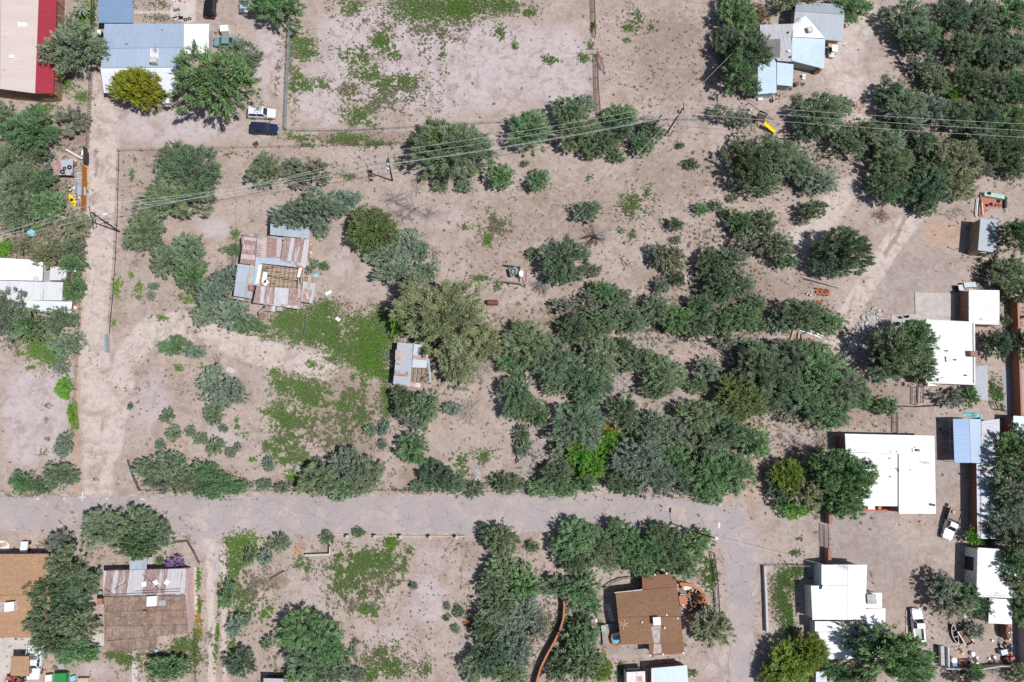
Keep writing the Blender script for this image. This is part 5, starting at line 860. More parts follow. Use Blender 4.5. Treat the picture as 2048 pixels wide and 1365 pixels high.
# ================================================================ POLES AND LINES
PT_ = {}
def upole(key, label, base, top, arms=True, hgt=10.0, along=(1, 0), trans=0, lamp=None):
    b = P(*base); t = P(*top, hgt); o = T('utility_pole', label, 'utility pole', b, 0, 'wooden utility poles'); mb = MB(); mb.tube(b - Vector((0, 0, .1)), t, .17, .11, 10); part('pole', mb, M['polewood'], o)
    d = Vector((along[0], along[1], 0)).normalized(); n = Vector((-d.y, d.x, 0)); ax = (t - b).normalized(); A = []
    for z, hw in ((.25, 1.25), (1.6, .7)):
        c_ = t - ax * z; mb = MB(); mb.box(c_ + d * .15, (.11, hw * 2, .13), math.atan2(d.y, d.x)); part('crossarm', mb, M['polewood'], o)
        for s in ((-1, 1) if z > 1 else (-1, 1)):
            q = c_ + n * s * (hw - .1) + d * .15; mb = MB(); mb.lathe(q + Vector((0, 0, .06)), [(.04, 0), (.075, .07), (.05, .12), (.07, .18), (.001, .24)], 8); part('insulator', mb, M['insul'], o); A.append(q + Vector((0, 0, .28)))
    mb = MB(); mb.lathe(t, [(.05, 0), (.075, .08), (.001, .25)], 8); part('insulator', mb, M['insul'], o); A.append(t + Vector((0, 0, .25)))
    for i in range(trans):
        c_ = t - ax * 1.9 + n * (.42 - .84 * i) - d * .2; mb = MB(); mb.lathe(c_ - Vector((0, 0, .45)), [(.20, 0), (.24, .05), (.24, .85), (.18, .93), (.001, .97)], 14); tr = part('transformer', mb, M['insul'], o); mb = MB(); mb.tube(c_ + Vector((0, 0, .5)), c_ + Vector((.1, 0, .75)), .04, n=6); part('bushing', mb, M['insul'], tr)
    if lamp:
        h2, lp = lamp; c_ = b.lerp(t, h2 / hgt); e = P(*lp, h2 + .5); mb = MB(); mb.path([c_, c_.lerp(e, .6) + Vector((0, 0, .35)), e], .04, 6); part('lamp_arm', mb, M['steel'], o); mb = MB(); dd = (e - c_); an = math.atan2(dd.y, dd.x); mb.box(e + dd.normalized() * .25, (.75, .32, .14), an).box(e + dd.normalized() * .15 + Vector((0, 0, .09)), (.5, .22, .08), an); part('lamp_head', mb, M['offwhite'], o)
    PT_[key] = A; return o
upole('A', 'utility pole with bare crossarm and lamp leaning over the dirt lane', (239, 464), (181, 424), along=(-1, -.28), lamp=(7.6, (208, 430)))
upole('B', 'utility pole crowned with grey transformers in the middle of the wires', (785, 362), (775, 316), along=(1, .14), trans=3)
upole('C', 'utility pole with a second stub pole beside the corral corner', (1330, 272), (1367, 215), along=(1, -.02), trans=1)
b = P(1296, 268); t = P(1324, 229, 7.5); o = T('stub_pole', 'shorter dark stub pole leaning parallel beside the corral corner pole', 'pole', b); mb = MB(); mb.tube(b, t, .15, .11, 8); part('pole', mb, M['polewood'], o); mb = MB(); mb.box(t, (.5, .1, .1), .4); part('bracket', mb, M['steel'], o)
EXT = {'W': [P(-420, 560 + k_ * 20, 9.7) for k_ in range(5)], 'E': [P(2420, 262 + k_ * 14, 9.7) for k_ in range(5)]}
EXT['W'] = [P(-420, 582, 9.7), P(-420, 555, 9.7), None, None, P(-420, 571, 10.2)]; EXT['E'] = [P(2450, 292, 9.7), P(2450, 263, 9.7), None, None, P(2450, 278, 10.2)]
def wire(a, b, sag, label, r=.021, group='overhead power lines'):
    pts = [a.lerp(b, t / 16) - Vector((0, 0, sag * (1 - (2 * t / 16 - 1) ** 2))) for t in range(17)]; mb = MB(); mb.path(pts, r, 5); return one_w('power_line', mb, M['wire'], label, 'power line', a, group)
SP_ = {'WA': 'overhead wire from the leaning lane pole off the left edge', 'AB': 'overhead wire between the lane pole and the transformer pole', 'BC': 'overhead wire between the transformer pole and the corral corner pole', 'CE': 'overhead wire from the corral corner pole off the right edge'}
for k_ in (0, 1, 4):
    wire(EXT['W'][k_], PT_['A'][k_], 1.1, SP_['WA']); wire(PT_['A'][k_], PT_['B'][k_], 1.2, SP_['AB']); wire(PT_['B'][k_], PT_['C'][k_], 1.0, SP_['BC']); wire(PT_['C'][k_], EXT['E'][k_], 1.4, SP_['CE'])
wire(PT_['A'][2], PT_['B'][2], 1.3, 'lower neutral wire between the lane pole and the transformer pole', .022); wire(PT_['B'][2], PT_['C'][2], 1.2, 'lower neutral wire between the transformer pole and the corral corner pole', .026)
wire(PT_['C'][3], P(1040, 545, 2.2), 1.6, 'slack service wire running down from the corral corner pole across the brown field', .022, 'service wires'); wire(PT_['C'][1], P(1530, 40, 3.6), .5, 'service wire from the corral corner pole to the patchwork roofed house', .022, 'service wires')
# street lamp at the bend
b = P(1394, 1066); t = P(1433, 1077, 9.4); o = T('street_lamp', 'street lamp on a tall dark pole at the road bend', 'street lamp', b); mb = MB(); mb.tube(b, t, .15, .10, 10); part('pole', mb, M['polewood'], o); e = P(1437, 1054, 9.9)
mb = MB(); mb.path([t - Vector((0, 0, .3)), t.lerp(e, .6) + Vector((0, 0, .2)), e], .05, 6); part('lamp_arm', mb, M['steel'], o); d = (e - t); an = math.atan2(d.y, d.x); mb = MB(); mb.box(e + d.normalized() * .25, (.8, .34, .16), an); part('lamp_head', mb, M['offwhite'], o); mb = MB(); mb.lathe(t + Vector((0, 0, -.1)), [(.28, 0), (.30, .12), (.2, .2), (.001, .24)], 12); part('pole_cap', mb, M['offwhite'], o)
wire(t - Vector((0, 0, .3)), P(1650, 1130, 3.6), .8, 'thin service wire from the street lamp to the white gabled house', .02, 'service wires')
b = P(161, 709); o = T('signpost', 'slim dark marker post at the left edge of the lane', 'post', b); t = P(188, 719, 0); mb = MB(); mb.tube(b, b + Vector((0, 0, 3.0)), .06, n=8); part('post', mb, M['darksteel'], o); mb = MB(); mb.box(b + Vector((0, 0, 2.75)), (.05, .35, .45)); part('plate', mb, M['steel'], o)

# ================================================================ FENCES AND WALLS
def resample(pts, sp):
    q = [P(*a) for a in pts]; o = [q[0]]
    for a, b in zip(q[:-1], q[1:]):
        n = max(1, round((b - a).length / sp)); o += [a.lerp(b, (i + 1) / n) for i in range(n)]
    return q, o
def fence(name, label, pts, h, sp, style, mat='steel', pmat=None, cat='fence', group=None, pr=.05):
    q, po = resample(pts, sp); o = T(name, label, cat, q[0], 0, group); base = q[0]; pm = MB()
    if style == 'boards': pm.box((0, 0, h / 2), (.10, .10, h))
    else: pm.tube((0, 0, -.05), (0, 0, h), pr, pr * .9, 7)
    me = mesh_of(pm, 'post', M[pmat or mat])
    for p in po[:100]: c = link('post', me, o); c.location = p - base; ORG[c.name] = base
    zs = {'wire': (.35, .7, 1.0), 'pipe': (.35, .75, 1.15, h), 'chain': (.05, h), 'rails': (.45, .95, h - .08), 'boards': (.4, h - .2), 'slats': (.4, h - .25)}[style]; r = {'wire': .012, 'pipe': .045, 'chain': .022, 'rails': .05, 'boards': .03, 'slats': .04}[style]
    for z in zs:
        if style == 'wire': z = z * h / 1.1
        mb = MB(); mb.path([p + Vector((0, 0, z)) for p in q], r, 6); part('strand' if style == 'wire' else 'rail', mb, M[mat], o)
    if style == 'chain':
        mb = MB(); s = .28
        for a, b in zip(q[:-1], q[1:]):
            L = (b - a).length; n = int(L / s)
            for i in range(n):
                u, v = a.lerp(b, i / n), a.lerp(b, min(1, (i + h / s * .5) / n)); mb.tube(u, v + Vector((0, 0, h)), .010, n=3, cap=False); mb.tube(u + Vector((0, 0, h)), v, .010, n=3, cap=False)
        part('mesh', mb, M[mat], o)
    if style in ('boards', 'slats'):
        mb = MB(); rd = random.Random(len(label))
        for a, b in zip(q[:-1], q[1:]):
            d = b - a; L = d.length; an = math.atan2(d.y, d.x); st = .17 if style == 'boards' else .42; n = int(L / st)
            for i in range(n): hh = h * rd.uniform(.94, 1.04); mb.box(a + d * ((i + .5) / n) + Vector((0, 0, hh / 2)), (.145 if style == 'boards' else .13, .03, hh), an)
        part('board_panel', mb, M[mat], o)
    return o
def wall(name, label, pts, h, t, mat, cap=None, cat='wall', group=None):
    q = [P(*a) for a in pts]; o = T(name, label, cat, q[0], 0, group); mb = MB(); n = len(q); L_, R_ = [], []
    for i in range(n):
        d = (q[min(i + 1, n - 1)] - q[max(i - 1, 0)]); d.z = 0; d.normalize(); nn = Vector((-d.y, d.x, 0)) * t / 2; L_.append(q[i] + nn); R_.append(q[i] - nn)
    for i in range(n - 1):
        z = Vector((0, 0, h)); a, b, c, d = L_[i], L_[i + 1], R_[i + 1], R_[i]; mb.face([d + z, c + z, b + z, a + z]); mb.face([a, b, b + z, a + z][::-1]); mb.face([c, d, d + z, c + z][::-1])
    z = Vector((0, 0, h)); mb.face([L_[0], L_[0] + z, R_[0] + z, R_[0]]); mb.face([L_[-1], R_[-1], R_[-1] + z, L_[-1] + z]); part('wall_body', mb, M[mat], o)
    if cap:
        m2 = MB()
        for i in range(n - 1): d = q[i + 1] - q[i]; m2.box((q[i] + q[i + 1]) / 2 + Vector((0, 0, h + .03)), (d.length + .02, t + .08, .06), math.atan2(d.y, d.x))
        part('coping', m2, M[cap], o)
    return o
fence('pipe_fence', 'long grey green steel pipe fence on the left side of the corral', [(581, 40), (577, 150), (573, 262)], 1.5, 2.6, 'pipe', 'tealsteel', pr=.06)
fence('chain_link_fence', 'low wavy chain link fence along the bottom of the corral', [(575, 262), (610, 264), (700, 263), (800, 258), (900, 252), (1000, 247), (1100, 243), (1195, 240), (1290, 241), (1420, 242)], 1.35, 3.0, 'chain', 'steel')
fence('pipe_fence', 'upper rusty pipe fence crossing the corral near its right side', [(1184, -60), (1186, 0), (1189, 76)], 1.5, 2.6, 'pipe', 'rustpipe', pr=.06); fence('pipe_fence', 'lower rusty pipe fence crossing the corral down to the shrubs', [(1192, 112), (1194, 180), (1199, 240)], 1.5, 2.6, 'pipe', 'rustpipe', pr=.06)
fence('pipe_gate', 'open rusty pipe gate swung out from the lower corral fence', [(1193, 110), (1206, 143)], 1.4, 3.6, 'pipe', 'rustpipe', cat='gate')
fence('wire_fence', 'wire fence with short posts along the top of the overgrown lot', [(240, 304), (330, 302), (420, 299), (560, 296), (700, 293), (860, 288), (1010, 284)], 1.2, 4.2, 'wire', 'darksteel', 'polewood')
fence('wire_fence', 'wire fence along the right edge of the dirt lane', [(240, 304), (236, 420), (232, 520), (226, 600), (219, 672)], 1.2, 3.6, 'wire', 'darksteel', 'rustpipe'); wall('kerb_wall', 'low dark timber edging along the right edge of the lane', [(238, 306), (235, 420), (231, 520), (225, 600), (219, 668)], .12, .10, 'polewood')
b = P(217, 672); o = T('gate', 'folded grey steel gate leaf standing at the lane fence end', 'gate', b); q0, q1 = P(216, 672), P(217, 706); d = q1 - q0; an = math.atan2(d.y, d.x); mb = MB()
for t in range(9): mb.tube(q0.lerp(q1, t / 8) + Vector((0, 0, .15)), q0.lerp(q1, t / 8) + Vector((0, 0, 1.5)), .025, n=6)
part('bar_panel', mb, M['steel'], o)
for z in (.15, .8, 1.5): mb = MB(); mb.tube(q0 + Vector((0, 0, z)), q1 + Vector((0, 0, z)), .035, n=6); part('rail', mb, M['steel'], o)
mb = MB(); mb.box((q0 + q1) / 2 + Vector((.15, 0, .75)), (d.length, .28, 1.4), an); part('gate_box', mb, M['steel'], o)
fence('wire_fence', 'wire fence along the upper edge of the road', [(283, 981), (400, 983), (520, 982), (640, 982), (760, 981), (880, 982), (1000, 984), (1090, 986)], 1.2, 4.5, 'wire', 'darksteel', 'polewood'); fence('rail_fence', 'short dark leaning rail fence at the lane corner of the open lot', [(260, 922), (270, 952), (283, 981)], 1.1, 1.6, 'rails', 'darksteel', 'polewood')
fence('slat_fence', 'orange timber slat fence beside the tin roof with tyres', [(174, 338), (174, 365), (173, 390), (172, 423)], 1.7, 2.2, 'boards', 'orangewood')
fence('slat_fence', 'open fence of thin weathered pickets left of the lane', [(186, 150), (184, 200), (182, 250), (178, 300)], 1.6, 2.4, 'slats', 'wood', 'newwood'); wall('sheet_fence', 'dull purple sheet fence beside the lane', [(171, 478), (169, 500), (167, 518)], 1.5, .08, 'purplefence'); wall('sheet_fence', 'dark sheet fence panel by the grey planks at the lane', [(176, 300), (177, 318), (176, 332)], 1.5, .25, 'darksteel')
fence('wire_fence', 'rough wire fence along the lane below the white tin house', [(166, 560), (164, 620), (160, 690), (154, 780), (150, 870)], 1.3, 3.6, 'wire', 'darksteel', 'polewood'); fence('wire_fence', 'dark fence between the carport and the top yard', [(192, -20), (191, 40), (190, 62)], 1.6, 2.4, 'rails', 'darksteel')
fence('chain_link_fence', 'green steel mesh fence around the weedy ruin yard', [(621, 610), (617, 640), (613, 670), (590, 667), (563, 665), (543, 659)], 1.2, 2.4, 'chain', 'tealsteel'); fence('wire_fence', 'short wire fence left of the weedy ruin yard', [(512, 660), (530, 658), (541, 659)], 1.0, 1.6, 'rails', 'darksteel')
fence('wire_fence', 'dark fence on the right side of the brown house by the road', [(1424, 1105), (1431, 1160), (1434, 1210), (1436, 1252)], 1.3, 3.4, 'rails', 'darksteel', 'polewood'); fence('chain_link_fence', 'mesh fence in front of the white gabled house lawn', [(1524, 1131), (1570, 1130), (1628, 1131)], 1.3, 3.0, 'chain', 'steel'); wall('kerb_wall', 'long thin concrete kerb wall between the road and the white house lawn', [(1526, 1131), (1529, 1200), (1531, 1262)], .8, .35, 'block')
wall('garden_wall', 'long curved terracotta wall through the trees left of the brown house', [(1124, 1190), (1126, 1210), (1124, 1235), (1117, 1258), (1106, 1280), (1092, 1305), (1080, 1330), (1072, 1355), (1066, 1390)], 1.4, .2, 'orangewall', 'clay')
arc = [(1356 + 52 * math.sin(a) , 1200 - 34 * math.cos(a)) for a in [R(x) for x in range(0, 176, 16)]]; wall('patio_wall', 'round terracotta wall enclosing the patio of the brown house', arc, 1.1, .42, 'orangewall', 'clay')
p = P(1405, 1199, 1.8); o = T('patio_oven', 'beehive terracotta oven on the round patio wall', 'oven', (p.x, p.y, 0)); mb = MB(); mb.lathe((0, 0, 0), [(1.0, 0), (1.0, .9), (.85, 1.4), (.5, 1.8), (.36, 2.0), (.34, 2.6), (.18, 2.6), (.18, 2.3)], 18); part('oven_body', mb, M['orangewall'], o, True, True); mb = MB(); mb.lathe((0, 0, 2.3), [(.17, 0), (.001, .01)], 12); part('flue', mb, M['black'], o, local=True)
fence('garden_fence', 'thin curved rail fence in the brown house yard', [(1207, 1176), (1222, 1165), (1242, 1157), (1262, 1154)], .7, 1.5, 'rails', 'wood')
wall('brick_wall', 'tall red brick wall running down the right edge', [(2019, 598), (2022, 700), (2025, 800), (2027, 872)], 2.0, .3, 'brick', 'clay'); wall('brick_wall', 'short brick wall branching right from the tall one', [(2020, 646), (2048, 636), (2080, 630)], 1.2, .25, 'brick')
wall('block_wall', 'pale block wall along the right edge of the junk yard', [(2034, 1198), (2036, 1260), (2037, 1345)], 1.8, .25, 'block', 'concrete'); wall('block_wall', 'dark low wall along the bottom of the junk yard', [(1880, 1333), (1940, 1336), (1990, 1328), (2034, 1330)], 1.5, .2, 'greywall')
wall('brick_wall', 'red brick gate wall above the iron driveway gate', [(1650, 1010), (1652, 1047)], 1.6, .55, 'brick'); wall('brick_wall', 'red brick gate wall below the iron driveway gate', [(1650, 1096), (1650, 1127)], 1.6, .55, 'brick')
q0, q1 = P(1647, 1049), P(1648, 1094); o = T('iron_gate', 'dark iron driveway gate between two brick walls', 'gate', q0); d = q1 - q0
for z in (.2, 1.5): mb = MB(); mb.tube(q0 + Vector((0, 0, z)), q1 + Vector((0, 0, z)), .05, n=6); part('rail', mb, M['darksteel'], o)
mb = MB()
for t in range(25): f0 = t / 24; b = q0.lerp(q1, f0); mb.tube(b + Vector((0, 0, .1)), b + Vector((0, 0, 1.7 + .45 * math.sin(math.pi * f0))), .025, n=5)
part('bar_panel', mb, M['darksteel'], o)
fence('wire_fence', 'dark rough fence between the two upper white roofs', [(1786, 813), (1830, 815), (1880, 812)], 1.1, 2.6, 'rails', 'darksteel', 'polewood'); fence('pipe_fence', 'double pipe track gate lying down to the large flat roof', [(1788, 826), (1788, 866)], .9, 2.4, 'pipe', 'darksteel'); fence('wire_fence', 'fine wire fence up to the upper white house corner', [(1826, 810), (1827, 775)], 1.3, 2.2, 'rails', 'darksteel'); fence('wire_fence', 'second fine wire fence up to the upper white house corner', [(1838, 806), (1839, 775)], 1.3, 2.2, 'rails', 'darksteel'); fence('wire_fence', 'buckled dark fence right of the grey lean-to roof', [(1982, 806), (1988, 820), (2004, 822)], 1.2, 1.6, 'rails', 'darksteel')
fence('wire_fence', 'wire fence in front of the rusty tin house by the road', [(350, 1085), (378, 1082), (390, 1102), (401, 1124)], 1.1, 2.4, 'rails', 'darksteel', 'wood'); fence('wire_fence', 'wire fence along the weedy side of the rusty tin house', [(390, 1268), (393, 1310), (394, 1365)], 1.1, 3.0, 'wire', 'darksteel', 'tealsteel')
wall('block_wall', 'L shaped low block wall at the lower lot by the road', [(662, 1077), (661, 1108), (612, 1110)], .9, .3, 'block'); wall('kerb_wall', 'long low stone kerb joining the row of stone posts', [(665, 1068), (760, 1072), (860, 1073), (930, 1073)], .18, .2, 'adobe')
pb = MB(); pb.box((0, 0, .55), (.45, .45, 1.1)); pcap = MB(); pcap.box((0, 0, 1.15), (.56, .56, .10)); p0 = None
for i, (x, y) in enumerate(((697, 1073), (752, 1073), (803, 1073), (861, 1074), (914, 1074))):
    p = P(x, y); lb = 'stone gate post in the row by the road, %s' % ('nearest the block wall', 'second from the block wall', 'middle one at the bright weeds', 'second from the dark tree', 'nearest the dark tree')[i]
    if p0 is None: p0 = T('stone_post', lb, 'post', p, .1, 'stone posts by the road'); part('shaft', pb, M['block'], p0, local=True); part('cap', pcap, M['concrete'], p0, local=True)
    else: dup(p0, p, .1 + i * .2, lb)
# ================================================================ SMALL THINGS IN THE YARDS
def tyre(px, py, label, z=0.0, r=.36, group='old tyres', tilt=None):
    p = P(px, py, z + .1); mb = MB(); mb.torus((0, 0, .11), r * .72, r * .30, 20, 8); o = one('tyre', mb, M['rubber'], label, 'tyre', (p.x, p.y, z), group=group, smooth=True)
    if tilt: o.rotation_euler = tilt
    return o
for x, y, l in ((139, 335, 'old tyre on the low rusted tin roof, nearest the lane'), (129, 337, 'small old tyre on the low rusted tin roof, between two others'), (125, 344, 'old tyre on the low rusted tin roof, lowest of three')): tyre(x, y, l, 2.0, .40 if x != 129 else .30)
tyre(1034, 921, 'lone tyre lying in the gravel wash above the road'); tyre(371, 40, 'dark tyre on the concrete slab beside the basketball hoop'); tyre(379, 38, 'second dark tyre on the concrete slab right of the first')
tyre(1543, 202, 'black tyre leaning by rubble at the patchwork roofed house', 0, .42); tyre(1894, 1010, 'black tyre on the yard beside the large flat white roof', 0, .3)
for i, (x, y) in enumerate(((1893, 861), (1895, 872), (1897, 884))): pass
# basketball hoop
b = P(362, 37); t = P(357, 27, 2.9); o = T('basketball_hoop', 'portable basketball hoop with grey board on the concrete slab', 'basketball hoop', b); mb = MB(); mb.tube(b, t, .06, n=8); part('pole', mb, M['darksteel'], o); mb = MB(); mb.box(t + Vector((-.3, .5, .25)), (1.2, .06, .75), .3); part('backboard', mb, M['metal_grey'], o); mb = MB(); mb.torus(t + Vector((-.4, .8, .0)), .22, .015, 16, 5); part('rim', mb, M['orange'], o); mb = MB(); mb.box(b + Vector((0, 0, .12)), (.8, .6, .24)); part('base', mb, M['black'], o)
def crate(name, label, cat, px, py, sz, mat, rz=0, lid=None, z=0, group=None):
    """box with a rim or lid, bevelled shoulders and feet"""
    p = P(px, py, z + sz[2]); o = T(name, label, cat, (p.x, p.y, z), rz, group); mb = MB(); a, b, h = sz
    mb.box((0, 0, h * .5 + .02), (a, b, h * .92)); part('body', mb, M[mat], o, local=True); m2 = MB(); m2.box((0, 0, h * .985), (a * 1.05, b * 1.05, h * .06 + .02)); part('lid', m2, M[lid or mat], o, local=True)
    for sx, sy in ((1, 1), (1, -1), (-1, 1), (-1, -1)): m3 = MB(); m3.box((sx * a * .42, sy * b * .42, .03), (a * .1, b * .1, .06)); part('foot', m3, M['black'], o, local=True)
    return o
crate('chest', 'white boxy chest standing open on the dirt by the black suv', 'chest', 448, 57, (1.4, 1.2, 1.5), 'white', .12); crate('trash_bin', 'wheeled bin with white lid behind the blue metal house', 'bin', 198, 65, (.6, .9, 1.1), 'black', .1, 'white')
crate('dumpster', 'bright green dumpster at the bottom edge below the tan house', 'dumpster', 119, 1358, (1.7, 1.5, 1.2), 'greenbin'); crate('planter_box', 'white square planter with shade beside the mustard tree', 'planter', 337, 202, (.85, .9, .7), 'concrete', 0, 'white')
crate('water_tank', 'white square tank at the bottom beside the green dumpster', 'tank', 97, 1357, (.9, .9, .9), 'offwhite', .1, 'white'); crate('cabinet', 'pale square board box right of the green dumpster', 'cabinet', 166, 1362, (1.5, .7, .7), 'tan'); crate('chest', 'pale teal cooler box right of the green dumpster', 'cooler box', 146, 1357, (.7, .6, .5), 'paleblue', .4)
crate('air_conditioner', 'grey air conditioner unit left of the bottom patio', 'air conditioner', 123, 1333, (.8, .7, .8), 'steel', .3); crate('chest', 'white chest against the porch of the upper right shed', 'chest', 1971, 520, (1.2, .8, .9), 'offwhite', .1, 'tan'); crate('appliance', 'white dumped appliance above the small square outbuilding', 'appliance', 1940, 570, (2.3, .9, 1.0), 'greywall', .08, 'steel'); crate('barbecue', 'dark barbecue box at the wall of the small square outbuilding', 'barbecue', 1922, 576, (.9, 1.1, 1.1), 'black', .1, 'steel')
crate('crate', 'grey blue crate standing at the bottom wall of the junk yard', 'crate', 1910, 1332, (.75, .75, .8), 'greywall', .1, 'blue'); crate('machine', 'grey boxed machine at the right of the junk yard', 'machine', 2009, 1305, (1.2, .8, .9), 'metal_grey', .2); crate('bin', 'dark brown bin below the patchwork roofed house', 'bin', 1594, 167, (.7, .7, .8), 'rustpipe', .5); crate('chest', 'upper white box on the gravel below the patchwork roofed house', 'box', 1608, 151, (.6, .5, .6), 'white'); crate('chest', 'lower white box on the gravel below the patchwork roofed house', 'box', 1608, 157, (.6, .35, .3), 'white')
crate('chest', 'white cooler lying at the end wall of the pale blue sheet roof', 'box', 1521, 198, (.9, .45, .5), 'white', .1)
# yellow kayak
p = P(143, 400, .4); o = T('kayak', 'bright yellow kayak lying in the left yard', 'kayak', (p.x, p.y, 0), R(-62)); mb = MB(); N_ = 14; rg = []
for i in range(N_ + 1):
    t = i / N_ * 2 - 1; w_ = .42 * (1 - abs(t) ** 2.4) + .015; z_ = .16 + .16 * t * t; rg.append([Vector((t * 1.35, w_ * math.cos(a), z_ + .20 * math.sin(a) * (1 - abs(t) ** 3))) for a in [2 * math.pi * k_ / 10 for k_ in range(10)]])
for a, b in zip(rg[:-1], rg[1:]):
    for k_ in range(10): j = (k_ + 1) % 10; mb.face([a[k_], b[k_], b[j], a[j]])
part('hull', mb, M['yellow'], o, True, True); mb = MB(); mb.torus((0, 0, .37), .26, .03, 16, 6); part('cockpit_rim', mb, M['black'], o, local=True); mb = MB(); mb.lathe((.75, 0, .33), [(.14, 0), (.13, .04), (.001, .05)], 12); part('hatch', mb, M['black'], o, local=True); mb = MB(); mb.lathe((0, 0, .355), [(.25, 0), (.001, .005)], 14); part('seat', mb, M['black'], o, local=True)
# round pool
p = P(64, 467); o = T('paddling_pool', 'small round blue pool in the left yard below the wires', 'pool', (p.x, p.y, 0)); mb = MB(); mb.lathe((0, 0, 0), [(.62, 0), (.64, .28), (.60, .31), (.56, .28), (.56, .22)], 20); part('pool_wall', mb, M['paleblue'], o, local=True); mb = MB(); mb.lathe((0, 0, .22), [(.56, 0), (.001, .004)], 20); part('water', mb, M['paleblue'], o, local=True)
# tarpaulin and scrap heap in the left yard
def heap(px, py, rx, ry, label, cols, n, seed, name='scrap_piece', cat='scrap', sz=(.2, .7), h=.4, group=None):
    """a rubbish heap: every piece an object of its own"""
    rd = random.Random(seed); mp = MPP(px, py); c = P(px, py)
    kinds = []
    for k_ in range(4):
        mb = MB()
        if k_ == 0: mb.box((0, 0, .06), (1, .35, .12)).box((.1, .0, .15), (.5, .2, .08))
        elif k_ == 1: mb.blob((0, 0, .18), (.5, .4, .2), .35, rd)
        elif k_ == 2: mb.lathe((0, 0, 0), [(.30, 0), (.36, .5), (.33, .52), (.31, .4), (.001, .38)], 12)
        else: mb.prism([(-.5, -.3, .15), (.4, -.4, .05), (.5, .3, .22), (-.3, .4, .10)], .04)
        kinds.append(mb)
    ms = {}
    for i in range(max(1, round(n * (.8 if name != 'scrap_piece' else .62)))):
        m_ = cols[i % len(cols)]; k_ = rd.randrange(4); key = (k_, m_)
        if key not in ms: ms[key] = mesh_of(kinds[k_], name, M[m_])
        o = link(name, ms[key]); a = rd.uniform(0, 6.28); q = rd.uniform(0, 1) ** .6; s = rd.uniform(*sz)
        o.location = (c.x + math.cos(a) * q * rx * mp, c.y + math.sin(a) * q * ry * mp, .01 + (1 - q) * h * rd.uniform(.1, 1)); o.rotation_euler = (rd.uniform(-.3, .3), rd.uniform(-.3, .3), rd.uniform(0, 6.28)); o.scale = (s, s, s); tag(o, label, cat, group or label)
def soft(px, py, sz, label, mat, name, cat, seed, z=0):
    rd = random.Random(seed); p = P(px, py, z); mb = MB(); n = 9; g = [[Vector(((i / (n - 1) - .5) * sz[0] * rd.uniform(.92, 1.05), (j / (n - 1) - .5) * sz[1] * rd.uniform(.92, 1.05), z + .02 + sz[2] * rd.uniform(.1, 1) * max(0, math.sin(math.pi * i / (n - 1)) * math.sin(math.pi * j / (n - 1))))) for j in range(n)] for i in range(n)]
    for i in range(n - 1):
        for j in range(n - 1): mb.face([g[i][j], g[i + 1][j], g[i + 1][j + 1], g[i][j + 1]])
    for e in ([(i, 0) for i in range(n)], [(n - 1, j) for j in range(n)], [(i, n - 1) for i in range(n - 1, -1, -1)], [(0, j) for j in range(n - 1, -1, -1)]):
        for a, b in zip(e[:-1], e[1:]): u, v = g[a[0]][a[1]], g[b[0]][b[1]]; mb.face([Vector((u.x, u.y, z)), Vector((v.x, v.y, z)), v, u])
    return one(name, mb, M[mat], label, cat, (p.x, p.y, 0), rd.uniform(-.4, .4))
soft(94, 319, (1.4, 1.0, .7), 'blue tarpaulin heap in the left yard under dark trees', 'cloth_blue', 'tarpaulin', 'tarpaulin', 1)
soft(1945, 830, (3.8, .9, .7), 'crumpled turquoise tarpaulin behind the gabled carport', 'cloth_teal', 'tarpaulin', 'tarpaulin', 2); soft(1919, 1300, (2.0, 1.6, .8), 'heap under a tan cloth in the junk yard', 'tan', 'covered_heap', 'covered heap', 3); soft(1945, 1308, (1.0, .8, .8), 'bundle under grey cloth in the junk yard', 'greywall', 'covered_heap', 'covered heap', 4)
heap(80, 316, 28, 9, 'dark blue rubbish scattered beside the blue tarpaulin', ['cloth_blue', 'black', 'white', 'greywall', 'black'], 22, 1, sz=(.25, .7)); heap(152, 325, 10, 14, 'pale scrap bits heaped between the tin roof and the slat fence', ['offwhite', 'wood', 'steel', 'newwood', 'tan'], 22, 2); heap(143, 376, 11, 10, 'mixed black and white junk heaped by the grey hooded trailer', ['black', 'white', 'steel', 'offwhite', 'greywall'], 26, 3); heap(152, 396, 8, 8, 'small pale junk bits beside the yellow kayak', ['white', 'offwhite', 'steel', 'black'], 16, 31, sz=(.15, .4))
heap(160, 525, 8, 10, 'small litter along the purple fence', ['white', 'steel', 'wood', 'brick'], 12, 4); heap(152, 615, 8, 12, 'reddish scrap at the corner of the white tin house', ['brick', 'wood', 'white', 'redslab'], 14, 5)
heap(1345, 560, 16, 20, 'coloured rubbish strewn in the thicket clearing', ['orange', 'offwhite', 'wood', 'black', 'clay', 'tan', 'white'], 46, 6, name='rubbish_piece', cat='rubbish', sz=(.2, .6)); heap(1385, 562, 30, 10, 'scattered rubbish along the thicket edge', ['black', 'offwhite', 'clay', 'wood', 'steel'], 24, 7, name='rubbish_piece', cat='rubbish', sz=(.2, .6)); heap(1482, 690, 18, 8, 'white scrap lying in the lower thicket', ['white', 'offwhite', 'steel', 'cloth_teal'], 16, 8, name='rubbish_piece', cat='rubbish', sz=(.3, .9))
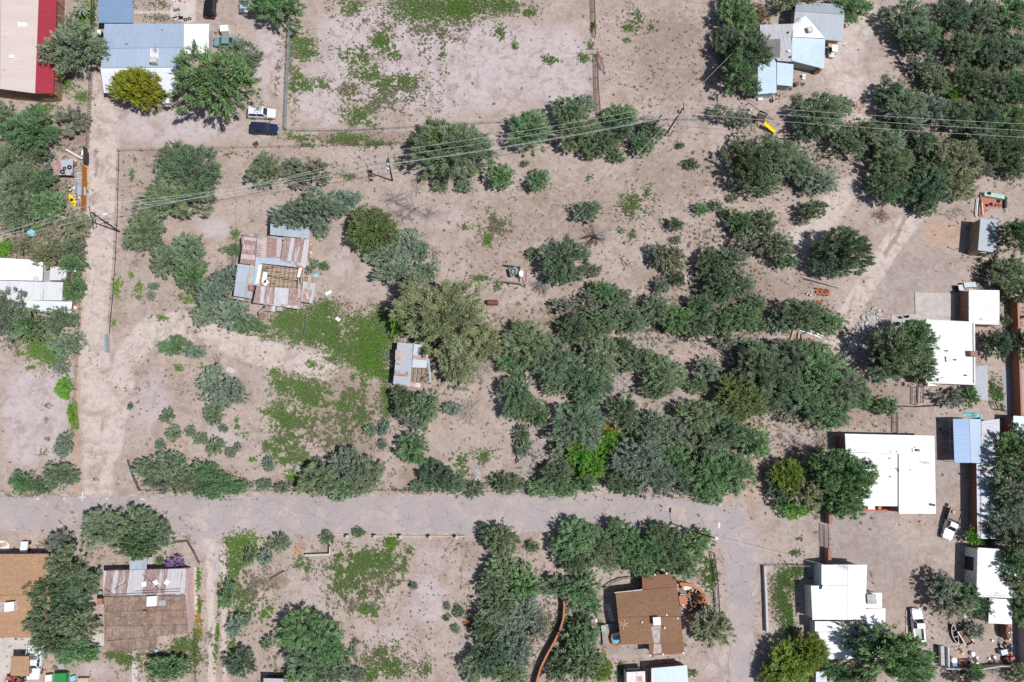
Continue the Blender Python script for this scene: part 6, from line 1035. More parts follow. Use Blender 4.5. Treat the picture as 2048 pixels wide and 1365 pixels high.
heap(1612, 683, 22, 8, 'timber and clay scrap under the trees by the scrap boards', ['newwood', 'clay', 'offwhite', 'wood', 'orange'], 22, 9, name='rubbish_piece', cat='rubbish', sz=(.3, .9)); heap(1860, 772, 30, 4, 'clutter along the lower wall of the upper white house', ['clay', 'wood', 'brick', 'offwhite', 'black'], 18, 10, sz=(.2, .5)); heap(1852, 798, 12, 10, 'garden clutter in the yard below the upper white house', ['offwhite', 'tealsteel', 'white', 'wood'], 12, 11, sz=(.2, .5)); heap(1550, 193, 14, 9, 'stone and wood rubble at the corner of the patchwork roofed house', ['stone', 'wood', 'clay', 'stone', 'black'], 30, 12, name='rubble_piece', cat='rubble', sz=(.2, .6)); heap(1625, 190, 14, 5, 'little stones and pots below the patchwork roofed house', ['stone', 'clay', 'stone', 'offwhite'], 14, 13, name='rubble_piece', cat='rubble', sz=(.15, .35))
heap(2010, 1300, 14, 30, 'mixed junk along the right wall of the junk yard', ['black', 'steel', 'red', 'blue', 'rustpipe', 'tealsteel', 'black'], 50, 14, name='junk_piece', cat='junk', sz=(.3, .9)); heap(1945, 1322, 20, 6, 'white and dark junk above the stack of clay tiles', ['white', 'black', 'offwhite', 'blue', 'steel'], 24, 15, name='junk_piece', cat='junk', sz=(.2, .6)); heap(1880, 1310, 6, 22, 'bluish junk piled on the white sided trailer', ['steel', 'blue', 'black', 'white', 'offwhite'], 22, 16, name='junk_piece', cat='junk', sz=(.3, .7)); heap(2017, 1262, 5, 16, 'orange and white junk by the block wall', ['orange', 'white', 'rustpipe', 'steel', 'red'], 18, 17, name='junk_piece', cat='junk', sz=(.3, .7)); heap(1937, 1240, 18, 10, 'pale junk under the sparse tree', ['offwhite', 'tan', 'white', 'black'], 14, 18, name='junk_piece', cat='junk', sz=(.2, .6)); heap(1985, 1325, 10, 10, 'dark junk pieces at the junk yard bottom', ['black', 'rustpipe', 'white', 'clay'], 14, 19, name='junk_piece', cat='junk', sz=(.3, .7))
heap(1958, 1036, 8, 20, 'pots and dark junk in front of the rusted shed', ['clay', 'black', 'steel', 'brick'], 18, 20, sz=(.2, .5)); heap(1965, 1055, 22, 10, 'dark clutter between the flatbed truck and trees', ['black', 'wood', 'steel', 'clay'], 16, 21, sz=(.3, .6)); heap(35, 1358, 16, 6, 'black clutter at the bottom left corner', ['black', 'rubber', 'rustpipe'], 16, 22, sz=(.3, .7)); heap(520, 636, 10, 8, 'white and rusty debris below the ruin', ['white', 'rustpipe', 'adobe', 'redslab'], 18, 23, name='rubble_piece', cat='rubble', sz=(.2, .7)); heap(622, 500, 4, 20, 'crumbled adobe lumps along the ruin right wall', ['adobe', 'offwhite', 'clay'], 14, 24, name='rubble_piece', cat='rubble', sz=(.25, .6)); heap(1888, 866, 12, 20, 'white pots and frames under the gabled carport shade', ['black', 'steel', 'darksteel'], 8, 25, sz=(.2, .5)); heap(470, 1355, 1, 1, 'grey lump of concrete beside the wheel ruts', ['stone'], 1, 26)
heap(360, 37, 8, 4, 'small odds and ends at the basketball hoop', ['white', 'steel', 'wood', 'black'], 10, 27, sz=(.15, .45)); heap(320, 213, 12, 7, 'coloured garden bits under the mustard yellow tree', ['cloth_teal', 'offwhite', 'redslab', 'wood', 'tan'], 14, 28, sz=(.2, .5)); heap(360, 3, 12, 5, 'toys at the top edge of the concrete slab', ['orange', 'steel', 'white', 'red'], 10, 29, sz=(.2, .5)); heap(985, 480, 22, 14, 'tiny litter scattered in the brown field', ['white', 'steel', 'paleblue', 'black'], 8, 30, sz=(.12, .25), h=.02); heap(1890, 556, 60, 30, 'single white stones on the gravel yard', ['stone', 'white'], 10, 32, name='rubble_piece', cat='rubble', sz=(.1, .22), h=.02)
heap(1605, 1210, 1, 1, 'white scrap in the shade of the white gabled house', ['white'], 1, 33)
# loose boards, sheets and beams
def plank(a, b, w, t, mat, label, name='plank', cat='plank', z=.05, group=None, zb=None):
    p, q = P(*a, z), P(*b, z if zb is None else zb); d = q - p; mb = MB(); L = d.length; mb.box((0, 0, 0), (L, w, t)); mb.box((L * .48, 0, t * .1), (L * .03, w * 1.04, t * 1.1)); o = one(name, mb, M[mat], label, cat, (p + q) / 2, 0, group); o.rotation_euler = (0, -math.asin(max(-1, min(1, d.z / L))), math.atan2(d.y, d.x)); return o
plank((131, 299), (165, 318), .3, .08, 'offwhite', 'long white plank lying across the left yard', z=.5); plank((177, 300), (171, 312), .35, .1, 'greywall', 'short grey board by the lane fence', z=.3); plank((166, 300), (164, 311), .3, .08, 'white', 'short white board by the lane fence', z=.3)
plank((1215, 568), (1241, 553), .14, .12, 'wood', 'single brown pole lying on the bare ground of the thicket', 'timber_pole', 'pole', .08); plank((1145, 616), (1158, 606), .5, .2, 'newwood', 'fresh sawn plank bundle at the left of the thicket', z=.3); plank((1000, 600), (1012, 577), .12, .1, 'wood', 'thin brown stick lying right of the dark red tank', 'timber_pole', 'pole', .06); plank((651, 590), (663, 583), .5, .3, 'white', 'white sheet scrap right of the ruin', 'sheet', 'sheet', .2); plank((672, 636), (680, 642), .6, .25, 'offwhite', 'white pallet like crate in the ruin weeds', 'pallet', 'pallet', .2); plank((487, 633), (491, 612), .7, .1, 'metal_white', 'pale bent sheet leaning under the ruin left wall', 'sheet', 'sheet', .4); plank((627, 552), (637, 551), .5, .06, 'paleblue', 'pale teal sheet at the ruin right wall', 'sheet', 'sheet', .1)
plank((453, 738), (470, 744), .8, .35, 'block', 'pale broken slab beside the sprawling tree', 'rubble', 'rubble', .1); plank((1588, 272), (1603, 273), .2, .15, 'deadpale', 'upper pale beam below the yellow slide', 'timber_pole', 'pole', .2); plank((1556, 275), (1608, 275), .16, .15, 'offwhite', 'long pale beam below the yellow slide', 'timber_pole', 'pole', .35); plank((1560, 278), (1590, 277), .3, .3, 'polewood', 'dark beam below the yellow slide', 'timber_pole', 'pole', .15)
for i, (a, b, m_) in enumerate((((1601, 549), (1668, 572), 'rustpipe'), ((1602, 552), (1669, 573), 'steel'), ((1604, 556), (1665, 573), 'rustpipe'), ((1607, 559), (1672, 575), 'darksteel'))): plank(a, b, .12, .12, m_, 'long steel pipe of the bundle below the isolated round tree', 'pipe', 'pipe', .08 + .05 * (i % 2), 'pipes below the isolated round tree')
for i, (a, b, m_) in enumerate((((1583, 645), (1636, 672), 'offwhite'), ((1590, 648), (1645, 672), 'white'), ((1598, 660), (1642, 676), 'steel'), ((1580, 688), (1588, 660), 'newwood'), ((1596, 690), (1599, 664), 'newwood'), ((1604, 690), (1606, 668), 'wood'))): plank(a, b, .28, .06, m_, ('long white scrap board under the trees' if i < 3 else 'upright brown scrap board under the trees'), 'scrap_board', 'board', .1 + .07 * i, 'white scrap boards under the trees' if i < 3 else 'brown scrap boards under the trees')
rd = random.Random(2)
for i in range(24):
    f0 = i / 23; x, y = 1866 + f0 * 52 + rd.uniform(-3, 3), 428 - f0 * 10 + rd.uniform(-5, 5); a = rd.uniform(.2, 1.0) if i > 8 else rd.uniform(-.2, .4); L = rd.uniform(10, 19); plank((x, y), (x + L * math.cos(a), y + L * math.sin(a)), .11, .1, 'deadpale' if i % 3 else 'wood', 'one of the thin timber poles strewn above the grey shed', 'timber_pole', 'pole', .06 + .02 * (i % 4), 'timber poles strewn above the grey shed')
# the clay block stack by the track
mb = MB(); mb.box((0, 0, .1), (.4, .2, .2)).box((.0, .0, .21), (.3, .12, .02)); cb = mesh_of(mb, 'clay_block', M['clay']); cg = mesh_of(mb, 'grey_block', M['block'])
def blockpile(px, py, nx_, ny_, nz_, rz, label, group, seed, me, nm='clay_block', keep=.85):
    rd = random.Random(seed); c = P(px, py); Mz = Matrix.Rotation(rz, 3, 'Z')
    for i in range(nx_):
        for j in range(ny_):
            for l in range(nz_):
                if rd.random() > keep - .2 * l: continue
                v = Mz @ Vector(((i - nx_ / 2) * .46, (j - ny_ / 2) * .27, 0)); o = link(nm, me); o.location = (c.x + v.x + rd.uniform(-.05, .05), c.y + v.y + rd.uniform(-.05, .05), .0 + .215 * l); o.rotation_euler = (0, 0, rz + rd.uniform(-.25, .25)); tag(o, label, 'block', group)
blockpile(1645, 584, 6, 5, 3, -.1, 'fired clay block of the stack by the dirt track', 'clay blocks by the track', 1, cb); blockpile(1622, 586, 4, 4, 2, .2, 'grey green block of the stack by the dirt track', 'grey blocks by the track', 2, cg, 'grey_block', .8); blockpile(1640, 604, 4, 3, 2, .1, 'orange clay block of the lower little stack by the track', 'lower clay blocks by the track', 3, cb)
mt_ = MB()
for k_ in range(6): a0, a1 = math.pi * k_ / 6, math.pi * (k_ + 1) / 6; mt_.face([(-.25, .12 * math.cos(a0), .12 * math.sin(a0)), (.25, .14 * math.cos(a0), .14 * math.sin(a0)), (.25, .14 * math.cos(a1), .14 * math.sin(a1)), (-.25, .12 * math.cos(a1), .12 * math.sin(a1))])
tl = mesh_of(mt_, 'roof_tile', M['clay']); c = P(1935, 1326)
rd = random.Random(8)
for i in range(12):
    for j in range(4): o = link('roof_tile', tl); o.location = (c.x - 1.6 + i * .29, c.y - .65 + j * .42, .05 + rd.uniform(0, .25)); o.rotation_euler = (rd.uniform(-.3, .3), 1.2, 1.57 + rd.uniform(-.2, .2)); tag(o, 'curved clay roof tile in the stacked rows of the junk yard', 'roof tile', 'stacked clay roof tiles')
# dark red fuel tank
p = P(985, 606, .6); o = T('fuel_tank', 'dark red cylindrical tank lying on legs beside the giant olive tree', 'tank', (p.x, p.y, 0), R(0)); mb = MB(); pr_ = [(-1.12, .05), (-1.05, .32), (-.92, .48), (-.8, .52), (.8, .52), (.92, .48), (1.05, .32), (1.12, .05)]
rg = [[Vector((x, r * math.cos(a), .68 + r * math.sin(a))) for a in [2 * math.pi * k_ / 18 for k_ in range(18)]] for x, r in pr_]
for a, b in zip(rg[:-1], rg[1:]):
    for k_ in range(18): j = (k_ + 1) % 18; mb.face([a[k_], b[k_], b[j], a[j]])
mb.face(rg[0]); mb.face(rg[-1][::-1]); part('tank_body', mb, M['propane'], o, True, True)
for x in (-.6, .6): mb = MB(); mb.box((x, 0, .12), (.12, .8, .28)); part('saddle', mb, M['rustpipe'], o, local=True)
mb = MB(); mb.lathe((0, 0, 1.18), [(.14, 0), (.14, .12), (.001, .16)], 12); part('valve_cap', mb, M['rustpipe'], o, local=True)
# pump stand in the brown field
p = P(1033, 552); o = T('pump_stand', 'rusty frame with white drum and wires in the middle of the lot', 'pump stand', p); mb = MB()
for x, y in ((-1.1, -1.0), (1.1, -1.2), (1.2, 1.0), (-1.1, .9)): mb.tube(p + Vector((x, y, 0)), p + Vector((x * .9, y * .9, 1.6)), .07, n=6)
part('frame_leg', mb, M['wood'], o); mb = MB(); mb.box(p + Vector((0, -1.0, 1.5)), (2.4, .16, .14), -.08).box(p + Vector((0, .8, 1.55)), (2.4, .16, .14), -.1).box(p + Vector((1.05, -.1, 1.62)), (.16, 2.2, .14)); part('frame_beam', mb, M['wood'], o); mb = MB(); mb.lathe(p + Vector((.55, .0, .5)), [(.34, 0), (.36, .8), (.33, .9), (.001, .93)], 14); part('drum', mb, M['white'], o); mb = MB(); mb.box(p + Vector((-.5, .3, .6)), (1.1, .8, .7), .3); part('motor_box', mb, M['tealsteel'], o); mb = MB(); mb.torus(p + Vector((-.55, .25, 1.05)), .3, .05, 14, 6); part('hose', mb, M['black'], o); mb = MB(); mb.tube(p + Vector((1.2, -1.3, 0)), p + Vector((1.25, .3, 1.9)), .06, n=6); part('brace', mb, M['rustpipe'], o)
o.scale = (1.3, 1.75, 1.15)
# playset with slide
p = P(1530, 240); o = T('playset', 'timber climbing frame with bright yellow slide by the wires', 'playset', p); c = P(1522, 236, 1.4); d2 = R(-22); Mz = Matrix.Rotation(d2, 3, 'Z')
def L2(x, y, z): return Vector((c.x, c.y, 0)) + Mz @ Vector((x, y, 0)) + Vector((0, 0, z))
mb = MB()
for x, y in ((-.8, -.8), (.8, -.8), (.8, .8), (-.8, .8)): mb.tube(L2(x, y, 0), L2(x, y, 2.3), .06, n=6)
part('tower_post', mb, M['polewood'], o); mb = MB(); mb.box(L2(0, 0, 1.4), (1.7, 1.7, .08), d2); part('platform', mb, M['polewood'], o); mb = MB(); mb.box(L2(0, .82, 2.0), (1.6, .06, .5), d2).box(L2(-.82, 0, 2.0), (.06, 1.6, .5), d2); part('guard', mb, M['black'], o); mb = MB(); mb.box(L2(.1, .1, 2.15), (1.0, .7, .12), d2); part('roof_panel', mb, M['yellow'], o) if False else None
mb = MB(); n = 12; prev = None
for i in range(n + 1):
    t = i / n; x, z = .8 + 3.1 * t, 1.42 * (1 - t) ** 1.3 + .25; cr = [L2(x - .0, -.9 + yy, z + zz) for yy, zz in ((-.42, .2), (-.34, .0), (.34, .0), (.42, .2))]
    if prev:
        for k_ in range(3): mb.face([prev[k_], cr[k_], cr[k_ + 1], prev[k_ + 1]])
    prev = cr
sl_ = part('slide', mb, M['yellow'], o); sl_.rotation_euler = (0, 0, 0)
mb = MB(); mb.tube(L2(-.9, .6, 2.3), L2(-3.4, 1.3, 2.3), .07, n=6); mb.tube(L2(-3.4, 1.3, 2.3), L2(-3.9, .6, 0), .06, n=6); mb.tube(L2(-3.4, 1.3, 2.3), L2(-3.6, 2.0, 0), .06, n=6); part('swing_beam', mb, M['polewood'], o)
for k_ in (0, 1): x = -1.8 - k_ * .9; mb = MB(); mb.tube(L2(x, .9 + k_ * .2, 2.25), L2(x, .9 + k_ * .2, .55), .015, n=4); mb.box(L2(x, .9 + k_ * .2, .5), (.5, .22, .05), d2); part('swing', mb, M['black'], o)
mb = MB()
for k_ in range(7): mb.box(L2(-.2 + .0 * k_, -1.1 - .22 * k_, 1.3 - .18 * k_), (1.0, .09, .06), d2)
for s in (-.5, .3): mb.tube(L2(s, -.9, 1.4), L2(s, -2.6, .05), .05, n=6)
part('ladder', mb, M['newwood'], o); mb = MB()
for k_ in range(7): mb.box(L2(1.0 + .25 * k_, .95, 1.05), (.08, .05, .7), d2)
mb.box(L2(1.75, .95, 1.4), (1.8, .07, .08), d2).box(L2(1.75, .95, .7), (1.8, .07, .08), d2); part('picket_panel', mb, M['newwood'], o)
heap(1500, 222, 8, 4, 'pale toys beside the timber climbing frame', ['white', 'steel', 'greywall', 'black'], 10, 40, sz=(.25, .6))
# swing posts in the clearing
q0, q1 = P(1846, 92), P(1850, 132); o = T('swing_frame', 'tall dark swing frame under the trees of the right clearing', 'swing', q0); mb = MB(); z = Vector((0, 0, 2.4)); mb.tube(q0 + z, q1 + z, .06, n=6); part('top_beam', mb, M['polewood'], o); mb = MB(); mb.tube(q0, q0 + z, .06, n=6); part('post', mb, M['polewood'], o); mb = MB(); mb.tube(q1, q1 + z, .06, n=6); part('post', mb, M['polewood'], o); mb = MB(); m_ = q0.lerp(q1, .5); mb.tube(m_ + z, m_ + Vector((.3, 0, .5)), .015, n=4); mb.box(m_ + Vector((.3, 0, .48)), (.2, .5, .05)); part('swing_seat', mb, M['black'], o)
# red slab yard above the grey shed
slab('concrete_slab', [(1956, 392), (2010, 402), (2008, 416), (1990, 413), (1988, 418), (1972, 416), (1968, 434), (1951, 433)], M['redslab'], .06); crate('table', 'long pale green table at the red slab', 'table', 1989, 391, (4.0, .85, .85), 'tealtop', -.14); tyre(1979, 387, 'dark tyre lying on the long pale green table', .9, .34); crate('bench', 'dark narrow bench at the right end of the red slab', 'bench', 2012, 405, (.45, 2.2, .5), 'darksteel', -.15)
tyre(1997, 403, 'black tyre on the red slab', .06, .34); tyre(1974, 411, 'white centred tyre on the red slab edge', .06, .3); soft(1982, 409, (.8, .7, .12), 'dark coil of hose on the red slab', 'rubber', 'hose_coil', 'hose', 41, .06); crate('grate', 'brown metal grate on the red slab', 'grate', 1997, 410, (1.2, .4, .15), 'rustpipe', -.1, z=.06)
for i, (a, b, m_) in enumerate((((1953, 398), (1950, 433), 'steel'), ((1956, 397), (1953, 434), 'white'), ((1959, 399), (1956, 432), 'black'), ((1963, 398), (1966, 430), 'offwhite'), ((1961, 389), (1964, 406), 'wood'))): plank(a, b, .18, .12, m_, 'long bar of the bundle left of the red slab', 'metal_bar', 'bar', .15 + .05 * i, 'bars beside the red slab')
b = P(1909, 500); o = T('lamp_post', 'small yard lamp post left of the grey shed', 'lamp post', b); mb = MB(); mb.tube(b, b + Vector((0, 0, 2.6)), .05, n=8); part('post', mb, M['darksteel'], o); mb = MB(); mb.lathe(b + Vector((0, 0, 2.6)), [(.10, 0), (.2, .14), (.12, .26), (.001, .34)], 10); part('lamp_head', mb, M['black'], o)
b = P(1930, 506); o = T('post', 'short white topped post below the grey shed', 'post', b); mb = MB(); mb.tube(b, b + Vector((0, 0, 1.0)), .06, n=8); part('post_shaft', mb, M['darksteel'], o); mb = MB(); mb.lathe(b + Vector((0, 0, 1.0)), [(.12, 0), (.12, .08), (.001, .12)], 10); part('cap', mb, M['white'], o)
fence('ladder', 'rusty frame of bars in the yard above the red slab', [(1998, 350), (1999, 362)], 1.0, 1.4, 'pipe', 'rustpipe', cat='frame'); 
# chairs and tables
def chair(px, py, ang, mat, label, group=None, z=0):
    p = P(px, py, z + .4); o = T('chair', label, 'chair', (p.x, p.y, z), R(ang), group); mb = MB(); mb.box((0, 0, .44), (.5, .5, .06)); part('seat', mb, M[mat], o, local=True); mb = MB(); mb.box((-.25, 0, .75), (.06, .5, .6)); part('backrest', mb, M[mat], o, local=True)
    for sx, sy in ((1, 1), (1, -1), (-1, 1), (-1, -1)): mb = MB(); mb.tube((sx * .2, sy * .2, 0), (sx * .2, sy * .2, .42), .025, n=6); part('leg', mb, M['darksteel'], o, local=True)
    return o
def table(px, py, ang, sz, mat, label, z=0, h=.74):
    p = P(px, py, z + h); o = T('table', label, 'table', (p.x, p.y, z), R(ang)); mb = MB(); mb.box((0, 0, h), (sz[0], sz[1], .06)); part('tabletop', mb, M[mat], o, local=True)
    for sx, sy in ((1, 1), (1, -1), (-1, 1), (-1, -1)): mb = MB(); mb.tube((sx * sz[0] * .42, sy * sz[1] * .42, 0), (sx * sz[0] * .42, sy * sz[1] * .42, h - .03), .03, n=6); part('leg', mb, M['darksteel'], o, local=True)
    return o
table(1366, 1201, 8, (1.3, 1.5), 'clay', 'square terracotta patio table inside the round wall', .07); chair(1363, 1191, -90, 'offwhite', 'pale patio chair above the terracotta table', z=.07); chair(1366, 1211, 90, 'offwhite', 'pale patio chair below the terracotta table', z=.07); chair(1375, 1199, 180, 'greywall', 'grey patio chair right of the terracotta table', z=.07); chair(1380, 1187, 200, 'orangewood', 'orange timber armchair in the upper patio', z=.07); table(1375, 1176, 10, (1.4, .6), 'offwhite', 'pale bench table against the upper patio wall', .07, .5); crate('bench', 'orange patio bench beside the pale one against the round wall', 'bench', 1367, 1175, (.7, .6, .5), 'orangewood', z=.07); crate('barbecue', 'brown grill box in the lower patio', 'barbecue', 1386, 1209, (.9, .8, .8), 'rustpipe', .4, z=.07); heap(1396, 1211, 5, 6, 'dark pots along the lower patio wall', ['black', 'clay', 'rustpipe'], 9, 45, sz=(.3, .5)); chair(1387, 1181, 160, 'offwhite', 'pale patio chair closest to the beehive oven', z=.07)
chair(1209, 1288, 60, 'redslab', 'red chair at the lower corner of the timber deck'); crate('planter_box', 'brown planter box at the upper corner of the timber deck', 'planter', 1207, 1257, (.7, .9, .6), 'brick', .1, 'greywall', z=.5); b = P(1189, 1238); o = T('yard_light', 'small round yellowish lamp globe on a post left of the deck', 'lamp post', b); mb = MB(); mb.tube(b, b + Vector((0, 0, .9)), .05, n=6); part('post', mb, M['darksteel'], o); mb = MB(); mb.lathe(b + Vector((0, 0, .9)), [(.1, 0), (.3, .14), (.24, .3), (.001, .36)], 12); part('lamp_globe', mb, M['offwhite'], o, True)
chair(1804, 635, 30, 'steel', 'upper metal chair on the slab of the upper white house'); chair(1811, 634, 180, 'darksteel', 'dark metal chair on the slab facing the other'); chair(1795, 648, 0, 'darksteel', 'lower dark chair on the slab'); table(1805, 648, 0, (.9, .8), 'steel', 'small metal table on the slab of the upper white house'); chair(1813, 648, 180, 'steel', 'lower steel chair on the slab'); chair(2003, 1292, 200, 'tealsteel', 'green chair in the junk yard'); 
# trailers and machines
c4 = [P(*a) for a in ((1908, 1261), (1923, 1257), (1940, 1282), (1925, 1290))]; o = T('trailer', 'low flatbed trailer with steel side rails under the thin tree', 'trailer', (c4[0] + c4[2]) / 2); mb = MB(); mb.prism([v + Vector((0, 0, .62)) for v in c4], .08); part('flat_bed', mb, M['redwall'], o)
for i in range(4): a, b = c4[i], c4[(i + 1) % 4]; d = b - a; mb = MB(); mb.box((a + b) / 2 + Vector((0, 0, .78)), (d.length, .08, .24), math.atan2(d.y, d.x)); part('side_rail', mb, M['steel' if i in (1, 3) else 'darksteel'], o)
ax_ = (c4[2] - c4[1]).normalized(); 
for a, b in ((c4[0], c4[3]), (c4[1], c4[2])): m_ = a.lerp(b, .6); n_ = Vector((-ax_.y, ax_.x, 0)); mb = MB(); mb.tube(m_ + n_ * -.1 + Vector((0, 0, .32)), m_ + n_ * .1 + Vector((0, 0, .32)), .32, n=16); part('wheel', mb, M['rubber'], o)
mb = MB(); t_ = (c4[0] + c4[1]) / 2; mb.tube(t_ + Vector((0, 0, .55)), t_ - ax_ * 1.3 + Vector((0, 0, .5)), .06, n=6); part('drawbar', mb, M['darksteel'], o)
p, q = P(1904, 1249, .5), P(1915, 1288, .5); o = T('canoe', 'long dark canoe with white gunwale beside the flatbed trailer', 'canoe', (p + q) / 2); d = (q - p); L = d.length; d.normalize(); n_ = Vector((-d.y, d.x, 0)); mb = MB(); prev = None; gm_ = MB()
for i in range(17):
    t = i / 16 * 2 - 1; w_ = .46 * (1 - abs(t) ** 2.2) + .02; c0 = (p + q) / 2 + d * t * L / 2; zr = .5 + .22 * t * t; r_ = [Vector((c0.x, c0.y, 0)) + n_ * w_ * a + Vector((0, 0, z)) for a, z in ((-1, zr), (-.85, .18), (-.3, .05), (.3, .05), (.85, .18), (1, zr))]
    if prev:
        for k_ in range(5): mb.face([prev[k_], r_[k_], r_[k_ + 1], prev[k_ + 1]])
        for k_ in (0, 5): gm_.tube(prev[k_], r_[k_], .05, n=6)
    prev = r_
part('hull', mb, M['black'], o); part('gunwale', gm_, M['white'], o)
for t in (-.35, .3): c0 = (p + q) / 2 + d * t * L / 2; mb = MB(); mb.box(Vector((c0.x, c0.y, .48)), (.2, .8, .04), math.atan2(d.y, d.x)); part('thwart', mb, M['wood'], o)
c4 = [P(*a) for a in ((1873, 1290), (1888, 1292), (1889, 1331), (1874, 1328))]; o = T('trailer', 'small trailer with one long white side panel beside the huge green tree', 'trailer', (c4[0] + c4[2]) / 2); mb = MB(); mb.prism([v + Vector((0, 0, .55)) for v in c4], .1); part('flat_bed', mb, M['greywall'], o)
for i, (a, b) in enumerate(((c4[1], c4[2]), (c4[0], c4[3]))): d = b - a; mb = MB(); mb.box((a + b) / 2 + Vector((0, 0, .85)), (d.length, .14, .6), math.atan2(d.y, d.x)); part('side_panel', mb, M['white' if i == 0 else 'greywall'], o); m_ = a.lerp(b, .55); mb = MB(); mb.tube(m_ + Vector((-.1, 0, .32)), m_ + Vector((.1, 0, .32)), .32, n=16); part('wheel', mb, M['rubber'], o)
c4 = [P(*a) for a in ((157, 352), (170, 350), (171, 390), (156, 391))]; o = T('trailer', 'long grey hooded trailer with open wooden frame against the orange slat fence', 'trailer', (c4[0] + c4[2]) / 2); mb = MB(); mb.prism([v + Vector((0, 0, .5)) for v in c4], .1); part('flat_bed', mb, M['steel'], o); mb = MB(); mb.prism([P(156, 374, 1.0), P(170, 374, 1.0), P(171, 391, .9), P(156, 391, .9)], .35); part('hood', mb, M['metal_blue'], o)
for i, (a, b) in enumerate(((c4[0], c4[3]), (c4[0], c4[1]), (P(157, 362), P(170, 362)))): d = b - a; mb = MB(); mb.box((a + b) / 2 + Vector((0, 0, .75 + i * .02)), (d.length, .12, .45), math.atan2(d.y, d.x)); part('side_board', mb, M['offwhite' if i else 'steel'], o)
for a, b in ((c4[0], c4[3]),): m_ = a.lerp(b, .5); mb = MB(); mb.tube(m_ + Vector((-.1, 0, .3)), m_ + Vector((.1, 0, .3)), .3, n=14); part('wheel', mb, M['rubber'], o)
def tractor(px, py, ang, label):
    p = P(px, py, .6); o = T('garden_tractor', label, 'tractor', (p.x, p.y, 0), R(ang)); mb = MB(); mb.box((.5, 0, .65), (.9, .5, .45)).box((.95, 0, .62), (.1, .42, .35)); part('hood', mb, M['red'], o, local=True); mb = MB(); mb.box((-.4, 0, .5), (.9, .75, .2)); part('fender', mb, M['red'], o, local=True); mb = MB(); mb.box((-.45, 0, .72), (.4, .45, .1)).box((-.66, 0, .92), (.1, .45, .35)); part('seat', mb, M['black'], o, local=True); mb = MB(); mb.torus((0, 0, .98), .18, .02, 14, 5); part('steering_wheel', mb, M['black'], o, local=True)
    for x, y, r_ in ((.75, .42, .22), (.75, -.42, .22), (-.45, .48, .36), (-.45, -.48, .36)): mb = MB(); mb.tube((x, y - .1, r_), (x, y + .1, r_), r_, n=14); part('wheel', mb, M['rubber'], o, local=True)
tractor(2018, 1319, 20, 'small red garden tractor at the right of the junk yard'); tractor(26, 1358, 160, 'orange red garden tractor at the bottom left corner')
p = P(2011, 1264, 1.0); o = T('water_tank', 'brown rusted tank standing by the lower white annex', 'tank', (p.x, p.y, 0)); mb = MB(); mb.lathe((0, 0, 0), [(.55, 0), (.62, .1), (.62, 1.5), (.5, 1.7), (.001, 1.78)], 18, .9, 2.0); part('tank_body', mb, M['rustpipe'], o, True, True); mb = MB(); mb.lathe((0, 0, 1.7), [(.16, 0), (.16, .14), (.001, .18)], 12); part('cap', mb, M['steel'], o, local=True)
def drum(px, py, mat, label, r=.3, h=.85, top=None):
    p = P(px, py, h); o = T('barrel', label, 'barrel', (p.x, p.y, 0)); mb = MB(); mb.lathe((0, 0, 0), [(r * .96, 0), (r, .05), (r, h * .33), (r * 1.04, h * .35), (r, h * .37), (r, h * .66), (r * 1.04, h * .68), (r, h * .7), (r * .97, h)], 16); part('barrel_body', mb, M[mat], o, True, True); mb = MB(); mb.lathe((0, 0, h * .97), [(r * .93, 0), (.001, .01)], 16); part('lid', mb, M[top or mat], o, local=True)
drum(1909, 1322, 'offwhite', 'round tan topped barrel in the junk yard', .55, .8, 'tan'); drum(1947, 1309, 'white', 'white round barrel beside the grey bundle', .4, .6); drum(1955, 1316, 'white', 'small white pail right of the white barrel', .22, .4); drum(1990, 1315, 'white', 'white pail at the right of the junk yard', .25, .4); drum(1986, 1282, 'white', 'tiny white pail alone on the junk yard dirt', .2, .35); drum(2014, 1070, 'orange', 'orange round lid barrel under the trees by the patched roof', .3, .9); drum(1863, 787, 'white', 'white round pail in the yard below the upper white house', .25, .5); drum(5, 1272, 'blue', 'blue white barrel at the lower left roof corner', .4, 1.0, 'white'); drum(219, 1290, 'steel', 'grey barrel at the lower corner of the rusty tin house', .4, 1.0); drum(200, 1187, 'steel', 'grey barrel at the left wall of the rusty tin house', .35, .9); drum(312, 1302, 'paleblue', 'pale blue pail below the brown lean-to', .25, .5); drum(1500, 226, 'steel', 'grey barrel left of the timber climbing frame', .35, .8); drum(1908, 1025, 'tan', 'tan round tub standing on the flatbed truck wooden bed', .28, 1.25); drum(49, 1351, 'black', 'black barrel below the tan shed', .3, .7); drum(438, 744, 'white', 'white pail left of the pale broken slab', .2, .3)
# small utility cart at the tan roof and steps
p = P(49, 1093, .6); o = T('golf_cart', 'small white cart beside the tan shingled house', 'cart', (p.x, p.y, 0), R(90)); mb = MB(); mb.box((-.1, 0, .62), (1.7, 1.0, .34)).box((-.5, 0, .85), (.8, .9, .2)); part('body', mb, M['white'], o, local=True)
for x, y in ((.5, .58), (.5, -.58), (-.6, .58), (-.6, -.58)): mb = MB(); mb.tube((x, y - .08, .28), (x, y + .08, .28), .28, n=14); part('wheel', mb, M['rubber'], o, local=True)
mb = MB(); mb.tube((.65, 0, .6), (1.0, 0, .75), .04, n=6); part('handle', mb, M['black'], o, local=True)
p = P(6, 1090, .2); soft(6, 1090, (1.3, .7, .25), 'tan cushion on the pale mat at the left edge', 'tan', 'cushion', 'cushion', 44, .1)
